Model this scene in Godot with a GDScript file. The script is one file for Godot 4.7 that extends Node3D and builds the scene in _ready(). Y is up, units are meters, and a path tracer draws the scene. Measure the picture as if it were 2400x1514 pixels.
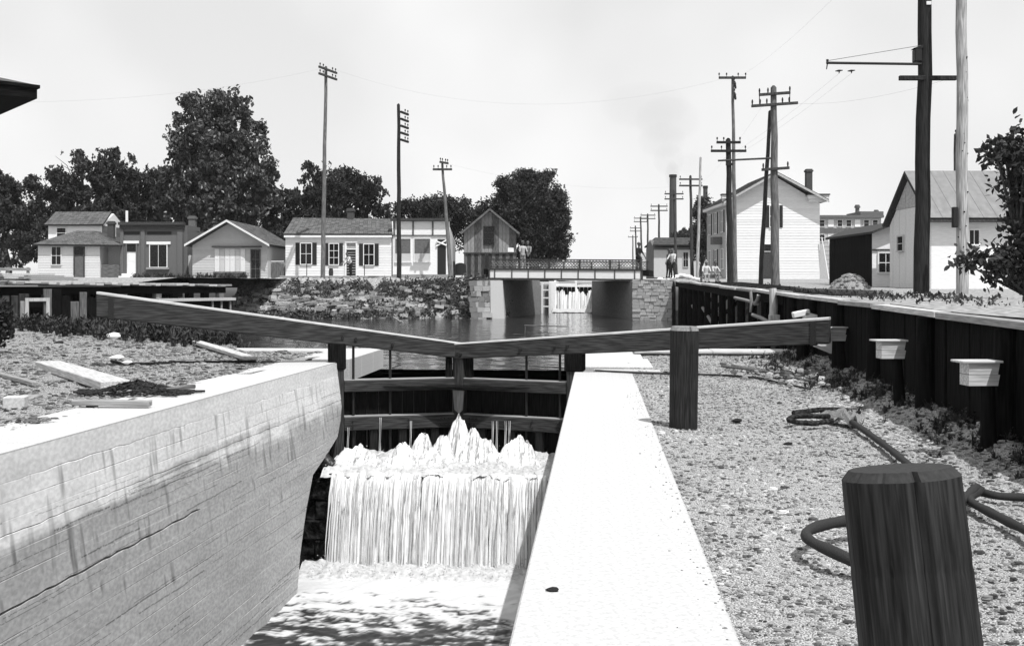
extends Node3D
# A canal lock beside a small town, in black and white. World: y up, the lock runs along -z, the top of the near lock wall is y = 0, metres.

const TURN := 0.082   # how far the camera and the street fronts are turned from the axis of the lock
var used := {}
var M := {}
var rng := RandomNumberGenerator.new()

class MB:
	var v := PackedVector3Array()
	var n := PackedVector3Array()
	var c := PackedColorArray()
	var tint := Color.WHITE
	func tri(a: Vector3, b: Vector3, d: Vector3, na: Vector3, nb: Vector3, nd: Vector3) -> void:
		v.push_back(a); v.push_back(d); v.push_back(b)
		n.push_back(na); n.push_back(nd); n.push_back(nb)
		c.push_back(tint); c.push_back(tint); c.push_back(tint)
	func poly(p: Array, away: Vector3) -> void:
		var f: Vector3 = (p[1] - p[0]).cross(p[2] - p[0])
		if f.length_squared() < 1e-14 and p.size() > 3:
			f = (p[2] - p[0]).cross(p[3] - p[0])
		if f.length_squared() < 1e-16:
			return
		f = f.normalized()
		var flip: bool = f.dot(away) < 0
		if flip: f = -f
		for i in range(1, p.size() - 1):
			if flip: tri(p[0], p[i + 1], p[i], f, f, f)
			else: tri(p[0], p[i], p[i + 1], f, f, f)
	func hexa(k: Array) -> void: # eight corners, index = x + 2y + 4z
		var mid := Vector3.ZERO
		for q in k: mid += q / 8.0
		for f in [[0, 1, 3, 2], [4, 5, 7, 6], [0, 1, 5, 4], [2, 3, 7, 6], [0, 2, 6, 4], [1, 3, 7, 5]]:
			poly([k[f[0]], k[f[1]], k[f[2]], k[f[3]]], (k[f[0]] + k[f[1]] + k[f[2]] + k[f[3]]) / 4.0 - mid)
	func box(x0: float, x1: float, y0: float, y1: float, z0: float, z1: float, t := Transform3D.IDENTITY) -> void:
		var k := []
		for i in 8: k.append(t * Vector3(x1 if i & 1 else x0, y1 if i & 2 else y0, z1 if i & 4 else z0))
		hexa(k)
	func cbox(x0: float, x1: float, y0: float, y1: float, z0: float, z1: float, b: float, t := Transform3D.IDENTITY) -> void: # chamfered
		var mid := Vector3(x0 + x1, y0 + y1, z0 + z1) / 2
		var h := Vector3(x1 - x0, y1 - y0, z1 - z0) / 2
		var at := func(s: Vector3, a: int) -> Vector3:
			var q := Vector3(h.x - b, h.y - b, h.z - b)
			q[a] = h[a]
			return t * (mid + q * s)
		for a in 3:
			var e := (a + 1) % 3
			var g := (a + 2) % 3
			for s in [-1.0, 1.0]:
				var p := []
				for w in [[-1, -1], [1, -1], [1, 1], [-1, 1]]:
					var q := Vector3.ZERO
					q[a] = s; q[e] = w[0]; q[g] = w[1]
					p.append(at.call(q, a))
				var o := Vector3.ZERO
				o[a] = s
				poly(p, t.basis * o)
				for r in [-1.0, 1.0]: # edge between faces a (side s) and e (side r)
					var q0 := Vector3.ZERO
					q0[a] = s; q0[e] = r; q0[g] = -1
					var q1 := q0
					q1[g] = 1
					var oo := Vector3.ZERO
					oo[a] = s; oo[e] = r
					poly([at.call(q0, a), at.call(q1, a), at.call(q1, e), at.call(q0, e)], t.basis * oo)
		for i in 8:
			var s3 := Vector3(1 if i & 1 else -1, 1 if i & 2 else -1, 1 if i & 4 else -1)
			poly([at.call(s3, 0), at.call(s3, 1), at.call(s3, 2)], t.basis * s3)
	func tube(p: Array, r: Array, sides := 8, caps := true) -> void:
		var rings := []
		var norms := []
		var side := Vector3.ZERO
		for i in p.size():
			var d: Vector3 = (p[mini(i + 1, p.size() - 1)] - p[maxi(i - 1, 0)]).normalized()
			if i == 0:
				side = d.cross(Vector3.UP if absf(d.y) < 0.9 else Vector3.RIGHT).normalized()
			else:
				side = (side - d * side.dot(d)).normalized()
			var up := d.cross(side)
			var ring := []
			var nn := []
			for k in sides:
				var a := TAU * k / sides
				var w := side * cos(a) + up * sin(a)
				nn.append(w)
				ring.append(p[i] + w * r[i])
			rings.append(ring)
			norms.append(nn)
		for i in p.size() - 1:
			for k in sides:
				var j := (k + 1) % sides
				tri(rings[i][k], rings[i][j], rings[i + 1][j], norms[i][k], norms[i][j], norms[i + 1][j])
				tri(rings[i][k], rings[i + 1][j], rings[i + 1][k], norms[i][k], norms[i + 1][j], norms[i + 1][k])
		if caps:
			poly(rings[0], p[0] - p[1])
			poly(rings[-1], p[-1] - p[-2])
	func prism(q: Array, z0: float, z1: float, t := Transform3D.IDENTITY) -> void: # a polygon in xy pulled along z
		var pv := PackedVector2Array(q)
		var ix := Geometry2D.triangulate_polygon(pv)
		for i in range(0, ix.size(), 3):
			for z in [z0, z1]:
				var o := Vector3(0, 0, 1 if (z > minf(z0, z1)) else -1)
				var w := []
				for k in 3: w.append(t * Vector3(pv[ix[i + k]].x, pv[ix[i + k]].y, z))
				poly(w, t.basis * o)
		var turn := 1.0 if Geometry2D.is_polygon_clockwise(pv) else -1.0
		for i in pv.size():
			var a := pv[i]
			var b := pv[(i + 1) % pv.size()]
			var e := (b - a)
			poly([t * Vector3(a.x, a.y, z0), t * Vector3(b.x, b.y, z0), t * Vector3(b.x, b.y, z1), t * Vector3(a.x, a.y, z1)], t.basis * (Vector3(-e.y, e.x, 0) * turn))
	func slab(p: Array, th: float) -> void: # a flat polygon given its upper face, th thick downwards
		var f: Vector3 = (p[1] - p[0]).cross(p[2] - p[0]).normalized()
		if f.y < 0: f = -f
		var mid := Vector3.ZERO
		for q in p: mid += q / p.size()
		var low := []
		for q in p: low.append(q - f * th)
		poly(p, f)
		poly(low, -f)
		for i in p.size():
			var j := (i + 1) % p.size()
			poly([p[i], p[j], low[j], low[i]], (p[i] + p[j]) / 2 - mid)
	func grid(g: Array, up := Vector3.UP) -> void: # rows of points, smooth
		var h := g.size()
		var w: int = g[0].size()
		var nn := []
		for i in h:
			var row := []
			for k in w:
				var a: Vector3 = g[i][mini(k + 1, w - 1)] - g[i][maxi(k - 1, 0)]
				var b: Vector3 = g[mini(i + 1, h - 1)][k] - g[maxi(i - 1, 0)][k]
				row.append(a.cross(b).normalized())
			nn.append(row)
		var flip: bool = nn[h / 2][w / 2].dot(up) < 0
		for i in h - 1:
			for k in w - 1:
				if flip:
					tri(g[i][k], g[i + 1][k + 1], g[i][k + 1], -nn[i][k], -nn[i + 1][k + 1], -nn[i][k + 1])
					tri(g[i][k], g[i + 1][k], g[i + 1][k + 1], -nn[i][k], -nn[i + 1][k], -nn[i + 1][k + 1])
					continue
				tri(g[i][k], g[i][k + 1], g[i + 1][k + 1], nn[i][k], nn[i][k + 1], nn[i + 1][k + 1])
				tri(g[i][k], g[i + 1][k + 1], g[i + 1][k], nn[i][k], nn[i + 1][k + 1], nn[i + 1][k])
	func mesh() -> ArrayMesh:
		var a := []
		a.resize(Mesh.ARRAY_MAX)
		a[Mesh.ARRAY_VERTEX] = v
		a[Mesh.ARRAY_NORMAL] = n
		a[Mesh.ARRAY_COLOR] = c
		var m := ArrayMesh.new()
		m.add_surface_from_arrays(Mesh.PRIMITIVE_TRIANGLES, a)
		return m

func numbered(called: String) -> String:
	var k: int = used.get(called, 0)
	used[called] = k + 1
	return called if k == 0 else "%s_%03d" % [called, k]

func part_name(p: Node, called: String) -> String:
	var k: int = counts.get([p, called], 0)
	counts[[p, called]] = k + 1
	return called if k == 0 else "%s_%03d" % [called, k]
var counts := {}

func thing(called: String, label: String, category: String, at := Vector3.ZERO, turn := 0.0, group := "") -> Node3D:
	var o := Node3D.new()
	o.name = numbered(called)
	add_child(o)
	o.position = at
	o.rotation.y = turn
	tag(o, label, category, group)
	return o

func tag(o: Node, label: String, category: String, group := "", kind := "") -> Node:
	o.set_meta("label", label)
	o.set_meta("category", category)
	if group: o.set_meta("group", group)
	if kind: o.set_meta("kind", kind)
	return o

func put(p: Node, called: String, mesh: Mesh, m: Material, t := Transform3D.IDENTITY, kind := "") -> MeshInstance3D:
	var o := MeshInstance3D.new()
	o.name = numbered(called) if p == self else part_name(p, called)
	o.mesh = mesh
	o.material_override = m
	o.transform = t
	if kind: o.set_meta("kind", kind)
	p.add_child(o)
	return o

func part(p: Node, called: String, b: MB, m: Material, kind := "") -> MeshInstance3D:
	return put(p, called, b.mesh(), m, Transform3D.IDENTITY, kind)

func boxpart(p: Node, called: String, x0: float, x1: float, y0: float, y1: float, z0: float, z1: float, m: Material) -> MeshInstance3D:
	var b := MB.new()
	b.box(x0, x1, y0, y1, z0, z1)
	return part(p, called, b, m)

func many(p: Node, called: String, mesh: Mesh, m: Material, ts: Array, tones: Array, kind := "stuff") -> MultiMeshInstance3D:
	var mm := MultiMesh.new()
	mm.transform_format = MultiMesh.TRANSFORM_3D
	mm.use_colors = true
	mm.mesh = mesh
	mm.instance_count = ts.size()
	for i in ts.size():
		mm.set_instance_transform(i, ts[i])
		var g: float = tones[i]
		mm.set_instance_color(i, Color(g, g, g))
	var o := MultiMeshInstance3D.new()
	o.multimesh = mm
	o.material_override = m
	o.name = numbered(called) if p == self else part_name(p, called)
	if kind: o.set_meta("kind", kind)
	p.add_child(o)
	return o

# ---- materials ----
var tex_mean := {}
func noise_tex(sd: int, freq: float, octaves: int, lo: float, hi: float, hard := 1.0, size := 256, type := FastNoiseLite.TYPE_SIMPLEX) -> ImageTexture:
	var f := FastNoiseLite.new()
	f.seed = sd
	f.noise_type = type
	f.frequency = freq
	f.fractal_octaves = octaves
	var im := f.get_seamless_image(size, size)
	im.convert(Image.FORMAT_L8)
	var d := im.get_data()
	var total := 0.0
	for i in d.size():
		var x := clampf((d[i] / 255.0 - 0.5) * hard + 0.5, 0, 1)
		x = lo + (hi - lo) * x
		total += pow(x, 2.2)
		d[i] = int(x * 255.0)
	var t := ImageTexture.create_from_image(Image.create_from_data(size, size, false, Image.FORMAT_L8, d))
	tex_mean[t] = total / d.size()
	return t

func bump_tex(sd: int, freq: float, octaves: int, strength: float, size := 256) -> ImageTexture:
	var f := FastNoiseLite.new()
	f.seed = sd
	f.frequency = freq
	f.fractal_octaves = octaves
	var im := f.get_seamless_image(size, size)
	im.convert(Image.FORMAT_RGBA8)
	im.bump_map_to_normal_map(strength)
	return ImageTexture.create_from_image(im)

func mat(l: float, tex: Texture2D, scale: Vector3, rough := 0.9, bump: Texture2D = null, depth := 0.6) -> StandardMaterial3D:
	var m := StandardMaterial3D.new()
	var mean: float = tex_mean.get(tex, 1.0)
	var g := minf(l / mean, 1.0)
	m.albedo_color = Color(g, g, g).linear_to_srgb()
	m.albedo_texture = tex
	m.roughness = rough
	m.metallic_specular = 0.3
	m.uv1_triplanar = true
	m.uv1_scale = scale
	m.vertex_color_use_as_albedo = true
	if bump:
		m.normal_enabled = true
		m.normal_texture = bump
		m.normal_scale = depth
	return m

func make_materials() -> void:
	var grain := noise_tex(3, 0.03, 4, 0.6, 1.0, 1.5)
	var soft := noise_tex(4, 0.03, 5, 0.8, 1.0, 1.5)
	var grain2 := noise_tex(5, 0.05, 5, 0.5, 1.0, 1.6)
	var mottle := noise_tex(7, 0.03, 5, 0.88, 1.0, 1.4)
	var cast := noise_tex(15, 0.03, 6, 0.88, 1.0, 1.4)
	var plain := noise_tex(17, 0.05, 4, 0.93, 1.0, 1.2)
	var speck := noise_tex(9, 0.16, 3, 0.35, 1.0, 1.7)
	var fine := noise_tex(11, 0.08, 4, 0.6, 1.0, 1.5)
	var blotch := noise_tex(13, 0.02, 5, 0.25, 1.0, 2.0)
	M.tex_mottle = mottle
	var nb := bump_tex(21, 0.06, 4, 2.0)
	var nf := bump_tex(23, 0.1, 4, 2.0)
	M.nb = nb
	# wood: the noise is stretched along the grain, named by the axis that the grain follows
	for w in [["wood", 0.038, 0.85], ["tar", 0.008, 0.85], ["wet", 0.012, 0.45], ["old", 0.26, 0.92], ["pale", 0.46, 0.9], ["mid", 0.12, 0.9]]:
		var gr := soft if w[1] > 0.2 else grain
		M[w[0] + "_x"] = mat(w[1], gr, Vector3(0.22, 3.2, 3.2), w[2], nb, 0.5)
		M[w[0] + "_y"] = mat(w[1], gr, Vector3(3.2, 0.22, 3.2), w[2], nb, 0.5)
		M[w[0] + "_z"] = mat(w[1], gr, Vector3(3.2, 3.2, 0.22), w[2], nb, 0.5)
	for k in ["tar_x", "tar_y", "tar_z"]: M[k].metallic_specular = 0.12
	M.post = mat(0.021, grain2, Vector3(4.0, 0.14, 4.0), 0.85, nb, 0.8)
	M.post_top = mat(0.2, soft, Vector3(3, 3, 3), 0.9, nb, 0.3)
	M.near_top = mat(0.035, soft, Vector3(5, 5, 5), 0.9, nb, 0.4)
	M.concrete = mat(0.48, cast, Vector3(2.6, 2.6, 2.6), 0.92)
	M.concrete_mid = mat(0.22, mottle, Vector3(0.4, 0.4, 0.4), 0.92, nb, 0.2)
	M.gravel = mat(0.29, speck, Vector3(1.6, 1.6, 1.6), 0.95, nf, 1.0)
	M.dirt = mat(0.25, speck, Vector3(0.8, 0.8, 0.8), 0.95, nf, 1.0)
	M.earth = mat(0.27, fine, Vector3(0.25, 0.25, 0.25), 0.95, nf, 0.4)
	M.pebble = mat(0.4, fine, Vector3(8, 8, 8), 0.9)
	M.clod = mat(0.32, fine, Vector3(8, 8, 8), 0.95)
	M.stone = mat(0.2, fine, Vector3(0.9, 0.9, 0.9), 0.92, nb, 0.8)
	M.ashlar = mat(0.4, fine, Vector3(0.6, 0.6, 0.6), 0.92, nb, 0.6)
	M.wetstone = mat(0.012, blotch, Vector3(0.8, 0.8, 0.8), 0.35, nb, 1.0)
	M.white = mat(0.76, plain, Vector3(0.15, 1.6, 0.15), 0.85)
	M.white_old = mat(0.66, plain, Vector3(0.6, 0.6, 0.6), 0.88)
	M.grey_wall = mat(0.4, mottle, Vector3(0.4, 0.8, 0.4), 0.88)
	M.grey_paint = mat(0.5, plain, Vector3(0.15, 1.6, 0.15), 0.88)
	M.grey_dark = mat(0.12, mottle, Vector3(0.4, 0.8, 0.4), 0.88)
	M.trim_dark = mat(0.05, fine, Vector3(0.5, 0.5, 0.5), 0.85)
	M.shutter = mat(0.028, fine, Vector3(1, 1, 1), 0.8)
	M.shingle = mat(0.13, fine, Vector3(0.5, 0.5, 0.5), 0.95)
	M.shingle_dark = mat(0.08, fine, Vector3(0.5, 0.5, 0.5), 0.95)
	M.tin = mat(0.2, mottle, Vector3(0.3, 0.3, 0.3), 0.6)
	M.brick = mat(0.13, fine, Vector3(1, 3, 1), 0.95, nf, 0.8)
	M.brick_dark = mat(0.07, fine, Vector3(1, 3, 1), 0.95, nf, 0.8)
	M.leaf = mat(0.037, fine, Vector3(1, 1, 1), 0.75)
	M.glossy_leaf = mat(0.045, fine, Vector3(1, 1, 1), 0.42)
	M.glossy_leaf.metallic_specular = 0.5
	M.bark = mat(0.06, grain2, Vector3(2, 0.3, 2), 0.95, nb, 0.8)
	M.pole = mat(0.055, grain2, Vector3(3, 0.1, 3), 0.9, nb, 0.5)
	M.pole_mid = mat(0.14, grain2, Vector3(3, 0.1, 3), 0.9, nb, 0.5)
	M.pole_pale = mat(0.35, grain, Vector3(3, 0.12, 3), 0.9, nb, 0.5)
	M.pole_black = mat(0.022, grain2, Vector3(3, 0.1, 3), 0.85, nb, 0.5)
	M.iron = mat(0.02, fine, Vector3(3, 3, 3), 0.55)
	M.wire = mat(0.1, fine, Vector3(1, 1, 1), 0.6)
	M.glass_bulb = mat(0.3, fine, Vector3(3, 3, 3), 0.2)
	M.cloth = mat(0.2, fine, Vector3(4, 4, 4), 0.95, nb, 0.8)
	M.rag = mat(0.02, blotch, Vector3(3, 3, 3), 0.95, nb, 0.8)
	M.hose = mat(0.03, fine, Vector3(6, 6, 6), 0.8, nb, 0.6)
	M.pane = mat(0.01, fine, Vector3(0.3, 0.3, 0.3), 0.12)
	M.pane.metallic_specular = 0.35
	M.blind = mat(0.2, fine, Vector3(0.5, 3, 0.5), 0.8)
	M.figure = mat(0.9, fine, Vector3(5, 5, 5), 0.9)
	M.lattice = mat(0.16, fine, Vector3(2, 2, 2), 0.7)
	# water
	M.pool = mat(0.03, null, Vector3(1, 1, 1), 0.09)
	M.pool.metallic_specular = 0.5
	M.pool.normal_enabled = true
	M.pool.normal_texture = bump_tex(31, 0.02, 3, 5.0)
	M.pool.normal_scale = 0.16
	M.pool.uv1_triplanar = true
	M.pool.uv1_scale = Vector3(0.12, 0.12, 0.12)
	M.foam = mat(0.45, noise_tex(33, 0.03, 4, 0.82, 1.0, 1.5), Vector3(1, 1, 1), 0.7)
	M.churn = mat(1.0, null, Vector3(1, 1, 1), 0.3)
	M.lockface = mat(1.0, null, Vector3(1, 1, 1), 0.9)
	M.lockface.uv1_scale = Vector3(0.5, 0.5, 0.5)
	M.fall = mat(0.72, null, Vector3(1, 1, 1), 0.5)

# ---- shared little meshes ----
func rock(sd: int, flat := 0.7) -> ArrayMesh:
	var r := RandomNumberGenerator.new()
	r.seed = sd
	var g := []
	for i in 5:
		var row := []
		var a := PI * i / 4.0
		for k in 7:
			var q := TAU * (k % 6) / 6.0 + i * 0.4
			row.append(Vector3(sin(a) * cos(q), cos(a) * flat, sin(a) * sin(q)))
		g.append(row)
	for i in range(1, 4):
		for k in 6: g[i][k] *= r.randf_range(0.72, 1.15)
		g[i][6] = g[i][0]
	var b := MB.new()
	for i in 4:
		for k in 6:
			b.poly([g[i][k], g[i][k + 1], g[i + 1][k + 1]], g[i][k] + g[i + 1][k + 1])
			b.poly([g[i][k], g[i + 1][k + 1], g[i + 1][k]], g[i][k] + g[i + 1][k + 1])
	return b.mesh()

func block(sd: int) -> ArrayMesh: # a rough squared stone, 1 x 1 x 1
	var r := RandomNumberGenerator.new()
	r.seed = sd
	var k := []
	for i in 8: k.append(Vector3(0.5 if i & 1 else -0.5, 0.5 if i & 2 else -0.5, 0.5 if i & 4 else -0.5) * Vector3(r.randf_range(0.85, 1), r.randf_range(0.85, 1), r.randf_range(0.8, 1)))
	var b := MB.new()
	b.hexa(k)
	return b.mesh()

func sprig(sd: int, leaves: int, size: float) -> ArrayMesh: # a cluster of folded leaves
	var r := RandomNumberGenerator.new()
	r.seed = sd
	var b := MB.new()
	for i in leaves:
		var at := Vector3(r.randf_range(-1, 1), r.randf_range(-1, 1), r.randf_range(-1, 1)) * 0.55
		var t := Transform3D(Basis.from_euler(Vector3(r.randf() * TAU, r.randf() * TAU, r.randf() * TAU)), at)
		var s := size * r.randf_range(0.7, 1.3)
		b.poly([t * Vector3(0, 0, -s), t * Vector3(s * 0.6, s * 0.18, 0), t * Vector3(0, 0, s)], t.basis.y)
		b.poly([t * Vector3(0, 0, -s), t * Vector3(-s * 0.6, s * 0.18, 0), t * Vector3(0, 0, s)], t.basis.y)
	return b.mesh()

func tuft(sd: int) -> ArrayMesh: # upright weed: blades and small leaves, 1 high
	var r := RandomNumberGenerator.new()
	r.seed = sd
	var b := MB.new()
	for i in 9:
		var a := r.randf() * TAU
		var d := Vector3(cos(a), 0, sin(a))
		var q := Vector3(-d.z, 0, d.x) * 0.035
		var h := r.randf_range(0.5, 1.0)
		var l := r.randf_range(0.15, 0.5)
		var p0 := d * 0.06
		var p1 := d * l * 0.5 + Vector3.UP * h * 0.7
		var p2 := d * l + Vector3.UP * h
		b.poly([p0 - q, p0 + q, p1 + q], d)
		b.poly([p0 - q, p1 + q, p1 - q], d)
		b.poly([p1 - q, p1 + q, p2], d)
		for k in 2:
			var at := p0.lerp(p2, r.randf_range(0.3, 1.0))
			var t := Transform3D(Basis.from_euler(Vector3(r.randf_range(-1, 1), r.randf() * TAU, r.randf_range(-1, 1))), at)
			b.poly([t * Vector3(0, 0, 0), t * Vector3(0.07, 0.02, 0.1), t * Vector3(0, 0, 0.22), t * Vector3(-0.07, 0.02, 0.1)], t.basis.y)
	return b.mesh()

func _ready() -> void:
	# camera: level, the lens shifted down as a view camera does
	var cam := Camera3D.new()
	cam.name = "camera"
	cam.projection = Camera3D.PROJECTION_FRUSTUM
	cam.near = 0.1
	cam.far = 6000.0
	cam.size = 0.1 * 645.0 / 1024.0
	cam.frustum_offset = Vector2(0, -0.1 * 95.0 / 2400.0)
	cam.position = Vector3(0, 1.7, 0)
	cam.rotation.y = TURN
	cam.current = true
	add_child(cam)
	# bright hazy summer sky
	var env := Environment.new()
	env.background_mode = Environment.BG_SKY
	var sky := Sky.new()
	var sm := ProceduralSkyMaterial.new()
	sm.sky_top_color = Color(0.85, 0.85, 0.85)
	sm.sky_horizon_color = Color(0.965, 0.965, 0.965)
	sm.sky_curve = 0.25
	sm.ground_bottom_color = Color(0.3, 0.3, 0.3)
	sm.ground_horizon_color = Color(0.9, 0.9, 0.9)
	sm.sun_angle_max = 1.0
	sm.sky_cover = sky_clouds()
	sm.sky_cover_modulate = Color(1, 1, 1, 1)
	sky.sky_material = sm
	env.sky = sky
	env.ambient_light_source = Environment.AMBIENT_SOURCE_SKY
	env.tonemap_mode = Environment.TONE_MAPPER_LINEAR
	env.tonemap_exposure = 1.0
	env.sdfgi_enabled = true
	env.ssao_enabled = true
	env.ssil_enabled = true
	env.volumetric_fog_enabled = true
	env.volumetric_fog_density = 0.0
	env.fog_enabled = true
	env.fog_density = 0.00015
	env.fog_light_color = Color(0.95, 0.95, 0.95)
	var we := WorldEnvironment.new()
	we.environment = env
	add_child(we)
	# high sun behind the camera, a little to the right
	var sun := DirectionalLight3D.new()
	sun.name = "sun"
	sun.light_energy = 1.6
	sun.light_angular_distance = 0.5
	sun.shadow_enabled = true
	add_child(sun)
	sun.look_at_from_position(Vector3(0.36, 1.15, 0.5) * 100.0, Vector3.ZERO)

	make_materials()
	build_ground()
	build_left_wall()
	build_right_wall()
	build_upper_walls()
	build_breast_wall()
	build_gates()
	build_water()
	build_far_bank()
	build_bridge()
	build_far_lock()
	build_flume()
	build_dock()
	left_houses()
	right_houses()
	lock_house()
	build_trees()
	build_poles()
	build_wires()
	build_posts_and_boxes()
	build_hoses()
	build_clutter()
	build_people()
	build_smoke()
	build_gravel()

func sky_clouds() -> ImageTexture: # faint, thin veils
	var f := FastNoiseLite.new()
	f.seed = 2
	f.frequency = 0.02
	f.fractal_octaves = 6
	var im := f.get_seamless_image(512, 256)
	im.convert(Image.FORMAT_L8)
	var d := im.get_data()
	var o := PackedByteArray()
	o.resize(d.size() * 4)
	for i in d.size():
		o[i * 4] = 255
		o[i * 4 + 1] = 255
		o[i * 4 + 2] = 255
		o[i * 4 + 3] = int(clampf((d[i] / 255.0 - 0.3) * 0.45, 0, 0.26) * 255)
	return ImageTexture.create_from_image(Image.create_from_data(512, 256, false, Image.FORMAT_RGBA8, o))

# ---- ground and water ----
func patch(called: String, x0: float, x1: float, z0: float, z1: float, nx: int, nz: int, h: Callable, m: Material, along_wall := false) -> void:
	var g := []
	for i in nz + 1:
		var row := []
		var z := lerpf(z0, z1, float(i) / nz)
		for k in nx + 1:
			var x := lerpf(x0, x1, float(k) / nx)
			if along_wall: x += flume_x(z) * (1.0 - float(k) / nx)
			row.append(Vector3(x, h.call(x, z), z))
		g.append(row)
	var b := MB.new()
	b.grid(g)
	part(self, called, b, m).set_meta("kind", "structure")

var rough := FastNoiseLite.new()
func wobble(x: float, z: float, f: float) -> float:
	return rough.get_noise_2d(x * f * 100.0, z * f * 100.0)

func left_ground(x: float, z: float) -> float:
	var y := 0.11 + 0.05 * wobble(x, z, 0.6) + 0.02 * wobble(x, z, 3.0)
	y += 0.35 * smoothstep(-14.0, -22.0, x) + 0.02 * maxf(0, -9.0 - x)
	# the shore of the pool beyond the wing wall
	var shore := -24.0 - maxf(0, -8.0 - x) * 1.9
	y -= 1.2 * smoothstep(shore + 1.2, shore - 0.8, z)
	return y
func right_ground(x: float, z: float) -> float:
	return -0.035 + 0.025 * wobble(x, z, 0.7) + 0.02 * wobble(x, z, 3.0) + 0.22 * smoothstep(-0.75, 0.1, x - flume_x(z)) * (1.0 + 0.6 * wobble(x, z, 2.0))
func street_level(x: float, z: float) -> float:
	return 1.36 + maxf(0, -z - 34.0) * 0.0125 + 0.03 * wobble(x, z, 0.3)
func town_level(x: float, z: float) -> float:
	return 1.93 + 0.04 * wobble(x, z, 0.2)

func build_ground() -> void:
	rough.seed = 4
	rough.frequency = 0.01
	rough.fractal_octaves = 3
	patch("lock_bank", -34, -5.9, 6, -42, 150, 180, left_ground, M.dirt)
	patch("lock_bank", 0.55, 5.2, 6, -24.6, 56, 240, right_ground, M.gravel)
	patch("street", 0.06, 300, 10, -57, 90, 60, street_level, M.earth, true)
	patch("street", 2.6, 300, -57, -320, 60, 60, func(x, z): return maxf(street_level(x, z) - 0.02 * maxf(0, -z - 85) * 0.6, 1.6) if z > -85 else 1.95, M.earth)
	patch("town_ground", -300, -19, -39.5, -62.5, 60, 12, func(x, z): return town_level(x, z) - 0.25 * smoothstep(-46.0, -40.0, z), M.earth)
	patch("town_ground", -300, -4.2, -62.5, -320, 60, 40, town_level, M.earth)
	patch("far_ground", -3000, 3000, -320, -3000, 8, 8, func(_x, _z): return 1.6, M.earth)
	# still water of the pool between the two locks
	var b := MB.new()
	b.poly([Vector3(-5.3, -0.36, -20.05), Vector3(-2.72, -0.36, -20.72), Vector3(-0.3, -0.36, -20.0), Vector3(-0.3, -0.36, -24), Vector3(-5.3, -0.36, -24)], Vector3.UP)
	b.poly([Vector3(-34, -0.36, -24), Vector3(12, -0.36, -24), Vector3(12, -0.36, -76.5), Vector3(-34, -0.36, -76.5)], Vector3.UP)
	part(self, "pool_water", b, M.pool).set_meta("kind", "structure")
	b = MB.new()
	b.poly([Vector3(-6, 1.25, -77.2), Vector3(3, 1.25, -77.2), Vector3(3, 1.25, -320), Vector3(-6, 1.25, -320)], Vector3.UP)
	part(self, "canal_water", b, M.pool).set_meta("kind", "structure")

# ---- the lock ----
func wall_x(y: float, z: float) -> float: # the battered left wall of the chamber, splayed a little
	return -5.07 - (z + 19.9) * 0.033 + 0.12 * maxf(0.0, -y)

func edge_z(y: float) -> float: # where the facing of the left wall ends, beside the falls
	var k := [[0.2, -20.3], [-0.3, -20.1], [-1.0, -19.6], [-1.37, -19.18], [-1.51, -18.3], [-1.66, -17.6], [-2.19, -17.0], [-2.78, -16.5], [-3.6, -15.95]]
	for i in k.size() - 1:
		if y >= k[i + 1][0]:
			return lerpf(k[i + 1][1], k[i][1], clampf((y - k[i + 1][0]) / (k[i][0] - k[i + 1][0]), 0, 1))
	return k[-1][1]

func lock_face_texture() -> ImageTexture: # stains of the wall: board-wide streaks, drips under the coping, the tide mark of the water
	var w := 2048
	var h := 512
	var f := FastNoiseLite.new()
	f.fractal_octaves = 4
	f.frequency = 0.03
	f.seed = 41
	var streak := f.get_image(96, 512)
	streak.resize(w, h, Image.INTERPOLATE_CUBIC)
	f.seed = 42
	f.frequency = 0.13
	var drip := f.get_image(1024, 24)
	drip.resize(w, h, Image.INTERPOLATE_CUBIC)
	f.seed = 43
	f.frequency = 0.012
	var cloud := f.get_image(w, h)
	f.seed = 44
	f.frequency = 0.12
	var grit := f.get_image(w, h)
	for im in [streak, drip, cloud, grit]: im.convert(Image.FORMAT_L8)
	var s := streak.get_data()
	var d := drip.get_data()
	var c := cloud.get_data()
	var g := grit.get_data()
	var out := PackedByteArray()
	out.resize(w * h)
	for y in h:
		var v := float(y) / h * 3.7 # metres under the coping
		for x in w:
			var i := y * w + x
			var edge := 0.80 + (c[i] - 128) * 0.0009 + (s[i] - 128) * 0.0012 # ragged tide mark
			var t := 0.88 if v < edge else 0.67
			if absf(v - edge) < 0.1: t = lerpf(0.88, 0.67, (v - edge + 0.1) / 0.2)
			t += (s[i] - 128) * 0.0002 + (c[i] - 128) * 0.00025 + (g[i] - 128) * 0.0006
			if d[i] > 150 and v > 0.26: t -= (d[i] - 150) * 0.0036 * (0.35 + g[i] / 255.0) * clampf(1.6 - v + (c[i] - 128) * 0.012, 0, 1)
			out[i] = int(clampf(t, 0.05, 0.98) * 255)
	# the marks left by single form boards: thin broken lines
	rng.seed = 8
	for k in 260:
		var y0 := rng.randi_range(70, h - 6)
		var x0 := rng.randi_range(200, w - 40)
		var n := rng.randi_range(20, 240)
		var lighter := rng.randf() < 0.3
		var thick := 2 if rng.randf() < 0.25 else 1
		var yf := float(y0)
		for x in range(x0, mini(w, x0 + n)):
			yf += rng.randf_range(-0.25, 0.25)
			if rng.randf() < 0.12: continue
			for q in thick:
				var i := clampi(int(yf) + q, 0, h - 1) * w + x
				out[i] = clampi(out[i] + (24 if lighter else -52), 10, 250)
	return ImageTexture.create_from_image(Image.create_from_data(w, h, false, Image.FORMAT_L8, out))

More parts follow.
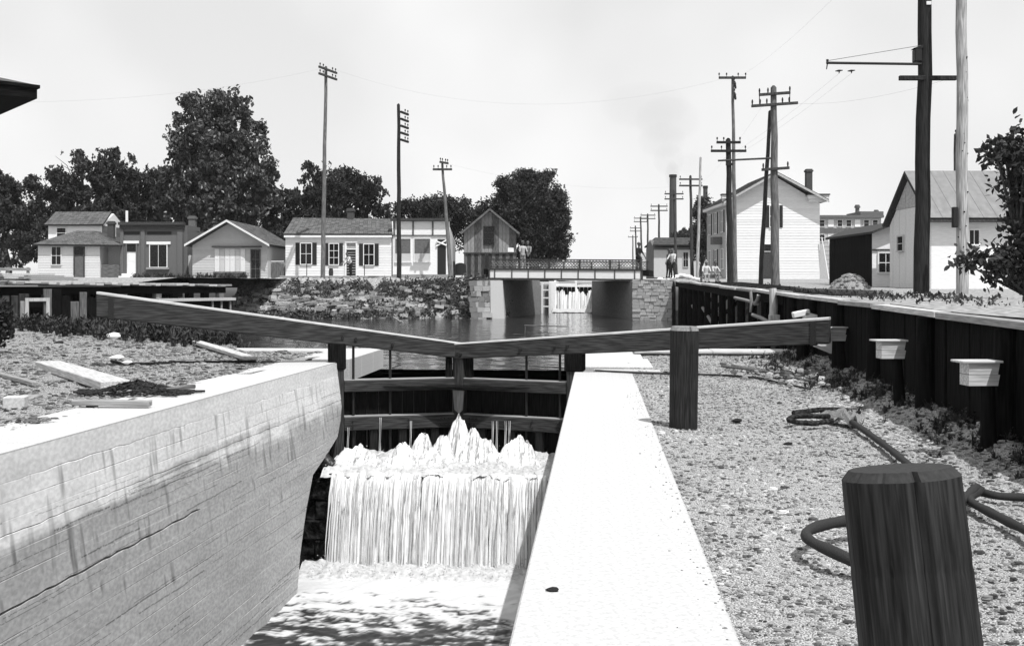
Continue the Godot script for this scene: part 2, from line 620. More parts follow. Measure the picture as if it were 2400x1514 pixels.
func build_left_wall() -> void:
	var t := thing("lock_wall", "long pale concrete wall of the lock chamber with board marks, left of the falls", "wall")
	# coping: cast in lengths with open joints
	var zs := [5.0, -1.0, -5.2, -9.6, -13.9, -18.0, -20.2]
	for i in zs.size() - 1:
		var b := MB.new()
		var z0: float = zs[i] - 0.004
		var z1: float = zs[i + 1] + 0.004
		var k := []
		for q in 8:
			var z := z0 if q & 4 else z1
			var x := wall_x(0.1, z) - 0.02 if q & 1 else wall_x(0, z) - 1.1 - 0.06 * (i % 2)
			k.append(Vector3(x, 0.13 if q & 2 else -0.15, z))
		b.hexa(k)
		part(t, "coping_length", b, M.concrete)
	# face, with the relief of the form boards
	var rows := [0.12, -0.13, -0.14, -0.147]
	var course := []
	var y := -0.14
	rng.seed = 77
	while y > -3.6:
		var step := rng.randf_range(0.16, 0.24)
		if y > -0.6 and y - step < -0.5: step = y + 0.61
		if y > -1.25 and y - step < -1.1: step = y + 1.26
		y -= step
		rows += [y + 0.02, y, y - 0.006] if absf(y + 1.26) < 0.02 else [y + 0.007, y, y - 0.007]
		course.append(rng.randi())
	var st := SurfaceTool.new()
	st.begin(Mesh.PRIMITIVE_TRIANGLES)
	st.set_smooth_group(-1)
	var cols := 170
	var vs := []
	for r in rows.size():
		var yy: float = rows[r]
		var c := int((r + 1) / 3.0)
		var groove := r % 3 == 2
		var row := []
		for k in cols + 1:
			var z := lerpf(4.0, edge_z(yy), float(k) / cols)
			var dx := 0.0022 * sin(c * 12.9 + floorf(z / 3.7 + c * 0.37) * 7.3) + 0.003 * wobble(z, yy * 0.3, 0.5)
			if groove: dx -= 0.001 + 0.012 * maxf(0, wobble(z, yy * 3, 0.5))
			if absf(yy + 1.26) < 0.03 and z > -12.9 - 0.6 * wobble(z, 0, 1): dx -= 0.07 if groove else 0.0
			if absf(yy + 0.61) < 0.03: dx -= 0.015 if groove else 0.0
			var jag := 0.022 * wobble(z * 2.0, yy, 1.4) if absf(yy + 1.26) < 0.03 or absf(yy + 0.61) < 0.03 or r in [1, 2, 3] else 0.0
			row.append(Vector3(wall_x(yy, z) + dx, yy + jag, z))
		vs.append(row)
	for r in rows.size() - 1:
		for k in cols:
			for q in [[0, 0], [1, 1], [0, 1], [0, 0], [1, 0], [1, 1]]:
				var p: Vector3 = vs[r + q[0]][k + q[1]]
				st.set_uv(Vector2((p.z - 4.0) / -25.0, (0.13 - p.y) / 3.75))
				st.add_vertex(p)
	st.generate_normals()
	var m: StandardMaterial3D = M.lockface.duplicate()
	m.uv1_triplanar = false
	m.uv1_scale = Vector3.ONE
	m.normal_enabled = false
	m.albedo_texture = lock_face_texture()
	m.albedo_color = Color(0.93, 0.93, 0.93)
	m.vertex_color_use_as_albedo = false
	put(t, "face", st.commit(), m)
	# the end of the facing turns into the recess beside the falls
	var b2 := MB.new()
	var last := []
	for r in rows.size(): last.append(vs[r][cols])
	for r in rows.size() - 1:
		b2.poly([last[r], last[r + 1], last[r + 1] + Vector3(-0.6, 0, -0.1), last[r] + Vector3(-0.6, 0, -0.1)], Vector3(0, 0, -1))
	part(t, "face_end", b2, M.wetstone)
	boxpart(t, "recess_back", -6.2, -5.42, -3.8, -0.16, -20.6, -15.5, M.wetstone)

func build_right_wall() -> void:
	var t := thing("lock_wall", "flat white concrete wall top running to the gates, right of the falls", "wall")
	var zs := [6.0, -2.2, -7.4, -13.2, -19.5]
	for i in zs.size() - 1:
		var b := MB.new()
		b.cbox(-0.41, 0.68, -0.32, 0.0, zs[i + 1] + 0.003, zs[i] - 0.003, 0.012)
		part(t, "coping_length", b, M.concrete)
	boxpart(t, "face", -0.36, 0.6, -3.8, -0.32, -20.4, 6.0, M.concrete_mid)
	# the quoin stone that steps out behind the gate
	var q := MB.new()
	q.cbox(-0.05, 1.25, -0.3, -0.015, -20.35, -19.52, 0.012)
	part(t, "quoin_slab", q, M.concrete)

func build_upper_walls() -> void:
	var t := thing("approach_wall", "low pale concrete wall with upright joints above the gates, on the left", "wall")
	for i in 3:
		var z0 := -20.95 - i * 1.15
		var b := MB.new()
		b.cbox(-6.3, -5.12, -1.2, 0.11, z0 - 1.142, z0, 0.012)
		part(t, "wall_length", b, M.concrete)
	var b2 := MB.new()
	b2.cbox(-9.6, -6.305, -1.0, 0.1, -24.4, -23.6, 0.012)
	part(t, "return_length", b2, M.concrete)
	t = thing("approach_wall", "white concrete slab behind the right heel post of the gates", "wall")
	for i in 2:
		var b := MB.new()
		b.cbox(-0.4, 1.15 - 0.1 * i, -1.2, 0.0, -23.0 - 2.4 * i, -20.75 - 2.26 * i, 0.012)
		part(t, "wall_length", b, M.concrete)
	t = thing("curb_wall", "low gravelly curb with a white top beyond the mooring post, under the right beam", "wall")
	var b3 := MB.new()
	b3.cbox(0.9, 6.4, -0.5, 0.02, -25.3, -24.5, 0.02)
	part(t, "curb_body", b3, M.earth)
	for i in 3:
		var c := MB.new()
		c.cbox(0.9 + i * 1.84, 2.73 + i * 1.84, 0.02, 0.085, -25.35, -24.4, 0.015)
		part(t, "cap_plank", c, M.pale_x)

func build_breast_wall() -> void:
	var t := thing("breast_wall", "black wet masonry step under the waterfall between the lock walls", "wall")
	boxpart(t, "apron", -5.4, -0.4, -3.8, -1.86, -20.6, -18.28, M.wetstone)
	boxpart(t, "lip_timber", -4.82, -0.41, -1.855, -1.76, -18.6, -18.2, M.wet_x)
	# courses of wet stone on its face
	rng.seed = 12
	for r in 5:
		var x := -5.4 + (r % 2) * 0.3
		while x < -0.45:
			var w := minf(rng.randf_range(0.5, 0.9), -0.42 - x)
			var b := MB.new()
			b.cbox(x + 0.008, x + w - 0.008, -1.9 - r * 0.36 - 0.345, -1.9 - r * 0.36, -18.3, -18.22 + rng.randf_range(-0.02, 0.03), 0.02)
			part(t, "stone", b, M.wetstone)
			x += w
	# the rounded shoulder at its left end
	var sh := MB.new()
	sh.tube([Vector3(-5.35, -1.62, -18.5), Vector3(-5.0, -1.62, -18.55), Vector3(-4.86, -1.7, -18.55)], [0.2, 0.2, 0.14], 12)
	part(t, "shoulder", sh, M.wetstone)

func beam_ring(p: Vector3, h: float, w: float, c: float) -> Array:
	var o := []
	for q in [[-w, 0.0 - h + c], [-w, -c], [-w + c, 0], [w - c, 0], [w, -c], [w, -h + c], [w - c, -h], [-w + c, -h]]:
		o.append(p + Vector3(0, q[1], q[0]))
	return o

func loft(b: MB, a: Array, d: Array) -> void:
	var mid := Vector3.ZERO
	for q in a + d: mid += q / (a.size() * 2.0)
	for i in a.size():
		var j := (i + 1) % a.size()
		var m2: Vector3 = (a[i] + a[j] + d[i] + d[j]) / 4.0
		b.poly([a[i], a[j], d[j], d[i]], m2 - mid - (d[0] - a[0]).normalized() * (m2 - mid).dot((d[0] - a[0]).normalized()))
	b.poly(a, a[0] - d[0])
	b.poly(d, d[0] - a[0])

func lock_gate(label: String, heel: Vector3, turn: float, s: float, heel_top: float, mitre_top: float, tail_top: float, tail: float, tail_h: float) -> void:
	# local x runs along the leaf from the heel to the mitre; the side towards the falls is s * z
	var t := thing("lock_gate", label, "lock gate", heel, turn, "the two leaves of the near lock gates")
	var L := 2.5
	var b := MB.new()
	b.cbox(-0.13, 0.13, -3.4, heel_top - 0.31, -0.14, 0.14, 0.02)
	part(t, "heel_post", b, M.wood_y)
	b = MB.new()
	b.cbox(L - 0.16, L - 0.005, -3.4, mitre_top - 0.02, -0.12, 0.12, 0.02)
	part(t, "mitre_post", b, M.wood_y)
	for r in [[-0.24, -0.46, "top_rail"], [-0.96, -1.22, "middle_rail"], [-1.86, -2.1, "bottom_rail"]]:
		b = MB.new()
		b.cbox(0.13, L - 0.16, r[1], r[0], -0.11, 0.13 if s > 0 else 0.11, 0.015)
		var rail := part(t, r[2], b, M.wood_x)
		b = MB.new()
		b.cbox(0.135, L - 0.165, r[0] + 0.001, r[0] + 0.022, -0.1, 0.12 if s > 0 else 0.1, 0.006)
		part(rail, "glint_strip", b, M.old_x)  # pale strip: sun glinting on the wet rail top, put into the colour
		if r[2] == "middle_rail":
			for x in [0.3, 0.85, 1.4, 2.05, 2.12, 2.2]:
				for yy in [-1.03, -1.15]:
					var bolt := MB.new()
					bolt.tube([Vector3(x, yy, s * 0.12), Vector3(x, yy, s * 0.15)], [0.022, 0.018], 8)
					part(rail, "bolt", bolt, M.iron)
	# white water-worn edges on the mitre posts below the top rail
	b = MB.new()
	b.prism([Vector2(L - 0.2, -0.47), Vector2(L - 0.04, -0.47), Vector2(L - 0.03, -0.66), Vector2(L - 0.08, -0.95), Vector2(L - 0.17, -0.86)], s * 0.124, s * 0.16)
	part(t, "worn_cleat", b, M.old_y)
	var x := 0.13
	while x < L - 0.18:
		b = MB.new()
		var w := minf(0.235, L - 0.165 - x)
		b.cbox(x + 0.004, x + w - 0.004, -1.9, -0.3, -s * 0.1 - 0.03, -s * 0.1 + 0.03, 0.006)
		part(t, "plank", b, M.tar_y)
		x += w
	for sx in [0.72, 1.3, 1.95]:
		b = MB.new()
		b.cbox(sx - 0.08, sx + 0.08, -1.86, -1.22, s * 0.02 - 0.06, s * 0.02 + 0.06, 0.012)
		part(t, "stile", b, M.wet_y)
	# paddle rods up to the beam
	for rx in ([0.32, 1.05] if s > 0 else [0.3, 1.0]):
		b = MB.new()
		b.tube([Vector3(rx, -1.9, s * 0.02), Vector3(rx, lerpf(heel_top, mitre_top, rx / L) - 0.2, s * 0.02)], [0.026, 0.026], 8)
		part(t, "paddle_rod", b, M.iron)
	b = MB.new()
	b.cbox(L - 0.32, L - 0.2, -0.24, mitre_top - 0.25, -0.06, 0.06, 0.01)
	part(t, "strut", b, M.tar_y)
	# the balance beam: thicker to its tail, with a pale worn board on top
	var p0 := Vector3(L + 0.02, mitre_top, 0)
	var p1 := Vector3(-tail, tail_top, 0)
	b = MB.new()
	loft(b, beam_ring(p0, 0.28, 0.14, 0.02), beam_ring(p1, tail_h, 0.19, 0.02))
	var beam := part(t, "balance_beam", b, M.wood_x)
	b = MB.new()
	loft(b, beam_ring(p0 + Vector3(0, 0.035, 0), 0.032, 0.145, 0.008), beam_ring(p1 + Vector3(0, 0.05, 0), 0.047, 0.2, 0.008))
	part(beam, "top_board", b, M.pale_x)
	for rx in [0.1, 0.36, 1.08, 2.38]:
		b = MB.new()
		var yy := lerpf(heel_top, mitre_top, rx / L) - 0.19
		b.tube([Vector3(rx, yy, s * 0.13), Vector3(rx, yy, s * 0.19)], [0.035, 0.028], 8)
		part(beam, "bolt", b, M.iron)
	b = MB.new()
	loft(b, beam_ring(p1.lerp(p0, 0.03) + Vector3(0, 0.012, 0), tail_h + 0.03, 0.21, 0.02), beam_ring(p1.lerp(p0, 0.043) + Vector3(0, 0.012, 0), tail_h + 0.03, 0.208, 0.02))
	part(beam, "iron_strap", b, M.iron)
	# iron heel cap under the beam
	b = MB.new()
	b.cbox(-0.17, 0.17, -0.02, heel_top - 0.32, -0.17, 0.17, 0.03)
	part(t, "heel_block", b, M.tar_y)

func build_gates() -> void:
	lock_gate("left leaf of the dark timber lock gates, its beam reaching over the left bank", Vector3(-5.11, 0, -19.9), 0.31, 1.0, 0.835, 0.435, 1.475, 4.43, 0.42)
	lock_gate("right leaf of the dark timber lock gates, its beam passing behind the mooring post", Vector3(-0.41, 0, -19.85), PI - 0.31, -1.0, 0.67, 0.435, 1.04, 4.73, 0.41)

# ---- falling and foaming water ----
func ribbon(b: MB, p: Array, w: Array, tone: float) -> void: # a flat strand that faces down the lock, slightly folded
	b.tint = Color(tone, tone, tone)
	for i in p.size() - 1:
		var a0: Vector3 = p[i]
		var a1: Vector3 = p[i + 1]
		var q0 := Vector3(w[i], 0, 0)
		var q1 := Vector3(w[i + 1], 0, 0)
		var f := Vector3(0, 0, w[i] * 0.6)
		b.poly([a0 - q0, a0 + f, a1 + f, a1 - q1], Vector3(0, 0, 1))
		b.poly([a0 + f, a0 + q0, a1 + q1, a1 + f], Vector3(0, 0, 1))

func uv_sheet(g: Array, repeat: float, shift: float) -> ArrayMesh:
	var st := SurfaceTool.new()
	st.begin(Mesh.PRIMITIVE_TRIANGLES)
	var h := g.size() - 1
	var w: int = g[0].size() - 1
	for i in h + 1:
		for k in w + 1:
			st.set_uv(Vector2(shift + repeat * k / w, float(i) / h))
			st.add_vertex(g[i][k])
	for i in h:
		for k in w:
			var a := i * (w + 1) + k
			for q in [a, a + 1, a + w + 2, a, a + w + 2, a + w + 1]: st.add_index(q)
	st.generate_normals()
	return st.commit()

func sheet_material(thin: float, most: float, bright: float) -> StandardMaterial3D: # water drawn out into soft streaks, clear between them
	var f := FastNoiseLite.new()
	f.seed = 51
	f.frequency = 0.055
	f.fractal_octaves = 5
	var im := f.get_seamless_image(1024, 24)
	im.resize(1024, 256, Image.INTERPOLATE_CUBIC)
	im.convert(Image.FORMAT_L8)
	f.seed = 52
	f.frequency = 0.03
	var im2 := f.get_seamless_image(1024, 256)
	im2.convert(Image.FORMAT_L8)
	f.seed = 53
	f.frequency = 0.014
	var im3 := f.get_seamless_image(1024, 16)
	im3.resize(1024, 256, Image.INTERPOLATE_CUBIC)
	im3.convert(Image.FORMAT_L8)
	var wide := im3.get_data()
	var a := im.get_data()
	var c := im2.get_data()
	var o := PackedByteArray()
	o.resize(a.size() * 4)
	for i in a.size():
		var v := a[i] / 255.0 * 0.68 + c[i] / 255.0 * 0.28 + (wide[i] / 255.0 - 0.45) * 0.75
		var tone := int(clampf(bright + 0.45 * (v - 0.3), bright - 0.12, 0.95) * 255)
		o[i * 4] = tone
		o[i * 4 + 1] = tone
		o[i * 4 + 2] = tone
		o[i * 4 + 3] = int(clampf((v - thin) * 2.6, 0.0, most) * 255)
	var m := StandardMaterial3D.new()
	m.albedo_texture = ImageTexture.create_from_image(Image.create_from_data(1024, 256, false, Image.FORMAT_RGBA8, o))
	m.transparency = BaseMaterial3D.TRANSPARENCY_ALPHA
	m.roughness = 0.6
	m.cull_mode = BaseMaterial3D.CULL_DISABLED
	return m

func build_water() -> void:
	M.sheet = sheet_material(0.33, 0.88, 0.75)
	M.spray = sheet_material(0.1, 0.96, 0.7)
	rng.seed = 5
	# the sheet over the lip, made of strands
	var t := thing("waterfall", "white curtain of water falling over the lip into the chamber", "waterfall")
	var b := MB.new()
	for i in 420:
		var x := rng.randf_range(-4.78, -0.42)
		var clump := sin(x * 9.0) + sin(x * 23.0 + 1.0) + 0.6 * sin(x * 41.0)
		if clump < -1.0 and rng.randf() < 0.7: continue
		var v := rng.randf_range(0.7, 1.25)
		var big := rng.randf() < 0.3
		var w := rng.randf_range(0.008, 0.018) if big else rng.randf_range(0.002, 0.007)
		var dx := rng.randf_range(-0.03, 0.03)
		var p := []
		var ws := []
		var t0 := 0.0 if rng.randf() < 0.7 else rng.randf_range(0.0, 0.3)
		var t1 := 0.58 if rng.randf() < 0.75 else rng.randf_range(0.3, 0.58)
		for k in 9:
			var q := lerpf(t0, t1, k / 8.0)
			p.append(Vector3(x + dx * q * 2 + 0.006 * sin(k * 2.1 + i), -1.74 - 4.9 * q * q, -18.32 + v * q + 0.1))
			ws.append(w * (1.0 - 0.6 * absf(k / 8.0 - 0.35)) * rng.randf_range(0.75, 1.1))
		if t0 > 0: ws[0] = 0.002
		if t1 < 0.57: ws[8] = 0.002
		ribbon(b, p, ws, rng.randf_range(0.5, 1.1))
	part(t, "strands", b, M.fall, "stuff")
	for layer in 4: # soft streaky sheets of water, one behind the other
		var sh := []
		var x0 := -4.77 + 0.03 * layer
		for i in 19:
			var f := 0.61 * i / 18.0
			var row := []
			for k in 121:
				var x := lerpf(x0, -0.41, k / 120.0)
				row.append(Vector3(x + 0.012 * wobble(x * 9, f + layer, 2.0), -1.74 - 4.9 * f * f + 0.03 * wobble(x * 3, layer * 7.0, 2.0) * (1 - i / 18.0), -18.24 + (0.8 + 0.07 * layer) * f + 0.06 * wobble(x * 5.0, f * 0.3 + layer * 3.0, 3.0)))
			sh.append(row)
		put(t, "sheet", uv_sheet(sh, 4.36 / 3.0, layer * 0.31), M.sheet)
	# the boil on the apron
	var g := []
	for i in 30:
		var row := []
		for k in 110:
			var x := lerpf(-4.95, -0.38, k / 109.0)
			var z := lerpf(-20.0, -18.14, i / 29.0)
			var h := -1.72 + 0.10 * wobble(x, z, 2.2) + 0.05 * wobble(x, z, 5.5) + 0.12 * (1.0 - i / 29.0)
			if i > 26: h -= (i - 26) * 0.02
			z += 0.12 * wobble(x * 2.0, 1.0, 2.0) * smoothstep(14.0, 29.0, i) + 0.05 * wobble(x * 4.0, 3.0, 2.0) * smoothstep(20.0, 29.0, i)
			row.append(Vector3(x, h, z))
		g.append(row)
	b = MB.new()
	b.grid(g)
	part(t, "boil", b, M.foam)
	# spurts from the paddles of the gates
	for s in [ [ Vector3(-4.47, -1.42, -19.197), 0.26], [ Vector3(-3.951, -1.677, -19.04), 0.16], [ Vector3(-3.628, -1.371, -19.267), 0.2], [ Vector3(-3.297, -1.189, -19.495), 0.16], [ Vector3(-2.929, -1.239, -19.525), 0.16], [ Vector3(-2.654, -0.947, -19.949), 0.17], [ Vector3(-2.363, -1.169, -19.773), 0.2], [ Vector3(-2.111, -1.321, -19.593), 0.2], [ Vector3(-1.877, -1.695, -19.311), 0.16], [ Vector3(-1.458, -1.258, -19.446), 0.24], [ Vector3(-1.344, -1.323, -19.455), 0.16], [ Vector3(-0.638, -1.244, -19.213), 0.1], [ Vector3(-4.133, -1.638, -19.125), 0.1], [ Vector3(-3.061, -1.452, -19.314), 0.25]]:
		var src: Vector3 = s[0]
		var w: float = s[1]
		b = MB.new()
		var base := -1.74
		for layer in 4: # thin fans of spray, one before the other
			var sh := []
			for i in 13:
				var f := i / 12.0
				var row := []
				for k in 41:
					var u := lerpf(-1.0, 1.0, k / 40.0)
					var lean := 0.25 * wobble(src.x * 3.0, layer * 5.0, 1.0)
					var top: float = lerpf(src.y + 0.05 * layer - 0.12, base, pow(absf(u), 2.2) * 0.97) + 0.12 * wobble(u * 0.8 + src.x * 5.0, layer * 3.0, 2.0) + 0.02 * wobble(u * 4.0 + src.x * 9.0, layer * 5.0, 2.0)
					top = maxf(top, base + 0.02)
					row.append(Vector3(src.x + (u * (0.78 + 0.3 * sqrt(f)) + lean * f) * w * 2.0, lerpf(top, base - 0.02, pow(f, 1.4)), src.z + 0.02 + 0.55 * f + 0.05 * layer + 0.07 * wobble(u * 3.0 + layer, f * 0.8, 3.0)))
				sh.append(row)
			put(t, "spray", uv_sheet(sh, w * 1.2, src.x + layer * 0.37), M.spray)
		for i in 10:
			var vx := rng.randfn(0, 1) * w * 1.7
			var vz := rng.randf_range(1.0, 2.4)
			var vy := rng.randf_range(-0.4, 0.6)
			var at := src + Vector3(rng.randf_range(-1, 1) * w * 0.2, rng.randf_range(-0.15, 0.02), rng.randf_range(-0.1, 0.1))
			var p := []
			var r := []
			var r0 := rng.randf_range(0.001, 0.004)
			for k in 6:
				var q := k * 0.075
				p.append(at + Vector3(vx * q, vy * q - 4.9 * q * q, vz * q))
				r.append(r0 * [0.3, 0.8, 1.2, 1.5, 1.5, 0.8][k])
			b.tint = Color.WHITE * rng.randf_range(0.8, 1.2)
			b.tube(p, r, 4, false)
		part(t, "spurt", b, M.foam, "stuff")
	# trickles over the rails of the gates
	b = MB.new()
	for s in [ [ Vector3(-4.236, -0.951, -19.919), 0.95], [ Vector3(-3.64, -1.019, -19.968), 0.9], [ Vector3(-2.018, -0.992, -19.901), 0.9], [ Vector3(-1.935, -0.992, -19.908), 0.9], [ Vector3(-1.769, -0.992, -19.922), 0.9], [ Vector3(-1.694, -0.992, -19.928), 0.6], [ Vector3(-2.826, -1.059, -20.336), 0.5], [ Vector3(-4.817, -1.117, -19.671), 0.7]]:
		var at: Vector3 = s[0] + Vector3(0, 0, 0.05)
		for j in 2:
			var p := []
			var w := []
			for k in 7:
				p.append(at + Vector3(0.004 * sin(k * 1.3 + j) + j * 0.025, -s[1] * k / 6.0, 0.03 + 0.012 * k))
				w.append(rng.randf_range(0.002, 0.007))
			ribbon(b, p, w, 0.8)
	part(t, "trickles", b, M.fall, "stuff")
	# drops thrown up along the lip and at the foot
	var ts := []
	var tones := []
	for i in 1500:
		var x := rng.randf_range(-4.9, -0.42)
		var foot := rng.randf() < 0.5
		var z := rng.randf_range(-17.9, -16.9) if foot else rng.randf_range(-19.8, -18.2)
		var y := (-3.25 if foot else -1.66) + absf(rng.randfn(0, 0.09 if foot else 0.07))
		var sc := rng.randf_range(0.004, 0.014)
		ts.append(Transform3D(Basis.from_scale(Vector3(sc, sc * 0.8, sc)), Vector3(x, y, z)))
		tones.append(rng.randf_range(0.8, 1.0))
	many(t, "drops", rock(3, 0.9), M.foam, ts, tones)
	# mist of foam heaps where the sheet lands
	b = MB.new()
	g = []
	for i in 16:
		var row := []
		for k in 110:
			var x := lerpf(-5.1, -0.38, k / 109.0)
			var z := lerpf(-18.1, -17.0, i / 15.0) + 0.2 * wobble(x, 2.0, 1.2) * i / 15.0
			var bell := sin(PI * i / 15.0)
			row.append(Vector3(x, -3.34 + bell * (0.14 + 0.1 * wobble(x, z, 1.8) + 0.04 * wobble(x, z, 5.0)), z))
		g.append(row)
	b.grid(g)
	part(t, "foot_foam", b, M.foam)
	# the chamber water: dark, with lace of foam
	b = MB.new()
	g = []
	var cc := []
	for i in 201:
		var row := []
		var cr := []
		var z := lerpf(-9.6, -17.6, i / 200.0)
		for k in 106:
			var x := lerpf(-5.1, -0.38, k / 105.0)
			var a := 0.8 * wobble(x * 0.7, z * 1.4, 1.8) + 0.5 * wobble(x, z * 1.8, 5.0) + 0.3 * wobble(x, z * 1.5, 13.0)
			var lim := lerpf(-0.8, 0.24, clampf((z + 16.7) / 2.2, 0, 1)) 
			var f := smoothstep(lim - 0.34, lim + 0.22, a)
			row.append(Vector3(x, -3.32 + 0.04 * wobble(x, z, 1.4) + 0.008 * wobble(x, z, 5.0) + 0.012 * f, z))
			cr.append(lerpf(0.02, 0.55, f * f))
		g.append(row)
		cc.append(cr)
	b.grid(g)
	b.c.clear()
	for i in 200:
		for k in 105:
			for q in [[0, 0], [1, 1], [0, 1], [0, 0], [1, 0], [1, 1]]:
				var l: float = cc[i + q[0]][k + q[1]]
				b.c.push_back(Color(l, l, l))
	part(self, "chamber_water", b, M.churn).set_meta("kind", "structure")

# ---- banks, bridge, trestle, dock ----
func bank_at(u: float, w: float) -> Vector3: # u along the far bank from left to right, w from the water (0) up to the street (1)
	var p0 := Vector3(-21.329, -0.348, -56.939)
	var p1 := Vector3(-5.66, -0.396, -58.232)
	var p := Vector3(p0.x, 0, p0.z).lerp(Vector3(p1.x, 0, p1.z), u)
	var steep := pow(w, 0.8)
	p += Vector3(-0.08, 0, -1.0) * (4.6 * w)
	p.z += 0.5 * wobble(u * 30, w * 3, 0.5) - 0.6 * sin(u * 9.0) * (1 - w)
	p.y = lerpf(-0.6, 1.98, steep) + 0.14 * wobble(u * 40, w * 5, 1.2) - 0.2 * smoothstep(0.1, 0.0, u)
	return p

func build_far_bank() -> void:
	var g := []
	for i in 15:
		var row := []
		for k in 121: row.append(bank_at(k / 120.0, i / 14.0))
		g.append(row)
	var b := MB.new()
	b.grid(g)
	var bank := part(self, "stone_bank", b, M.earth)
	tag(bank, "low bank of tumbled stone and weeds between the street and the pool", "bank", "", "structure")
	rng.seed = 31
	var kinds := [block(1), block(2), block(3), block(4)]
	for i in 280:
		var u := rng.randf()
		var w := rng.randf_range(0.0, 0.75)
		if i < 120: # ledges of laid stone low on the bank
			w = [0.22, 0.3, 0.42][i % 3] + 0.03 * sin(u * 20.0)
			u = rng.randf_range(0.0, 0.72)
		var p := bank_at(u, w)
		var sx := rng.randf_range(0.2, 0.75) * (1.6 if i < 120 else 1.0)
		var sy := rng.randf_range(0.1, 0.26)
		var t := Transform3D(Basis.from_euler(Vector3(rng.randf_range(-0.25, 0.25), rng.randf_range(-0.6, 0.6), rng.randf_range(-0.16, 0.16))).scaled_local(Vector3(sx, sy, rng.randf_range(0.4, 0.7))), p + Vector3(0, sy * 0.1, 0.05))
		put(bank, "stone", kinds[i % 4], [M.stone, M.ashlar, M.earth, M.stone, M.earth][i % 5], t)
	var ts := []
	var tones := []
	for i in 10000:
		var u := rng.randf()
		var w := rng.randf()
		var dense := 0.22 + 0.55 * wobble(u * 22, w * 4, 1.0)
		dense += 0.8 * exp(-pow((u - 0.70) / 0.13, 2) - pow((w - 0.62) / 0.3, 2)) + 0.7 * exp(-pow((u - 0.93) / 0.07, 2) - pow((w - 0.5) / 0.4, 2))
		dense += 0.45 * smoothstep(0.16, 0.06, w) * smoothstep(0.75, 0.5, u) + 0.35 * exp(-pow((u - 0.28) / 0.1, 2) - pow((w - 0.7) / 0.15, 2))
		dense -= 0.5 * smoothstep(0.8, 0.95, w) + 0.3 * smoothstep(0.2, 0.05, u)
		u = u * 1.03
		if rng.randf() > dense * 1.1: continue
		var sc := rng.randf_range(0.15, 0.4) * (1.0 + 0.8 * smoothstep(0.7, 1.0, u) * rng.randf())
		ts.append(Transform3D(Basis.from_euler(Vector3(0, rng.randf() * TAU, 0)).scaled_local(Vector3(sc, sc * rng.randf_range(0.7, 1.3), sc)), bank_at(u, w) + Vector3(0, sc * 0.3, 0)))
		tones.append(rng.randf_range(0.5, 3.2))
	var wd := many(self, "weeds", sprig(8, 18, 0.2), M.leaf, ts, tones)
	tag(wd, "weeds growing over the stone bank below the white shops", "weeds", "", "stuff")

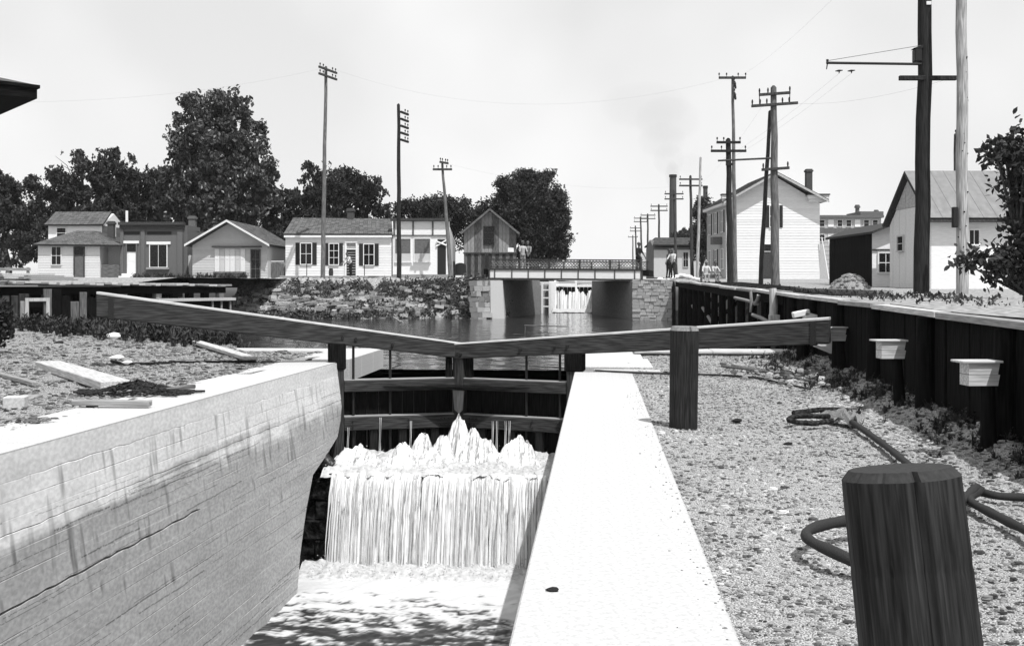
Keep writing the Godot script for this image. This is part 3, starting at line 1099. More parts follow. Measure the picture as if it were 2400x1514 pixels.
func build_bridge() -> void:
	var t := thing("bridge", "low girder bridge with white side panels and lattice railings across the canal", "bridge")
	var a := Vector3(-6.083, 1.871, -58.297)
	var e := Vector3(2.485, 1.748, -57.399)
	a.y = 1.86
	e.y = 1.78
	var along: Vector3 = (e - a).normalized()
	var back := Vector3(along.z, 0, -along.x)
	if back.z > 0: back = -back
	var len := a.distance_to(e)
	var f := Transform3D(Basis(along, Vector3.UP, -back), a)
	# panels between stiffeners
	var cuts := [0.0, 0.3, 1.3, 2.25, 3.2, 4.15, 5.1, 6.05, 7.15, len - 0.35, len]
	for i in cuts.size() - 1:
		var b := MB.new()
		b.cbox(cuts[i] + 0.03, cuts[i + 1] - 0.03, 0.1, 0.56, -0.06, 0.0, 0.012, f)
		part(t, "girder_panel", b, M.white)
	for i in cuts.size():
		var b := MB.new()
		b.box(cuts[i] - 0.025, cuts[i] + 0.025, 0.1, 0.56, -0.04, 0.035, f)
		part(t, "stiffener", b, M.grey_dark)
	var b := MB.new()
	b.box(-0.1, len + 0.1, 0.0, 0.1, -0.25, 0.09, f)
	b.box(-0.1, len + 0.1, 0.56, 0.66, -0.25, 0.05, f)
	b.box(-0.1, len + 0.1, 0.1, 0.56, -0.2, -0.07, f)
	part(t, "girder_flange", b, M.trim_dark)
	b = MB.new()
	b.box(-0.4, len + 0.4, 0.3, 0.62, -6.3, -0.26, f)
	part(t, "deck", b, M.tar_x)
	for side in [-0.1, -6.2]:
		var r := MB.new()
		r.box(-0.1, len + 0.1, 1.13, 1.19, side - 0.04, side + 0.04, f)
		r.box(-0.1, len + 0.1, 0.72, 0.76, side - 0.03, side + 0.03, f)
		var rail := part(t, "railing", r, M.trim_dark)
		var la := MB.new()
		var x := 0.0
		while x < len - 0.3:
			for q in [[x, x + 0.36, 0.76, 1.13], [x + 0.36, x, 0.76, 1.13]]:
				la.tube([f * Vector3(q[0], q[2], side), f * Vector3(q[1], q[3], side)], [0.018, 0.018], 4, false)
			x += 0.18
		part(rail, "lattice", la, M.lattice, "stuff")
		for k in 6:
			var px := len * k / 5.0
			var po := MB.new()
			po.box(px - 0.05, px + 0.05, 0.68, 1.26 if k in [0, 5] else 1.19, side - 0.05, side + 0.05, f)
			part(rail, "railing_post", po, M.trim_dark)
	# abutments
	t = thing("abutment", "shadowed concrete abutment with a bright edge, under the left end of the bridge", "abutment")
	var n0 := Vector3(-6.111, -0.32, -58.094)
	var n1 := Vector3(-5.335, -0.32, -58.158)
	var n2 := Vector3(-3.673, -0.617, -66.925)
	var n3 := Vector3(-7.735, -0.617, -66.59)
	b = MB.new()
	var top := []
	for q in [n1, n2, n3, n0]: top.append(Vector3(q.x, 1.84, q.z))
	b.slab(top, 3.2)
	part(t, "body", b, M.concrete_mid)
	b = MB.new()
	var foot := n1 + Vector3(0.18, 0, 0.05)
	b.hexa([Vector3(n0.x + 0.15, -0.8, n0.z + 0.3), Vector3(foot.x, -0.8, foot.z + 0.3), Vector3(n0.x + 0.1, 1.8, n0.z + 0.05), Vector3(n1.x + 0.02, 1.8, n1.z + 0.05), Vector3(n0.x + 0.15, -0.8, n0.z - 0.5), Vector3(foot.x, -0.8, foot.z - 0.6), Vector3(n0.x + 0.1, 1.8, n0.z - 0.5), Vector3(n1.x + 0.02, 1.8, n1.z - 0.6)])
	part(t, "end_face", b, M.concrete)
	t = thing("abutment", "shadowed concrete abutment under the right end of the bridge beside the stone wing wall", "abutment")
	n1 = Vector3(1.974, -0.423, -56.955)
	n2 = Vector3(-0.278, -0.617, -67.205)
	n3 = Vector3(4.507, -0.617, -67.599)
	n0 = Vector3(2.867, -0.423, -57.029)
	b = MB.new()
	top = []
	for q in [n1, n2, n3, n0]: top.append(Vector3(q.x, 1.8, q.z))
	b.slab(top, 3.2)
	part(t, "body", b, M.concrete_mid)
	t = thing("stone_wall", "pale wing wall of coursed stone at the right end of the bridge", "wall")
	n0 = Vector3(1.991, -0.415, -56.756)
	n1 = Vector3(4.11, -0.385, -56.128)
	var wl := Vector3(n1.x - n0.x, 0, n1.z - n0.z)
	var wf := Transform3D(Basis(wl.normalized(), Vector3.UP, Vector3(-wl.z, 0, wl.x).normalized()), Vector3(n0.x, 0, n0.z))
	b = MB.new()
	b.box(0.0, wl.length(), -0.8, 1.85, -0.9, -0.06, wf)
	part(t, "core", b, M.stone)
	rng.seed = 55
	var y := -0.7
	var kinds := [block(5), block(6), block(7)]
	while y < 1.84:
		var hh := minf(rng.randf_range(0.13, 0.2), 1.86 - y)
		var x := 0.0
		while x < wl.length() - 0.05:
			var w := minf(rng.randf_range(0.2, 0.5), wl.length() - x)
			put(t, "stone", kinds[rng.randi() % 3], M.ashlar, wf * Transform3D(Basis.from_scale(Vector3(w * 1.02, hh * 1.0, 0.3)), Vector3(x + w / 2, y + hh / 2, -0.1 + rng.randf_range(-0.03, 0.03))))
			x += w
		y += hh
	# rough masonry left of the bridge, half grown over
	t = thing("stone_wall", "broken pale masonry at the left end of the bridge above the water", "wall")
	n0 = Vector3(-6.924, -0.316, -57.927)
	for i in 46:
		var row := i / 6
		var sx := rng.randf_range(0.3, 0.6)
		put(t, "stone", kinds[i % 3], M.ashlar if i % 2 else M.stone, Transform3D(Basis.from_euler(Vector3(0, rng.randf_range(-0.15, 0.1), rng.randf_range(-0.05, 0.05))).scaled_local(Vector3(sx, 0.3, 0.4)), Vector3(n0.x + (i % 6) * 0.26 * (0.5 + row * 0.05) + rng.randf_range(-0.1, 0.1), -0.45 + row * 0.3, n0.z - row * 0.06 + rng.randf_range(-0.1, 0.1))))

func build_far_lock() -> void:
	var t := thing("lock_gate", "far lock gate with white rails seen through the bridge opening", "lock gate")
	var a := Vector3(-3.014, -0.347, -75.608)
	var e := Vector3(0.063, -0.347, -75.862)
	var w := e.x - a.x
	var f := Transform3D(Basis(Vector3.UP, 0.02), Vector3(a.x, 0, a.z))
	var x := 0.0
	while x < w:
		var b := MB.new()
		b.box(x + 0.01, x + 0.29, -0.4, 1.36, -0.08, 0, f)
		part(t, "plank", b, M.tar_y)
		x += 0.3
	for q in [[0.0, 1.42, 1.62], [1.7, 1.42, 1.5]]:
		var b := MB.new()
		b.box(q[0], q[0] + w / 2 - 0.08, q[1], q[2], -0.15, 0.1, f)
		part(t, "top_rail", b, M.white)
	for q in [-0.06, w / 2 - 0.07, w - 0.1]:
		var b := MB.new()
		b.box(q, q + 0.14, 0.3, 1.85, -0.14, 0.11, f)
		part(t, "gate_post", b, M.white)
	t = thing("waterfall", "distant white foam falling below the far lock gate under the bridge", "waterfall")
	rng.seed = 8
	for part_no in 1:
		var b := MB.new()
		for i in 170:
			var px := rng.randf_range(0.05, w - 0.05)
			var top := 0.75 + 0.15 * sin(px * 5.0) + 0.12 * sin(px * 13.0) + 0.3 * rng.randf()
			var p := []
			var ws := []
			for k in 6:
				var q := k / 5.0
				p.append(f * Vector3(px + 0.05 * q * sin(i), lerpf(top, -0.34, q * q * 0.6 + q * 0.4), 0.15 + 0.9 * q))
				ws.append(0.03 + 0.07 * q)
			ribbon(b, p, ws, rng.randf_range(0.3, 1.0))
		part(t, "strands", b, M.fall, "stuff")
		var g := []
		for i in 14:
			var row := []
			for k in 24: row.append(f * Vector3(lerpf(-0.1, w + 0.1, k / 23.0), -0.33 + 0.06 * wobble(k * 0.3, i * 0.4, 3.0) + 0.12 * (1 - i / 13.0), 0.7 + i * 0.42))
			g.append(row)
		b = MB.new()
		b.grid(g)
		part(t, "foam", b, M.foam)
	# the walls of that lock
	t = thing("lock_wall", "white sunlit wall end of the far lock beside its gate", "wall")
	var c := Vector3(-3.408, -0.32, -74.572)
	var b := MB.new()
	b.cbox(c.x - 0.05, c.x + 0.46, -0.8, 1.78, c.z - 6, c.z, 0.02)
	part(t, "wall_end", b, M.white)
	b = MB.new()
	b.cbox(c.x - 2.6, c.x - 0.06, -0.8, 1.5, c.z - 6, c.z - 0.4, 0.02)
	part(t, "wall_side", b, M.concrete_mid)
	t = thing("water_ladder", "narrow white ladder frame standing in the water under the bridge", "ladder")
	c = Vector3(-3.613, -0.869, -68.435)
	for dx in [0.0, 0.52]:
		b = MB.new()
		b.box(c.x + dx - 0.05, c.x + dx + 0.09, -0.9, 1.7, c.z - 0.1, c.z)
		part(t, "rail", b, M.white)
	for yy in [0.05, 0.62, 1.15, 1.6]:
		b = MB.new()
		b.box(c.x + 0.09, c.x + 0.47, yy, yy + 0.09, c.z - 0.08, c.z - 0.02)
		part(t, "rung", b, M.white)
	t = thing("lock_wall", "dark right wall of the far lock beyond the bridge", "wall")
	c = Vector3(-0.167, -0.12, -67.414)
	b = MB.new()
	b.box(c.x, c.x + 2.5, -0.8, 1.6, c.z - 14, c.z)
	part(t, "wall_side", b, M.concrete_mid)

func flume_top(z: float) -> float:
	return 1.40 + minf(-z - 10.0, 19.0) * 0.0071 + maxf(0.0, -z - 29.0) * 0.0128

func flume_x(z: float) -> float: # the wall along the right bank bends gently
	return 4.1 + (-z - 10.0) * 0.045 if z > -27.0 else lerpf(4.865, 4.35, (-z - 27.0) / 29.0)

func build_flume() -> void:
	var t := thing("timber_wall", "long black plank wall holding the street along the right bank", "wall")
	var z := 7.0
	rng.seed = 14
	while z > -27.0:
		var w := rng.randf_range(0.24, 0.34)
		var b := MB.new()
		var dx := rng.randf_range(-0.02, 0.02)
		b.cbox(flume_x(z) + dx, flume_x(z) + 0.08 + dx, -0.5, flume_top(z) - 0.16, z - w + 0.008, z - 0.008, 0.01)
		part(t, "plank", b, M.tar_y)
		z -= w
	for k in 11:
		var pz := 4.0 - k * 2.9
		var b := MB.new()
		b.tube([Vector3(flume_x(pz) - 0.09, -0.6, pz), Vector3(flume_x(pz) - 0.07, flume_top(pz) - 0.17, pz)], [0.13, 0.12], 10)
		part(t, "pile", b, M.tar_y)
	var t2 := thing("timber_trestle", "dark timber trestle over the pool carrying the street edge toward the bridge", "trestle")
	z = -27.6
	var n := 0
	while z > -55.5:
		var b := MB.new()
		b.tube([Vector3(flume_x(z) + 0.02, -1.2, z), Vector3(flume_x(z) + 0.02, flume_top(z) - 0.4, z)], [0.15, 0.13], 8)
		part(t2, "pile", b, M.tar_y)
		if n % 2 == 0:
			b = MB.new()
			b.tube([Vector3(flume_x(z) + 0.1, -0.5, z - 0.3), Vector3(6.7, flume_top(z) - 0.45, z - 0.3)], [0.09, 0.09], 6)
			part(t2, "brace", b, M.old_y if n in [2, 6] else M.tar_y)
		n += 1
		z -= 2.2
	boxpart(t2, "back_wall", 7.2, 7.6, -1.2, 1.5, -56.5, -27.0, M.dirt)
	var b := MB.new()
	for k in 6:
		var za := -27.0 - k * 4.84
		var zb := za - 4.84
		b.slab([Vector3(flume_x(za) - 0.06, flume_top(za) - 0.16, za), Vector3(7.8, flume_top(za) - 0.16, za), Vector3(7.8, flume_top(zb) - 0.16, zb), Vector3(flume_x(zb) - 0.06, flume_top(zb) - 0.16, zb)], 0.25)
	part(t2, "deck_beam", b, M.tar_z)
	# the worn planks along the top edge
	z = 7.0
	var t3 := thing("timber_edging", "sunlit worn planks along the top edge of the black wall and trestle", "edging")
	while z > -56:
		var l := rng.randf_range(2.6, 4.6)
		for k in 2:
			b = MB.new()
			var x0 := flume_x(z) - 0.12 + k * 0.24 + rng.randf_range(-0.04, 0.04)
			var x2 := x0 + flume_x(z - l) - flume_x(z)
			var y0 := flume_top(z) - 0.15 + rng.randf_range(-0.015, 0.02)
			var y1 := flume_top(z - l) - 0.15 + rng.randf_range(-0.015, 0.02)
			b.hexa([Vector3(x2, y1, z - l + 0.03), Vector3(x2 + 0.22, y1, z - l + 0.03), Vector3(x2, y1 + 0.07, z - l + 0.03), Vector3(x2 + 0.22, y1 + 0.07, z - l + 0.03), Vector3(x0, y0, z), Vector3(x0 + 0.22, y0, z), Vector3(x0, y0 + 0.07, z), Vector3(x0 + 0.22, y0 + 0.07, z)])
			part(t3, "plank", b, M.pale_z if rng.randf() < 0.5 - 0.3 * k else M.old_z)
		z -= l
	# loose timbers leaning in the trestle
	var lean := [["white timber post standing against the front of the trestle", Vector3(4.642, 0.631, -27.475), Vector3(4.642, 1.542, -27.475), 0.11, "pale_y"],
		["thin pale timber leaning across the trestle, crossed by an upright stick", Vector3(4.454, 1.205, -33.48), Vector3(4.631, 1.073, -29.982), 0.05, "old_x"],
		["upright pale stick in front of the trestle", Vector3(4.51, 1.45, -30.474), Vector3(4.51, 0.825, -30.474), 0.045, "old_y"],
		["short pale board tilted at the end of the crossed sticks", Vector3(4.651, 1.333, -29.884), Vector3(4.572, 1.059, -30.078), 0.06, "old_y"],
		["pale pole slanting down behind the right balance beam", Vector3(4.496, 0.766, -29.971), Vector3(4.625, 0.619, -27.774), 0.055, "old_x"],
		["bent pale strut under the trestle near the stone wall", Vector3(4.505, 0.62, -48.535), Vector3(4.606, -0.062, -47.54), 0.07, "old_y"],
		["second pale strut slanting under the trestle", Vector3(4.616, 0.65, -45.534), Vector3(4.597, 0.094, -41.519), 0.07, "old_y"]]
	for q in lean:
		b = MB.new()
		b.tube([q[1], q[1].lerp(q[2], 0.5) + Vector3(0.02, 0.01, 0.03), q[2]], [q[3], q[3] * 1.05, q[3] * 0.9], 6)
		tag(part(self, "loose_timber", b, M[q[4]]), q[0], "timber", "loose timbers about the trestle")
	b = MB.new()
	var c := Vector3(4.658, 0.77, -27.376)
	b.cbox(c.x - 0.13, c.x + 0.13, c.y - 0.3, c.y + 0.08, c.z - 0.1, c.z + 0.14, 0.01)
	tag(part(self, "wooden_block", b, M.pale_y), "square pale block at the foot of the white trestle post", "block")
	# light scraps beyond the end of the right beam
	c = Vector3(4.323, 0.962, -22.03)
	t = thing("scrap_heap", "small heap of white scrap boards behind the end of the right beam", "scrap heap", c)
	for q in [[-0.25, 0.12, 0.5, 0.2, 0.2], [0.05, 0.0, 0.44, 0.3, -0.25], [-0.1, -0.2, 0.35, 0.12, 0.1]]:
		b = MB.new()
		b.cbox(q[0] * 0.7, (q[0] + q[2]) * 0.7, q[1] - 0.1, q[1] * 0.7 + q[3] * 0.7 - 0.08, -0.1, 0.1, 0.015, Transform3D(Basis(Vector3(0, 0, 1), q[4]), Vector3.ZERO))
		part(t, "board", b, M.white)
	b = MB.new()
	b.tube([Vector3(0, -1.6, 0), Vector3(0, -0.1, 0)], [0.12, 0.11], 8)
	part(t, "stub", b, M.tar_y)
	c = Vector3(4.213, 0.497, -19.412)
	b = MB.new()
	b.cbox(-0.22, 0.2, -0.06, 0.2, -0.12, 0.12, 0.05, Transform3D(Basis(Vector3(0, 0, 1), -0.4), c))
	tag(part(self, "white_stone", b, M.white), "white stone lying under the tail of the right beam", "stone")

func build_dock() -> void:
	var t := thing("timber_dock", "dark timber dock on posts along the left side of the pool", "dock")
	var p0 := Vector3(-18.769, 1.674, -29.557)
	var p1 := Vector3(-14.025, 1.619, -37.975)
	var along := Vector3(p1.x - p0.x, 0, p1.z - p0.z)
	var L := along.length()
	var f := Transform3D(Basis(along / L, Vector3.UP, (Vector3(-along.z, 0, along.x) / L)), Vector3(p0.x, 0, p0.z))
	rng.seed = 61
	var x := 0.0
	while x < L:
		var w := rng.randf_range(0.22, 0.34)
		var b := MB.new()
		var y := lerpf(1.72, 1.62, x / L) + rng.randf_range(-0.02, 0.03)
		b.cbox(x + 0.006, x + w - 0.006, y - 0.07, y, -3.0, 0.1 + rng.randf_range(0.0, 0.22), 0.008, f)
		part(t, "plank", b, M.pale_z if rng.randf() < 0.6 else M.old_z)
		x += w
	var b := MB.new()
	b.box(0, L, 1.3, 1.54, -0.25, -0.05, f)
	part(t, "edge_beam", b, M.tar_x)
	for k in 14:
		var px := 0.35 + k * (L - 0.5) / 13.0
		b = MB.new()
		b.box(px - 0.11, px + 0.11, -0.8, 1.45, -0.34, -0.1, f)
		part(t, "post", b, M.pale_y if k in [7, 13] else (M.old_y if k in [1, 3, 9] else M.tar_y))
	x = 0.0
	while x < L:
		b = MB.new()
		b.box(x + 0.01, x + 0.39, -0.8, 1.55, -3.1, -3.0, f)
		part(t, "back_board", b, M.tar_y)
		x += 0.4
	# lower stage toward the stone bank
	b = MB.new()
	b.box(L - 3.3, L + 0.15, 1.02, 1.12, -2.4, 0.35, f)
	part(t, "lower_stage", b, M.pale_x)
	b = MB.new()
	b.box(L - 3.3, L + 0.1, -0.8, 1.0, -2.3, 0.2, f)
	part(t, "stage_skirt", b, M.tar_x)
	for k in 3:
		b = MB.new()
		b.box(L - 0.9 + k * 0.42, L - 0.84 + k * 0.42, 0.2, 1.0, 0.21, 0.27, f)
		part(t, "stage_post", b, M.old_y)
	# the crib of upright boards in front, at the left
	t = thing("board_crib", "weathered board crib with a small framed opening below the dock on the left", "crib")
	var q0 := Vector3(-17.25, 0.707, -28.478)
	var q1 := Vector3(-15.2, 0.597, -30.353)
	var al := Vector3(q1.x - q0.x, 0, q1.z - q0.z)
	var l2 := al.length()
	var f2 := Transform3D(Basis(al / l2, Vector3.UP, (Vector3(-al.z, 0, al.x) / l2)), Vector3(q0.x, 0, q0.z))
	x = 0.0
	while x < l2:
		var w := rng.randf_range(0.16, 0.3)
		var h := 1.5 if x > 0.5 and x < 1.6 else rng.randf_range(1.1, 1.45)
		if not (x > 0.72 and x < 1.05):
			b = MB.new()
			b.cbox(x + 0.01, x + w - 0.01, -0.1, h, -0.05 + rng.randf_range(-0.05, 0.05), 0.05, 0.01, f2)
			part(t, "board", b, [M.tar_y, M.tar_y, M.wood_y, M.mid_y][rng.randi() % 4])
		x += w
	b = MB.new()
	b.box(0.62, 1.3, 1.14, 1.24, 0.05, 0.1, f2)
	b.box(0.62, 0.72, 0.2, 1.14, 0.05, 0.1, f2)
	b.box(1.2, 1.3, 0.2, 1.14, 0.05, 0.1, f2)
	part(t, "opening_frame", b, M.pale_y)
	b = MB.new()
	b.box(0.72, 1.2, 0.2, 1.14, -0.3, -0.1, f2)
	part(t, "opening_back", b, M.tar_y)
	b = MB.new()
	b.cbox(0.48, 0.6, 0.2, 1.15, 0.06, 0.14, 0.01, f2)
	part(t, "pale_board", b, M.old_y)
	# boards piled on the dock
	t = thing("lumber_pile", "small pile of weathered boards on the left end of the dock", "lumber pile")
	for k in 7:
		b = MB.new()
		var y := 1.76 + (k / 2) * 0.06
		b.cbox(1.3 + (k % 2) * 0.5 + rng.randf_range(-0.2, 0.2), 3.4 + rng.randf_range(-0.4, 0.7), y, y + 0.05, -0.9 + (k % 2) * 0.35, -0.6 + (k % 2) * 0.35, 0.006, f * Transform3D(Basis(Vector3.UP, rng.randf_range(-0.08, 0.08)), Vector3.ZERO))
		part(t, "board", b, M.old_x if k % 2 else M.pale_x)
	# rail fence at the far left
	t = thing("board_fence", "low board fence at the far left beside the dock", "fence")
	var c := Vector3(-26.091, 1.92, -41.997)
	for k in 3: 
		b = MB.new()
		b.cbox(c.x + k * 0.9, c.x + k * 0.9 + 0.1, 1.6, 2.35, c.z - 0.05, c.z + 0.05, 0.01)
		part(t, "post", b, M.old_y)
	for yy in [1.85, 2.2]:
		b = MB.new()
		b.cbox(c.x - 0.1, c.x + 2.0, yy, yy + 0.12, c.z + 0.05, c.z + 0.08, 0.006)
		part(t, "rail", b, M.old_x)

# ---- houses: local x to the right along the front, z = 0 on the front wall, +z towards the canal ----
func window(p: Node, x0: float, x1: float, y0: float, y1: float, z: float, frame: Material, pane: Material, bars := Vector2i(1, 1), shutter: Material = null, turn := 0.0, at := Vector3.ZERO, called := "window") -> MeshInstance3D:
	var t := Transform3D(Basis(Vector3.UP, turn), at)
	var f := 0.055
	var b := MB.new()
	b.box(x0 - f, x0, y0 - f, y1 + f, z - 0.02, z + 0.06, t)
	b.box(x1, x1 + f, y0 - f, y1 + f, z - 0.02, z + 0.06, t)
	b.box(x0, x1, y1, y1 + f, z - 0.02, z + 0.065, t)
	b.box(x0 - 0.04, x1 + 0.04, y0 - f, y0, z - 0.02, z + 0.1, t)
	for k in bars.x:
		var x := lerpf(x0, x1, (k + 1.0) / (bars.x + 1))
		b.box(x - 0.013, x + 0.013, y0, y1, z + 0.01, z + 0.045, t)
	for k in bars.y:
		var y := lerpf(y0, y1, (k + 1.0) / (bars.y + 1))
		b.box(x0, x1, y - 0.016, y + 0.016, z + 0.01, z + 0.05, t)
	var o := part(p, called, b, frame)
	b = MB.new()
	b.box(x0, x1, y0, y1, z + 0.004, z + 0.02, t)
	part(o, "pane", b, pane)
	if shutter:
		var sw := (x1 - x0) * 0.42
		for s in [[x0 - f - sw, x0 - f], [x1 + f, x1 + f + sw]]:
			b = MB.new()
			b.box(s[0], s[1], y0 - f, y1 + f, z + 0.01, z + 0.04, t)
			var k := y0
			while k < y1:
				b.box(s[0] + 0.05, s[1] - 0.05, k, k + 0.06, z + 0.04, z + 0.052, t)
				k += 0.12
			part(p, "shutter", b, shutter)
	return o

func door(p: Node, x0: float, x1: float, y0: float, y1: float, z: float, leaf: Material, frame: Material, transom := 0.0, turn := 0.0, at := Vector3.ZERO) -> void:
	var t := Transform3D(Basis(Vector3.UP, turn), at)
	var b := MB.new()
	b.box(x0, x1, y0, y1 - transom, z + 0.005, z + 0.03, t)
	for q in [[0.08, 0.48], [0.55, 0.94]]:
		b.box(lerpf(x0, x1, 0.15), lerpf(x0, x1, 0.85), lerpf(y0, y1 - transom, q[0]), lerpf(y0, y1 - transom, q[1]), z + 0.03, z + 0.04, t)
	var o := part(p, "door", b, leaf)
	b = MB.new()
	b.box(x0 - 0.09, x0, y0, y1 + 0.1, z - 0.02, z + 0.07, t)
	b.box(x1, x1 + 0.09, y0, y1 + 0.1, z - 0.02, z + 0.07, t)
	b.box(x0, x1, y1, y1 + 0.1, z - 0.02, z + 0.08, t)
	if transom > 0: b.box(x0, x1, y1 - transom - 0.04, y1 - transom, z, z + 0.07, t)
	part(o, "frame", b, frame)
	if transom > 0:
		b = MB.new()
		b.box(x0, x1, y1 - transom, y1, z + 0.004, z + 0.02, t)
		part(o, "transom_pane", b, M.pane)

func siding(p: Node, x0: float, x1: float, y0: float, y1: float, z: float, m: Material, apex := Vector2.ZERO, eave := 99.0, pitch := 0.19, turn := 0.0, at := Vector3.ZERO) -> void: # overlapping boards, cut to the gable
	var t := Transform3D(Basis(Vector3.UP, turn), at)
	var b := MB.new()
	var y := y0
	while y < y1 - 0.02:
		var h := minf(pitch, y1 - y)
		var a := x0
		var e := x1
		if y + h > eave:
			var k := clampf((y + h - eave) / (apex.y - eave), 0, 1)
			a = lerpf(x0, apex.x, k)
			e = lerpf(x1, apex.x, k)
		if e - a < 0.1: break
		var g := rng.randf_range(0.88, 1.0)
		b.tint = Color(g, g, g)
		b.poly([t * Vector3(a, y, z + 0.022), t * Vector3(e, y, z + 0.022), t * Vector3(e, y + h, z + 0.003), t * Vector3(a, y + h, z + 0.003)], t.basis.z)
		b.poly([t * Vector3(a, y, z), t * Vector3(e, y, z), t * Vector3(e, y, z + 0.022), t * Vector3(a, y, z + 0.022)], Vector3.DOWN)
		y += h
	part(p, "clapboards", b, m, "stuff")

func shingled(p: Node, rl: Vector3, rr: Vector3, er: Vector3, el: Vector3, m: Material, edge: Material, th := 0.12, called := "roof") -> MeshInstance3D: # one slope of a roof with its shingles
	var b := MB.new()
	b.slab([rl, rr, er, el], th)
	var o := part(p, called, b, edge)
	var up := (rr - rl).cross(el - rl).normalized()
	if up.y < 0: up = -up
	b = MB.new()
	var rows := maxi(3, int(rl.distance_to(el) / 0.26))
	for i in rows:
		var t0 := 1.0 - float(i) / rows
		var t1 := 1.0 - (i + 1.25) / rows
		if t1 < 0: t1 = 0
		var a0 := rl.lerp(el, t0)
		var a1 := rl.lerp(el, t1)
		var e0 := rr.lerp(er, t0)
		var e1 := rr.lerp(er, t1)
		var n := maxi(3, int(a0.distance_to(e0) / 0.3))
		for k in n:
			var g := rng.randf_range(0.6, 1.15)
			b.tint = Color(g, g, g)
			var u0 := (k + 0.04) / n
			var u1 := (k + 0.96) / n
			var lift := up * rng.randf_range(0.02, 0.04)
			var q := [a0.lerp(e0, u0) + lift, a0.lerp(e0, u1) + lift, a1.lerp(e1, u1) + up * 0.008, a1.lerp(e1, u0) + up * 0.008]
			b.poly(q, up)
			b.poly([q[0], q[1], q[1] - lift, q[0] - lift], q[0] - q[3])
	part(o, "shingles", b, m, "stuff")
	return o

func gable_block(p: Node, x0: float, x1: float, eave: float, apex: Vector2, z0: float, z1: float, m: Material) -> void: # ridge along z
	var b := MB.new()
	b.prism([Vector2(x0, -0.6), Vector2(x1, -0.6), Vector2(x1, eave), apex, Vector2(x0, eave)], z0, z1)
	part(p, "wall", b, m)

func ridge_block(p: Node, x0: float, x1: float, eave: float, ridge: float, z0: float, z1: float, m: Material) -> void: # ridge along x
	var b := MB.new()
	var zm := (z0 + z1) / 2
	b.prism([Vector2(-z0, -0.6), Vector2(-z1, -0.6), Vector2(-z1, eave), Vector2(-zm, ridge), Vector2(-z0, eave)], x0, x1, Transform3D(Basis(Vector3(0, 0, -1), Vector3.UP, Vector3(1, 0, 0)), Vector3.ZERO))
	part(p, "wall", b, m)

func chimney(p: Node, x: float, z: float, y0: float, y1: float, w: float, m: Material) -> void:
	var b := MB.new()
	b.cbox(x - w / 2, x + w / 2, y0, y1 - 0.2, z - w / 2, z + w / 2, 0.01)
	b.cbox(x - w / 2 - 0.06, x + w / 2 + 0.06, y1 - 0.2, y1 - 0.05, z - w / 2 - 0.06, z + w / 2 + 0.06, 0.01)
	b.cbox(x - w / 2, x + w / 2, y1 - 0.05, y1 + 0.04, z - w / 2, z + w / 2, 0.01)
	part(p, "chimney", b, m)

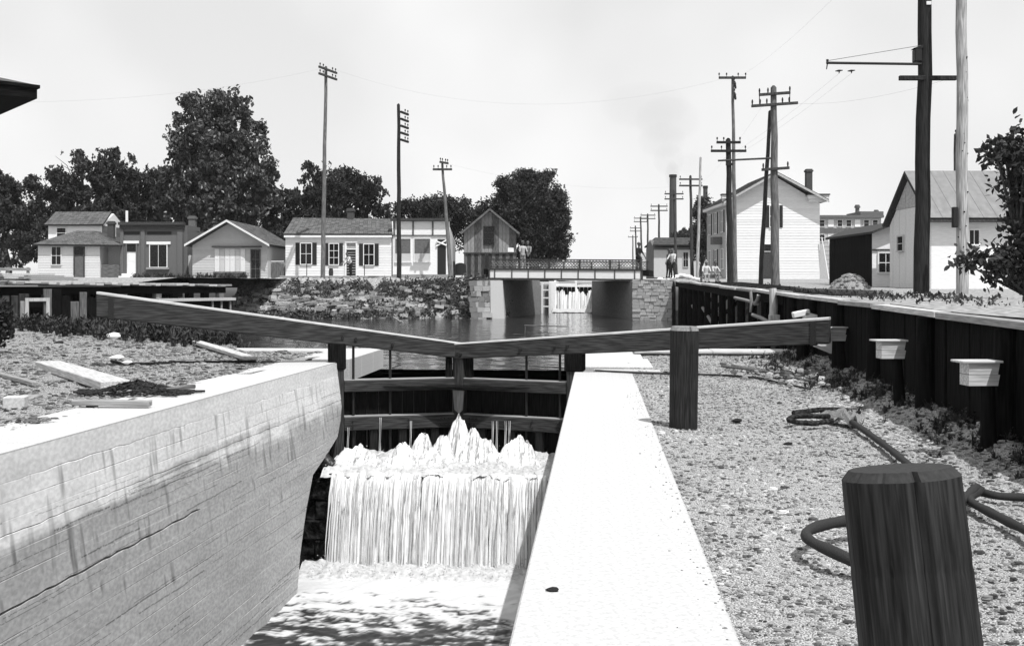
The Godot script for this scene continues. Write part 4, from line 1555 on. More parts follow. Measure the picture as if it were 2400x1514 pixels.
func left_houses() -> void:
	# A: cottage with a low hipped front, farthest left
	var t := thing("cottage", "low pale cottage with a hipped front roof at the left end of the row", "house", Vector3(-37.778, 2.013, -72.138), TURN)
	boxpart(t, "wall", -2.969, 1.562, -0.6, 2.500, -5.5, 0, M.white_old)
	siding(t, -2.969, 1.562, -0.2, 2.437, 0, M.white_old)
	boxpart(t, "porch_back", 1.562, 3.094, -0.6, 2.375, -5.5, -1.6, M.white_old)
	boxpart(t, "porch_rail", 1.625, 3.031, -0.3, 1.000, -0.25, -0.15, M.mid_x)
	var ap := Vector3(-0.757, 3.589, -2.4)
	var el := Vector3(-3.156, 2.468, 0.4)
	var er := Vector3(3.281, 2.406, 0.4)
	shingled(t, ap - Vector3(0.4, 0, 0), ap + Vector3(0.8, 0, 0), er, el, M.shingle, M.trim_dark)
	shingled(t, ap + Vector3(0.8, 0, 0), ap + Vector3(0.8, 0, -1), er + Vector3(0, 0, -6), er, M.shingle, M.trim_dark)
	shingled(t, ap - Vector3(0.4, 0, 1), ap - Vector3(0.4, 0, 0), el, el + Vector3(0, 0, -6), M.shingle, M.trim_dark)
	window(t, -1.938, -1.281, 1.000, 2.281, 0.02, M.white_old, M.pane, Vector2i(1, 1))
	door(t, -0.250, 0.375, 0.062, 2.187, 0.02, M.grey_dark, M.trim_dark, 0.5)
	chimney(t, 1.625, -2.0, 2.0, 4.243, 0.45, M.brick_dark)
	t = thing("house", "taller pale house with a long shingled roof behind the cottage at far left", "house", Vector3(-42.152, 2.046, -79.804), TURN)
	ridge_block(t, -2.110, 2.248, 4.323, 5.372, -5.0, 0, M.white)
	shingled(t, Vector3(-2.315 - 0.3, 5.532, -2.5), Vector3(2.032, 5.532, -2.5), Vector3(2.248 + 0.2, 4.323, 0.35), Vector3(-2.179 - 0.1, 4.323, 0.35), M.shingle, M.trim_dark)
	shingled(t, Vector3(-2.315 - 0.3, 5.532, -2.5), Vector3(2.032, 5.532, -2.5), Vector3(2.248 + 0.2, 4.323, -5.4), Vector3(-2.179 - 0.1, 4.323, -5.4), M.shingle, M.trim_dark)
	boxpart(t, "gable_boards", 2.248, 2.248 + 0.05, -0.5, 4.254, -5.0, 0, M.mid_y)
	window(t, -0.35, 0.35, 3.251, 4.046, 0.0, M.white, M.pane, Vector2i(0, 1), null, 0, Vector3(-1.038, 0, 0))
	window(t, -0.4, 0.4, 3.458, 4.496, 0.05, M.white_old, M.pane, Vector2i(0, 1), null, PI / 2, Vector3(2.248, 0, -2.2))
	# B: brick shop
	t = thing("brick_shop", "small flat-fronted brick shop with white lintels between the cottage and the gabled house", "shop", Vector3(-32.452, 1.981, -72.577), TURN)
	boxpart(t, "wall", -2.250, 2.281, -0.6, 3.625, -7.0, 0, M.brick)
	boxpart(t, "side_parapet", 2.125, 2.344, 3.625, 3.938, -4.0, -0.05, M.brick)
	var b := MB.new()
	b.box(-2.344, 2.406, 3.907, 4.125, -0.3, 0.32)
	b.box(-2.281, 2.344, 3.625, 3.907, -0.3, 0.2)
	part(t, "cornice", b, M.trim_dark)
	for q in [[-2.250, -2.031], [-0.750, -0.469], [1.906, 2.281]]:
		b = MB.new()
		b.box(q[0], q[1], -0.3, 3.594, 0, 0.1)
		part(t, "pilaster", b, M.brick)
	for q in [[-2.000, -0.875], [-0.312, 1.469]]:
		b = MB.new()
		b.box(q[0], q[1], 3.219, 3.438, 0.004, 0.03)
		part(t, "frieze_vent", b, M.iron)
	b = MB.new()
	b.cbox(-2.031, -0.906, 2.563, 2.750, -0.02, 0.1, 0.01)
	part(t, "lintel", b, M.white)
	b = MB.new()
	b.cbox(-0.344, 1.406, 2.500, 2.688, -0.02, 0.1, 0.01)
	part(t, "lintel", b, M.white)
	door(t, -1.781, -1.125, 0.375, 2.532, 0.01, M.white, M.brick, 0.55)
	window(t, -0.094, 1.125, 0.844, 2.469, 0.02, M.white, M.pane, Vector2i(1, 0))
	b = MB.new()
	b.cbox(-0.344, 1.312, 0.657, 0.813, 0.0, 0.2, 0.01)
	part(t, "sill", b, M.old_x)
	for k in 2:
		b = MB.new()
		b.cbox(-2.062 - 0.1 * k, -1.250 + 0.1 * k, -0.3, 0.36 - 0.18 * k, 0.02 + 0.35 * k, 0.36 + 0.35 * k, 0.01)
		part(t, "step", b, M.white)
	b = MB.new()
	b.tube([Vector3(-2.188, 3.844, -1.0), Vector3(-2.188, 5.032, -1.0)], [0.1, 0.1], 8)
	part(t, "stove_pipe", b, M.white)
	chimney(t, 1.442, -5.0, 2.5, 4.852, 0.5, M.brick)
	b = MB.new()
	b.prism([Vector2(0.3, -0.6), Vector2(7.0, -0.6), Vector2(7.0, 3.032), Vector2(0.3, 3.813)], 2.281, 2.281 + 0.25, Transform3D(Basis(Vector3(0, 0, -1), Vector3.UP, Vector3(1, 0, 0)), Vector3.ZERO))
	part(t, "side_wall", b, M.brick)
	t = thing("board_fence", "short pale board fence between the brick shop and the gabled house", "fence", Vector3(-30.035, 1.983, -73.279), TURN)
	for k in 5:
		b = MB.new()
		b.cbox(-0.5 + k * 0.2, -0.31 + k * 0.2, -0.3, 1.68 + 0.04 * (k % 2), -0.03, 0.0, 0.005)
		part(t, "board", b, M.grey_paint)
	# C: gabled house
	t = thing("gabled_house", "gable-fronted clapboard house with closed shop shutters beside the white store", "house", Vector3(-26.365, 1.916, -72.076), TURN)
	gable_block(t, -2.713, 2.713, 2.466, Vector2(0.000, 4.101), -9.0, 0, M.grey_paint)
	siding(t, -2.713, 2.713, -0.1, 4.039, 0, M.grey_paint, Vector2(0.000, 4.101), 2.466)
	var rf := Vector3(-0.031, 4.255, 0.75)
	var zb := Vector3(0, 0, -10.0)
	shingled(t, rf + zb, rf, Vector3(3.022, 2.497, 0.75), Vector3(3.022, 2.497, -9.25), M.shingle, M.trim_dark, 0.16)
	shingled(t, rf + zb, rf, Vector3(-3.052, 2.497, 0.75), Vector3(-3.052, 2.497, -9.25), M.shingle, M.trim_dark, 0.16)
	for e in [Vector3(3.022, 2.497 - 0.05, 0.8), Vector3(-3.052, 2.497 - 0.05, 0.8)]:
		b = MB.new()
		var r2 := rf + Vector3(0, -0.05, 0.05)
		b.hexa([r2 - Vector3(0, 0.1, 0), e - Vector3(0, 0.1, 0), r2 + Vector3(0, 0.06, 0), e + Vector3(0, 0.06, 0), r2 + Vector3(0, -0.1, 0.04), e + Vector3(0, -0.1, 0.04), r2 + Vector3(0, 0.06, 0.04), e + Vector3(0, 0.06, 0.04)])
		part(t, "rake_board", b, M.white_old)
	b = MB.new()
	b.box(-1.233, 2.282, 2.312, 2.405, 0, 0.35)
	part(t, "hood_shelf", b, M.trim_dark)
	b = MB.new()
	b.box(-1.172, 1.172, 0.432, 0.555, 0, 0.2)
	part(t, "sill", b, M.mid_x)
	for k in 6:
		b = MB.new()
		var x0 := lerpf(-1.110, 1.110, k / 6.0)
		b.cbox(x0 + 0.015, x0 + 0.36, 0.555, 2.220, 0.02, 0.06, 0.008)
		b.box(x0 + 0.08, x0 + 0.3, 1.449, 1.511, 0.06, 0.075)
		part(t, "shutter", b, [M.white_old, M.grey_paint, M.white_old][k % 3])
	window(t, 1.542, 2.158, 0.062, 2.127, 0.02, M.mid_y, M.pane, Vector2i(1, 2), null, 0, Vector3.ZERO, "screen_door")
	t = thing("passage_gate", "arched board gate closing the dark passage right of the gabled house", "gate", Vector3(-23.358, 1.919, -73.328), TURN)
	for k in 5:
		b = MB.new()
		var x0 := lerpf(-0.531, 0.562, k / 5.0)
		var h := 1.1 + 0.16 * sin(PI * (k + 0.5) / 5.0)
		b.cbox(x0 + 0.008, x0 + 0.21, -0.2, h, -0.03, 0.0, 0.005)
		part(t, "board", b, M.mid_y)
	b = MB.new()
	b.box(-0.594, 0.562, 1.3, 1.36, -0.06, 0.0)
	part(t, "arch_rail", b, M.white_old)
	# D: long white store
	t = thing("white_store", "long low white store with dark shutters and a long shingled roof", "store", Vector3(-18.811, 2.075, -73.703), TURN)
	ridge_block(t, -3.875, 3.875, 2.938, 4.500 - 0.15, -6.0, 0, M.white)
	siding(t, -3.875, 3.875, 0.1, 2.938, 0, M.white)
	var ra := Vector3(-3.953, 4.532, -3.0)
	var rb := Vector3(3.555, 4.467, -3.0)
	shingled(t, ra, rb, Vector3(4.000, 3.156, 0.3), Vector3(-3.969, 3.156, 0.3), M.shingle, M.trim_dark)
	shingled(t, ra, rb, Vector3(4.000, 3.156, -6.4), Vector3(-3.969, 3.156, -6.4), M.shingle, M.trim_dark)
	b = MB.new()
	b.box(-3.938, 3.938, 2.906, 3.062, 0.0, 0.26)
	part(t, "cornice", b, M.white)
	chimney(t, 0.435, -3.0, 3.5, 5.215, 0.5, M.brick_dark)
	window(t, -2.750, -1.969, 0.969, 2.469, 0.02, M.white, M.pane, Vector2i(1, 1), M.shutter)
	window(t, -0.656, 0.000, 0.938, 2.438, 0.02, M.white, M.pane, Vector2i(1, 2), M.shutter)
	window(t, 1.875, 2.594, 0.906, 2.406, 0.02, M.white, M.pane, Vector2i(1, 1), M.shutter)
	b = MB.new()
	b.box(0.594, 1.281, 0.0, 2.062, 0.004, 0.02)
	part(t, "doorway", b, M.iron)
	b = MB.new()
	b.box(0.469, 0.594, 0.0, 2.531, 0.0, 0.1)
	b.box(1.281, 1.406, 0.0, 2.531, 0.0, 0.1)
	b.box(0.594, 1.281, 2.031, 2.094, 0.0, 0.09)
	b.box(0.469, 1.406, 2.531, 2.594, 0.0, 0.12)
	part(t, "door_frame", b, M.white)
	b = MB.new()
	b.box(0.625, 1.250, 2.125, 2.469, 0.004, 0.02)
	part(t, "transom_pane", b, M.blind)
	b = MB.new()
	b.cbox(-3.938, 3.938, -0.5, 0.1, 0.02, 1.6, 0.02)
	part(t, "walk", b, M.old_x)
	for q in [[728, 620], [861, 622]]:
		b = MB.new()
		var x: float = (q[0] - 794) * 0.0312
		b.tube([Vector3(x, 0.1, 1.3), Vector3(x, 0.95, 1.3)], [0.03, 0.03], 6)
		part(t, "hitching_post", b, M.iron)
	b = MB.new()
	b.tube([Vector3(-0.438, 0.1, 0.6), Vector3(-0.438, 0.35, 0.6), Vector3(-0.438, 0.65, 0.6)], [0.15, 0.17, 0.13], 10)
	tag(put(self, "barrel", b.mesh(), M.wood_y, Transform3D(Basis(Vector3.UP, TURN), Vector3(-18.811, 2.075, -73.703))), "small dark barrel by the wall left of the store doorway", "barrel")
	# E: false-front shop
	t = thing("false_front_shop", "white false-front shop with two blinds down beside the long store", "shop", Vector3(-12.551, 2.2, -74.219), TURN)
	boxpart(t, "wall", -2.312, 1.844, -0.6, 3.969, -0.4, 0, M.white)
	b = MB.new()
	b.prism([Vector2(0.4, -0.6), Vector2(8.0, -0.6), Vector2(8.0, 2.688), Vector2(0.4, 3.625)], -2.219, 1.844, Transform3D(Basis(Vector3(0, 0, -1), Vector3.UP, Vector3(1, 0, 0)), Vector3.ZERO))
	part(t, "rear_hall", b, M.grey_paint)
	b = MB.new()
	b.box(-2.469, 1.969, 4.000, 4.188, -0.45, 0.3)
	b.box(-2.312, 1.844, 2.906, 2.969, 0.0, 0.1)
	part(t, "cornice", b, M.trim_dark)
	for x in [-2.188, -0.812, 0.625, 1.719]:
		b = MB.new()
		b.box(x - 0.06, x + 0.06, 2.969, 3.969, 0.0, 0.05)
		part(t, "batten", b, M.grey_dark)
	for q in [[-2.125, -1.000], [-0.719, 0.438]]:
		var wn := window(t, q[0], q[1], 1.000, 2.688, 0.02, M.white, M.grey_paint, Vector2i(0, 0))
		b = MB.new()
		b.box(q[0] + 0.01, q[1] - 0.01, 1.625, 2.688, 0.041, 0.05)
		part(wn, "blind", b, M.grey_dark)
	boxpart(t, "doorway", 0.969, 1.594, 0.0, 2.656, 0.004, 0.02, M.iron)
	for k in 2:
		b = MB.new()
		var y0: float = [2.125, 2.500][k]
		var y1: float = [2.594, 2.188][k]
		b.tube([Vector3(0.875, y0, 0.06 + 0.04 * k), Vector3(1.656, y1, 0.06 + 0.04 * k)], [0.06, 0.06], 5)
		part(t, "door_brace", b, M.white)
	boxpart(t, "sill_course", -2.312, 1.844, -0.6, 0.08, 0.0, 0.12, M.old_x)
	# F: barn of upright boards
	t = thing("board_barn", "unpainted two-storey barn of upright boards with a steep gable left of the bridge", "barn", Vector3(-8.201, 2.49, -78.592), TURN)
	gable_block(t, -1.975, 2.074, 3.061, Vector2(0.033, 4.740), -8.0, -0.02, M.mid_y)
	rng.seed = 91
	for k in 15:
		var x0 := lerpf(-1.975, 2.074, k / 15.0)
		var x1 := lerpf(-1.975, 2.074, (k + 1) / 15.0)
		var kk := [0.0, 0.0]
		for j in 2:
			var x: float = x0 if j == 0 else x1
			kk[j] = 3.061 + (4.740 - 3.061) * (1.0 - absf(x - 0.033) / (2.074 - 0.033)) - 0.03
		b = MB.new()
		b.prism([Vector2(x0 + 0.012, 1.514), Vector2(x1 - 0.012, 1.514), Vector2(x1 - 0.012, kk[1]), Vector2(x0 + 0.012, kk[0])], -0.02, 0.03 + rng.randf() * 0.02)
		part(t, "board", b, [M.old_y, M.mid_y, M.old_y, M.mid_y, M.old_y][(k * 7) % 5])
		b = MB.new()
		b.box(x0 + 0.012, x1 - 0.012, -0.5, 1.415, -0.02, 0.0 + rng.randf() * 0.02)
		part(t, "board", b, M.wood_y if k % 2 else M.mid_y)
	b = MB.new()
	b.box(-2.041, 2.140, 1.415, 1.514, -0.02, 0.09)
	part(t, "belt_board", b, M.trim_dark)
	rf = Vector3(0.033, 4.905, 0.6)
	shingled(t, rf + Vector3(0, 0, -8.8), rf, Vector3(2.337, 2.995, 0.6), Vector3(2.337, 2.995, -8.2), M.shingle_dark, M.mid_x, 0.14)
	shingled(t, rf + Vector3(0, 0, -8.8), rf, Vector3(-2.238, 2.995, 0.6), Vector3(-2.238, 2.995, -8.2), M.shingle_dark, M.mid_x, 0.14)
	window(t, -0.428, 0.329, 2.107, 3.489, 0.06, M.wood_y, M.pane, Vector2i(0, 2))
	b = MB.new()
	b.box(1.415, 1.876, 1.547, 1.876, 0.06, 0.08)
	part(t, "notice_board", b, M.white)
	boxpart(t, "doorway", -0.329, -0.066, -0.3, 1.251, 0.025, 0.04, M.iron)
	t = thing("iron_tank", "dark round-topped tank on the street between the false-front shop and the barn", "tank", Vector3(-10.036, 2.523, -75.43), TURN)
	b = MB.new()
	b.tube([Vector3(0, -0.3, 0), Vector3(0, 0.4, 0), Vector3(0, 0.55, 0), Vector3(0, 0.62, 0)], [0.42, 0.42, 0.34, 0.1], 12)
	part(t, "body", b, M.iron)

func right_houses() -> void:
	# G: tall white house
	var t := thing("white_house", "tall white two-storey house with a gable front behind the telegraph poles", "house", Vector3(14.097, 1.905, -83.442), TURN)
	var b := MB.new()
	gable_block(t, -3.724, 3.758, 6.150, Vector2(0.102, 8.337), -8.0, 0, M.white)
	siding(t, -3.724, 3.758, 0.0, 8.303, 0, M.white, Vector2(0.102, 8.337), 6.150, 0.22)
	var rf := Vector3(0.102, 8.610, 0.75)
	shingled(t, rf + Vector3(0, 0, -9.3), rf, Vector3(4.271, 6.355, 0.75), Vector3(4.271, 6.355, -8.5), M.shingle_dark, M.grey_dark, 0.16)
	shingled(t, rf + Vector3(0, 0, -9.3), rf, Vector3(-4.100, 6.218, 0.75), Vector3(-4.100, 6.218, -8.5), M.shingle_dark, M.grey_dark, 0.16)
	for e in [Vector3(4.271, 6.287, 0.78), Vector3(-4.100, 6.150, 0.78)]:
		b = MB.new()
		var r2 := rf + Vector3(0, -0.08, 0.03)
		b.hexa([r2 - Vector3(0, 0.16, 0), e - Vector3(0, 0.16, 0), r2 + Vector3(0, 0.02, 0), e + Vector3(0, 0.02, 0), r2 + Vector3(0, -0.16, 0.05), e + Vector3(0, -0.16, 0.05), r2 + Vector3(0, 0.02, 0.05), e + Vector3(0, 0.02, 0.05)])
		part(t, "rake_board", b, M.grey_wall)
	for q in [[2.665, 4.339], [-4.168, -3.075]]:
		b = MB.new()
		b.box(q[0], q[1], 6.458, 6.731, 0.02, 0.62)
		b.box(q[0] + 0.1, q[1] - 0.15, 6.218, 6.458, 0.02, 0.45)
		part(t, "cornice_return", b, M.white_old)
		b = MB.new()
		b.box(q[0] - 0.05, q[1] + 0.05, 6.731, 6.833, 0.02, 0.7)
		part(t, "return_cap", b, M.trim_dark)
	chimney(t, 3.595, -2.5, 6.0, 9.090, 0.5, M.brick_dark)
	window(t, -0.239, 0.444, 4.237, 5.911, 0.03, M.white, M.pane, Vector2i(1, 1), M.shutter)
	door(t, -0.854, -0.137, 0.034, 2.836, 0.03, M.trim_dark, M.white, 0.55)
	var side := Vector3(-3.724, 0, 0)
	for k in 3:
		var z := 1.3 + k * 2.6
		window(t, z - 0.45, z + 0.45, 3.9, 5.6, 0.02, M.white, M.pane, Vector2i(1, 1), M.shutter, -PI / 2, side + Vector3(0, 0, -7.9))
		window(t, z - 0.45, z + 0.45, 0.9, 2.5, 0.02, M.white, M.pane, Vector2i(1, 1), M.shutter if k == 1 else null, -PI / 2, side + Vector3(0, 0, -7.9))
	b = MB.new()
	b.box(-0.8, -0.02, 2.9, 3.5, -2.4, -1.4, Transform3D(Basis.IDENTITY, side))
	part(t, "hanging_sign", b, M.grey_dark)
	boxpart(t, "eave_cornice", -4.066, -3.724, 5.945, 6.218, -8.3, 0.1, M.white_old)
	boxpart(t, "shade_boards", -3.724 - 0.03, -3.724 - 0.002, -0.4, 6.082, -8.0, -0.01, M.grey_wall)  # greyer skin over the white wall: shade of this side painted in
	t = thing("ladder", "white wooden ladder leaning on the right corner of the tall white house", "ladder", Vector3(18.185, 1.904, -83.478), TURN)
	for dx in [-0.25, 0.25]:
		b = MB.new()
		b.tube([Vector3(0.5 + dx, -0.1, 0.3), Vector3(0.0 + dx, 3.4, 0.0)], [0.06, 0.05], 5)
		part(t, "rail", b, M.white)
	for k in 9:
		b = MB.new()
		var at := Vector3(0.5, 0, 0.3).lerp(Vector3(0.0, 3.3, 0.0), (k + 0.7) / 9.6)
		b.tube([at - Vector3(0.25, 0, 0), at + Vector3(0.25, 0, 0)], [0.03, 0.03], 5)
		part(t, "rung", b, M.old_x)
	# H: low brick building up the street
	t = thing("brick_shed", "low brick building with a grey roof beside the tall smokestack up the street", "building", Vector3(8.93, 2.727, -113.117), TURN)
	ridge_block(t, -2.707, 3.640, 2.800, 3.733, -6, 0, M.brick)
	boxpart(t, "front_wall", -2.660, 3.640, -0.5, 2.520, 0.0, 0.06, M.grey_paint)
	shingled(t, Vector3(-2.100, 4.004, -3), Vector3(4.225, 4.004, -3), Vector3(3.827, 3.080, 0.7), Vector3(-2.847, 3.080, 0.7), M.shingle_dark, M.trim_dark)
	shingled(t, Vector3(-2.100, 4.004, -3), Vector3(4.225, 4.004, -3), Vector3(3.827, 3.080, -6.6), Vector3(-2.847, 3.080, -6.6), M.shingle_dark, M.trim_dark)
	window(t, -1.120, -0.607, 0.700, 2.240, 0.08, M.grey_paint, M.pane)
	window(t, 0.560, 1.073, 0.700, 2.240, 0.08, M.grey_paint, M.pane)
	t = thing("wooden_shed", "small pale shed at the far end of the street left of the brick building", "shed", Vector3(6.208, 3, -130.954), TURN)
	gable_block(t, -0.758, 0.812, 2.221, Vector2(0.000, 2.492), -4, 0, M.grey_paint)
	door(t, 0.162, 0.704, 0, 1.517, 0.02, M.iron, M.grey_paint)
	# smokestacks
	for q in [["tall dark factory smokestack rising behind the low brick building", Vector3(12.707, 3.258, -171.626), 16.292, 0.62], ["shorter dark smokestack beside the eave of the tall white house", Vector3(17.009, 3.167, -161.947), 13.600, 0.38]]:
		t = thing("smokestack", q[0], "smokestack", q[1], 0, "factory smokestacks")
		b = MB.new()
		b.tube([Vector3(0, -1, 0), Vector3(0, q[2] * 0.5, 0), Vector3(0, q[2] - 0.4, 0)], [q[3] * 1.15, q[3] * 1.02, q[3] * 0.9], 14)
		part(t, "shaft", b, M.brick_dark)
		b = MB.new()
		b.tube([Vector3(0, q[2] - 0.4, 0), Vector3(0, q[2], 0)], [q[3] * 1.05, q[3] * 1.05], 14)
		part(t, "rim", b, M.iron)
	# K: big block far off
	t = thing("brick_block", "large three-storey block with a row of shuttered windows far behind the shed", "building", Vector3(37.248, 2.45, -153.583), TURN)
	boxpart(t, "wall", -7.250, 4.375, -1, 8.688, -14, 0, M.grey_wall)
	b = MB.new()
	b.box(-7.375, 4.625, 8.688, 9.062, -14.2, 0.5)
	part(t, "cornice", b, M.grey_dark)
	boxpart(t, "belt_course", -7.250, 4.375, 6.500, 7.187, 0, 0.12, M.mid_x)
	for row in [[7.437, 8.375], [5.250, 6.250]]:
		for k in 9:
			var x := lerpf(-6.875, 3.500, k / 8.0)
			window(t, x - 0.35, x + 0.35, row[0], row[1], 0.02, M.white, M.pane if k % 3 else M.white, Vector2i(0, 1))
	boxpart(t, "parapet", 1.250, 4.625, 9.062, 9.625, -6, 0.3, M.grey_dark)
	for q in [[1.562, 10.750], [2.812, 9.688], [4.375, 10.000]]:
		b = MB.new()
		b.tube([Vector3(q[0], 8.875, -2), Vector3(q[0], q[1] - 0.5, -2), Vector3(q[0], q[1] - 0.4, -2), Vector3(q[0], q[1], -2)], [0.35, 0.3, 0.5, 0.3], 8)
		part(t, "roof_vent", b, M.grey_dark)
	# J: barn at the right
	t = thing("white_barn", "big whitewashed barn with a broad dark roof at the right, behind the two large poles", "barn", Vector3(13.056, 1.233, -41.213), TURN)
	var gd := 4.3
	ridge_block(t, 0, 9.0, 2.917, 5.033 - 0.12, -gd, 0, M.white)
	var r0 := Vector3(-0.25, 5.033, -2.15)
	var r1 := r0 + Vector3(9.6, 0, 0)
	b = MB.new()
	b.slab([r0, r1, Vector3(9.35, 2.950, 0.35), Vector3(-0.25, 2.950, 0.35)], 0.1)
	var roof := part(t, "roof", b, M.trim_dark)
	b = MB.new()
	b.slab([r0, r1, Vector3(9.35, 2.950, -gd - 0.35), Vector3(-0.25, 2.950, -gd - 0.35)], 0.1)
	part(t, "roof", b, M.trim_dark)
	for k in 18: # sheets of roofing with raised seams
		var u0 := k / 18.0
		var u1 := (k + 1) / 18.0
		var e0 := Vector3(-0.25, 2.950, 0.37)
		var e1 := Vector3(9.35, 2.950, 0.37)
		b = MB.new()
		var up := Vector3(0, 0.012, 0.006)
		b.slab([r0.lerp(r1, u0 + 0.001) + up * 2, r0.lerp(r1, u1 - 0.001) + up * 2, e0.lerp(e1, u1 - 0.001) + up * 2, e0.lerp(e1, u0 + 0.001) + up * 2], 0.02)
		b.tube([r0.lerp(r1, u1) + up * 2, e0.lerp(e1, u1) + up * 2], [0.014, 0.014], 5)
		part(roof, "sheet", b, M.tin)
	b = MB.new()
	b.box(-0.3, 9.4, 2.800, 2.900, 0.2, 0.42)
	part(t, "gutter", b, M.trim_dark)
	window(t, 1.467, 1.833, 1.950, 2.500, 0.01, M.white, M.pane, Vector2i(1, 0))
	boxpart(t, "hatch", 1.400, 1.800, 1.667, 1.884, 0.004, 0.03, M.grey_paint)
	var gt := Vector3(0, 0, -gd)
	rng.seed = 19
	for k in 12: # upright boards of the gable end
		var z0 := gd * k / 12.0
		var z1 := gd * (k + 1) / 12.0
		var h0: float = 2.917 + (5.033 - 2.917 - 0.25) * (1.0 - absf(z0 - gd / 2) / (gd / 2))
		var h1: float = 2.917 + (5.033 - 2.917 - 0.25) * (1.0 - absf(z1 - gd / 2) / (gd / 2))
		var cut := 3.534
		var tf := Transform3D(Basis(Vector3.UP, -PI / 2), gt)
		b = MB.new()
		b.prism([Vector2(z0 + 0.006, -0.5), Vector2(z1 - 0.006, -0.5), Vector2(z1 - 0.006, minf(h1, cut - 0.01)), Vector2(z0 + 0.006, minf(h0, cut - 0.01))], 0.0, 0.03 + rng.randf() * 0.012, tf)
		part(t, "gable_board", b, M.white_old)
		if maxf(h0, h1) > cut + 0.1:
			b = MB.new()
			b.prism([Vector2(z0 + 0.006, cut), Vector2(z1 - 0.006, cut), Vector2(z1 - 0.006, maxf(h1, cut + 0.02)), Vector2(z0 + 0.006, maxf(h0, cut + 0.02))], 0.0, 0.05 + rng.randf() * 0.012, tf)
			part(t, "gable_board", b, M.grey_wall)
	window(t, 1.0, 1.6, 1.800, 2.384, 0.05, M.grey_paint, M.pane, Vector2i(0, 1), null, -PI / 2, gt)
	window(t, 3.0, 3.7, 1.800, 2.667, 0.05, M.trim_dark, M.pane, Vector2i(0, 0), null, -PI / 2, gt)
	# I: lean-to shed between the house and the barn
	t = thing("lean_to_shed", "dark-sided lean-to shed with a white front window against the barn", "shed", Vector3(12.621, 1.7, -46.696), TURN)
	b = MB.new()
	b.prism([Vector2(-0.398, -0.9), Vector2(0.569, -0.9), Vector2(0.569, 2.616), Vector2(-0.398, 2.218)], -6.0, 0)
	part(t, "wall", b, M.white)
	for k in 14:
		b = MB.new()
		b.cbox(-0.398 - 0.05, -0.398 - 0.003, -0.9, 2.180, -6.0 + k * 0.428 + 0.008, -6.0 + (k + 1) * 0.428 - 0.008, 0.006)
		part(t, "side_board", b, M.tar_y)
	b = MB.new()
	b.slab([Vector3(0.607, 2.711, 0.4), Vector3(0.607, 2.711, -6.3), Vector3(-0.569, 2.237, -6.3), Vector3(-0.569, 2.237, 0.4)], 0.1)
	part(t, "roof", b, M.trim_dark)
	boxpart(t, "belt_board", -0.398, 0.531, 1.403, 1.479, 0, 0.06, M.trim_dark)
	window(t, -0.114, 0.493, 0.455, 1.289, 0.02, M.white, M.pane, Vector2i(1, 1))

func lock_house() -> void: # only the corner of its eave reaches into the picture, at the upper left
	var at := Vector3(-15.232, 6.997, -26.839)
	var t := thing("lock_house", "dark overhanging eave corner of a tall house at the upper left edge", "house", Vector3(at.x, 0, at.z), 0.802)
	boxpart(t, "wall", -7.0, -1.05, -0.3, at.y - 0.25, -7.0, -1.05, M.grey_dark)
	var b := MB.new()
	b.box(-8.0, 0, at.y - 0.28, at.y, -8.0, 0)
	part(t, "eave", b, M.tar_x)
	b = MB.new()
	b.box(-8.0, 0.06, at.y, at.y + 0.09, -8.0, 0.06)
	part(t, "gutter", b, M.tar_x)
	b = MB.new()
	var c := Vector3(-4, at.y + 1.3, -4)
	for q in [[Vector3(-8, at.y + 0.09, 0), Vector3(0, at.y + 0.09, 0)], [Vector3(0, at.y + 0.09, 0), Vector3(0, at.y + 0.09, -8)], [Vector3(0, at.y + 0.09, -8), Vector3(-8, at.y + 0.09, -8)], [Vector3(-8, at.y + 0.09, -8), Vector3(-8, at.y + 0.09, 0)]]:
		b.poly([q[0], q[1], c], (q[0] + q[1]) / 2 - c + Vector3.UP * 9)
	part(t, "roof", b, M.shingle_dark)

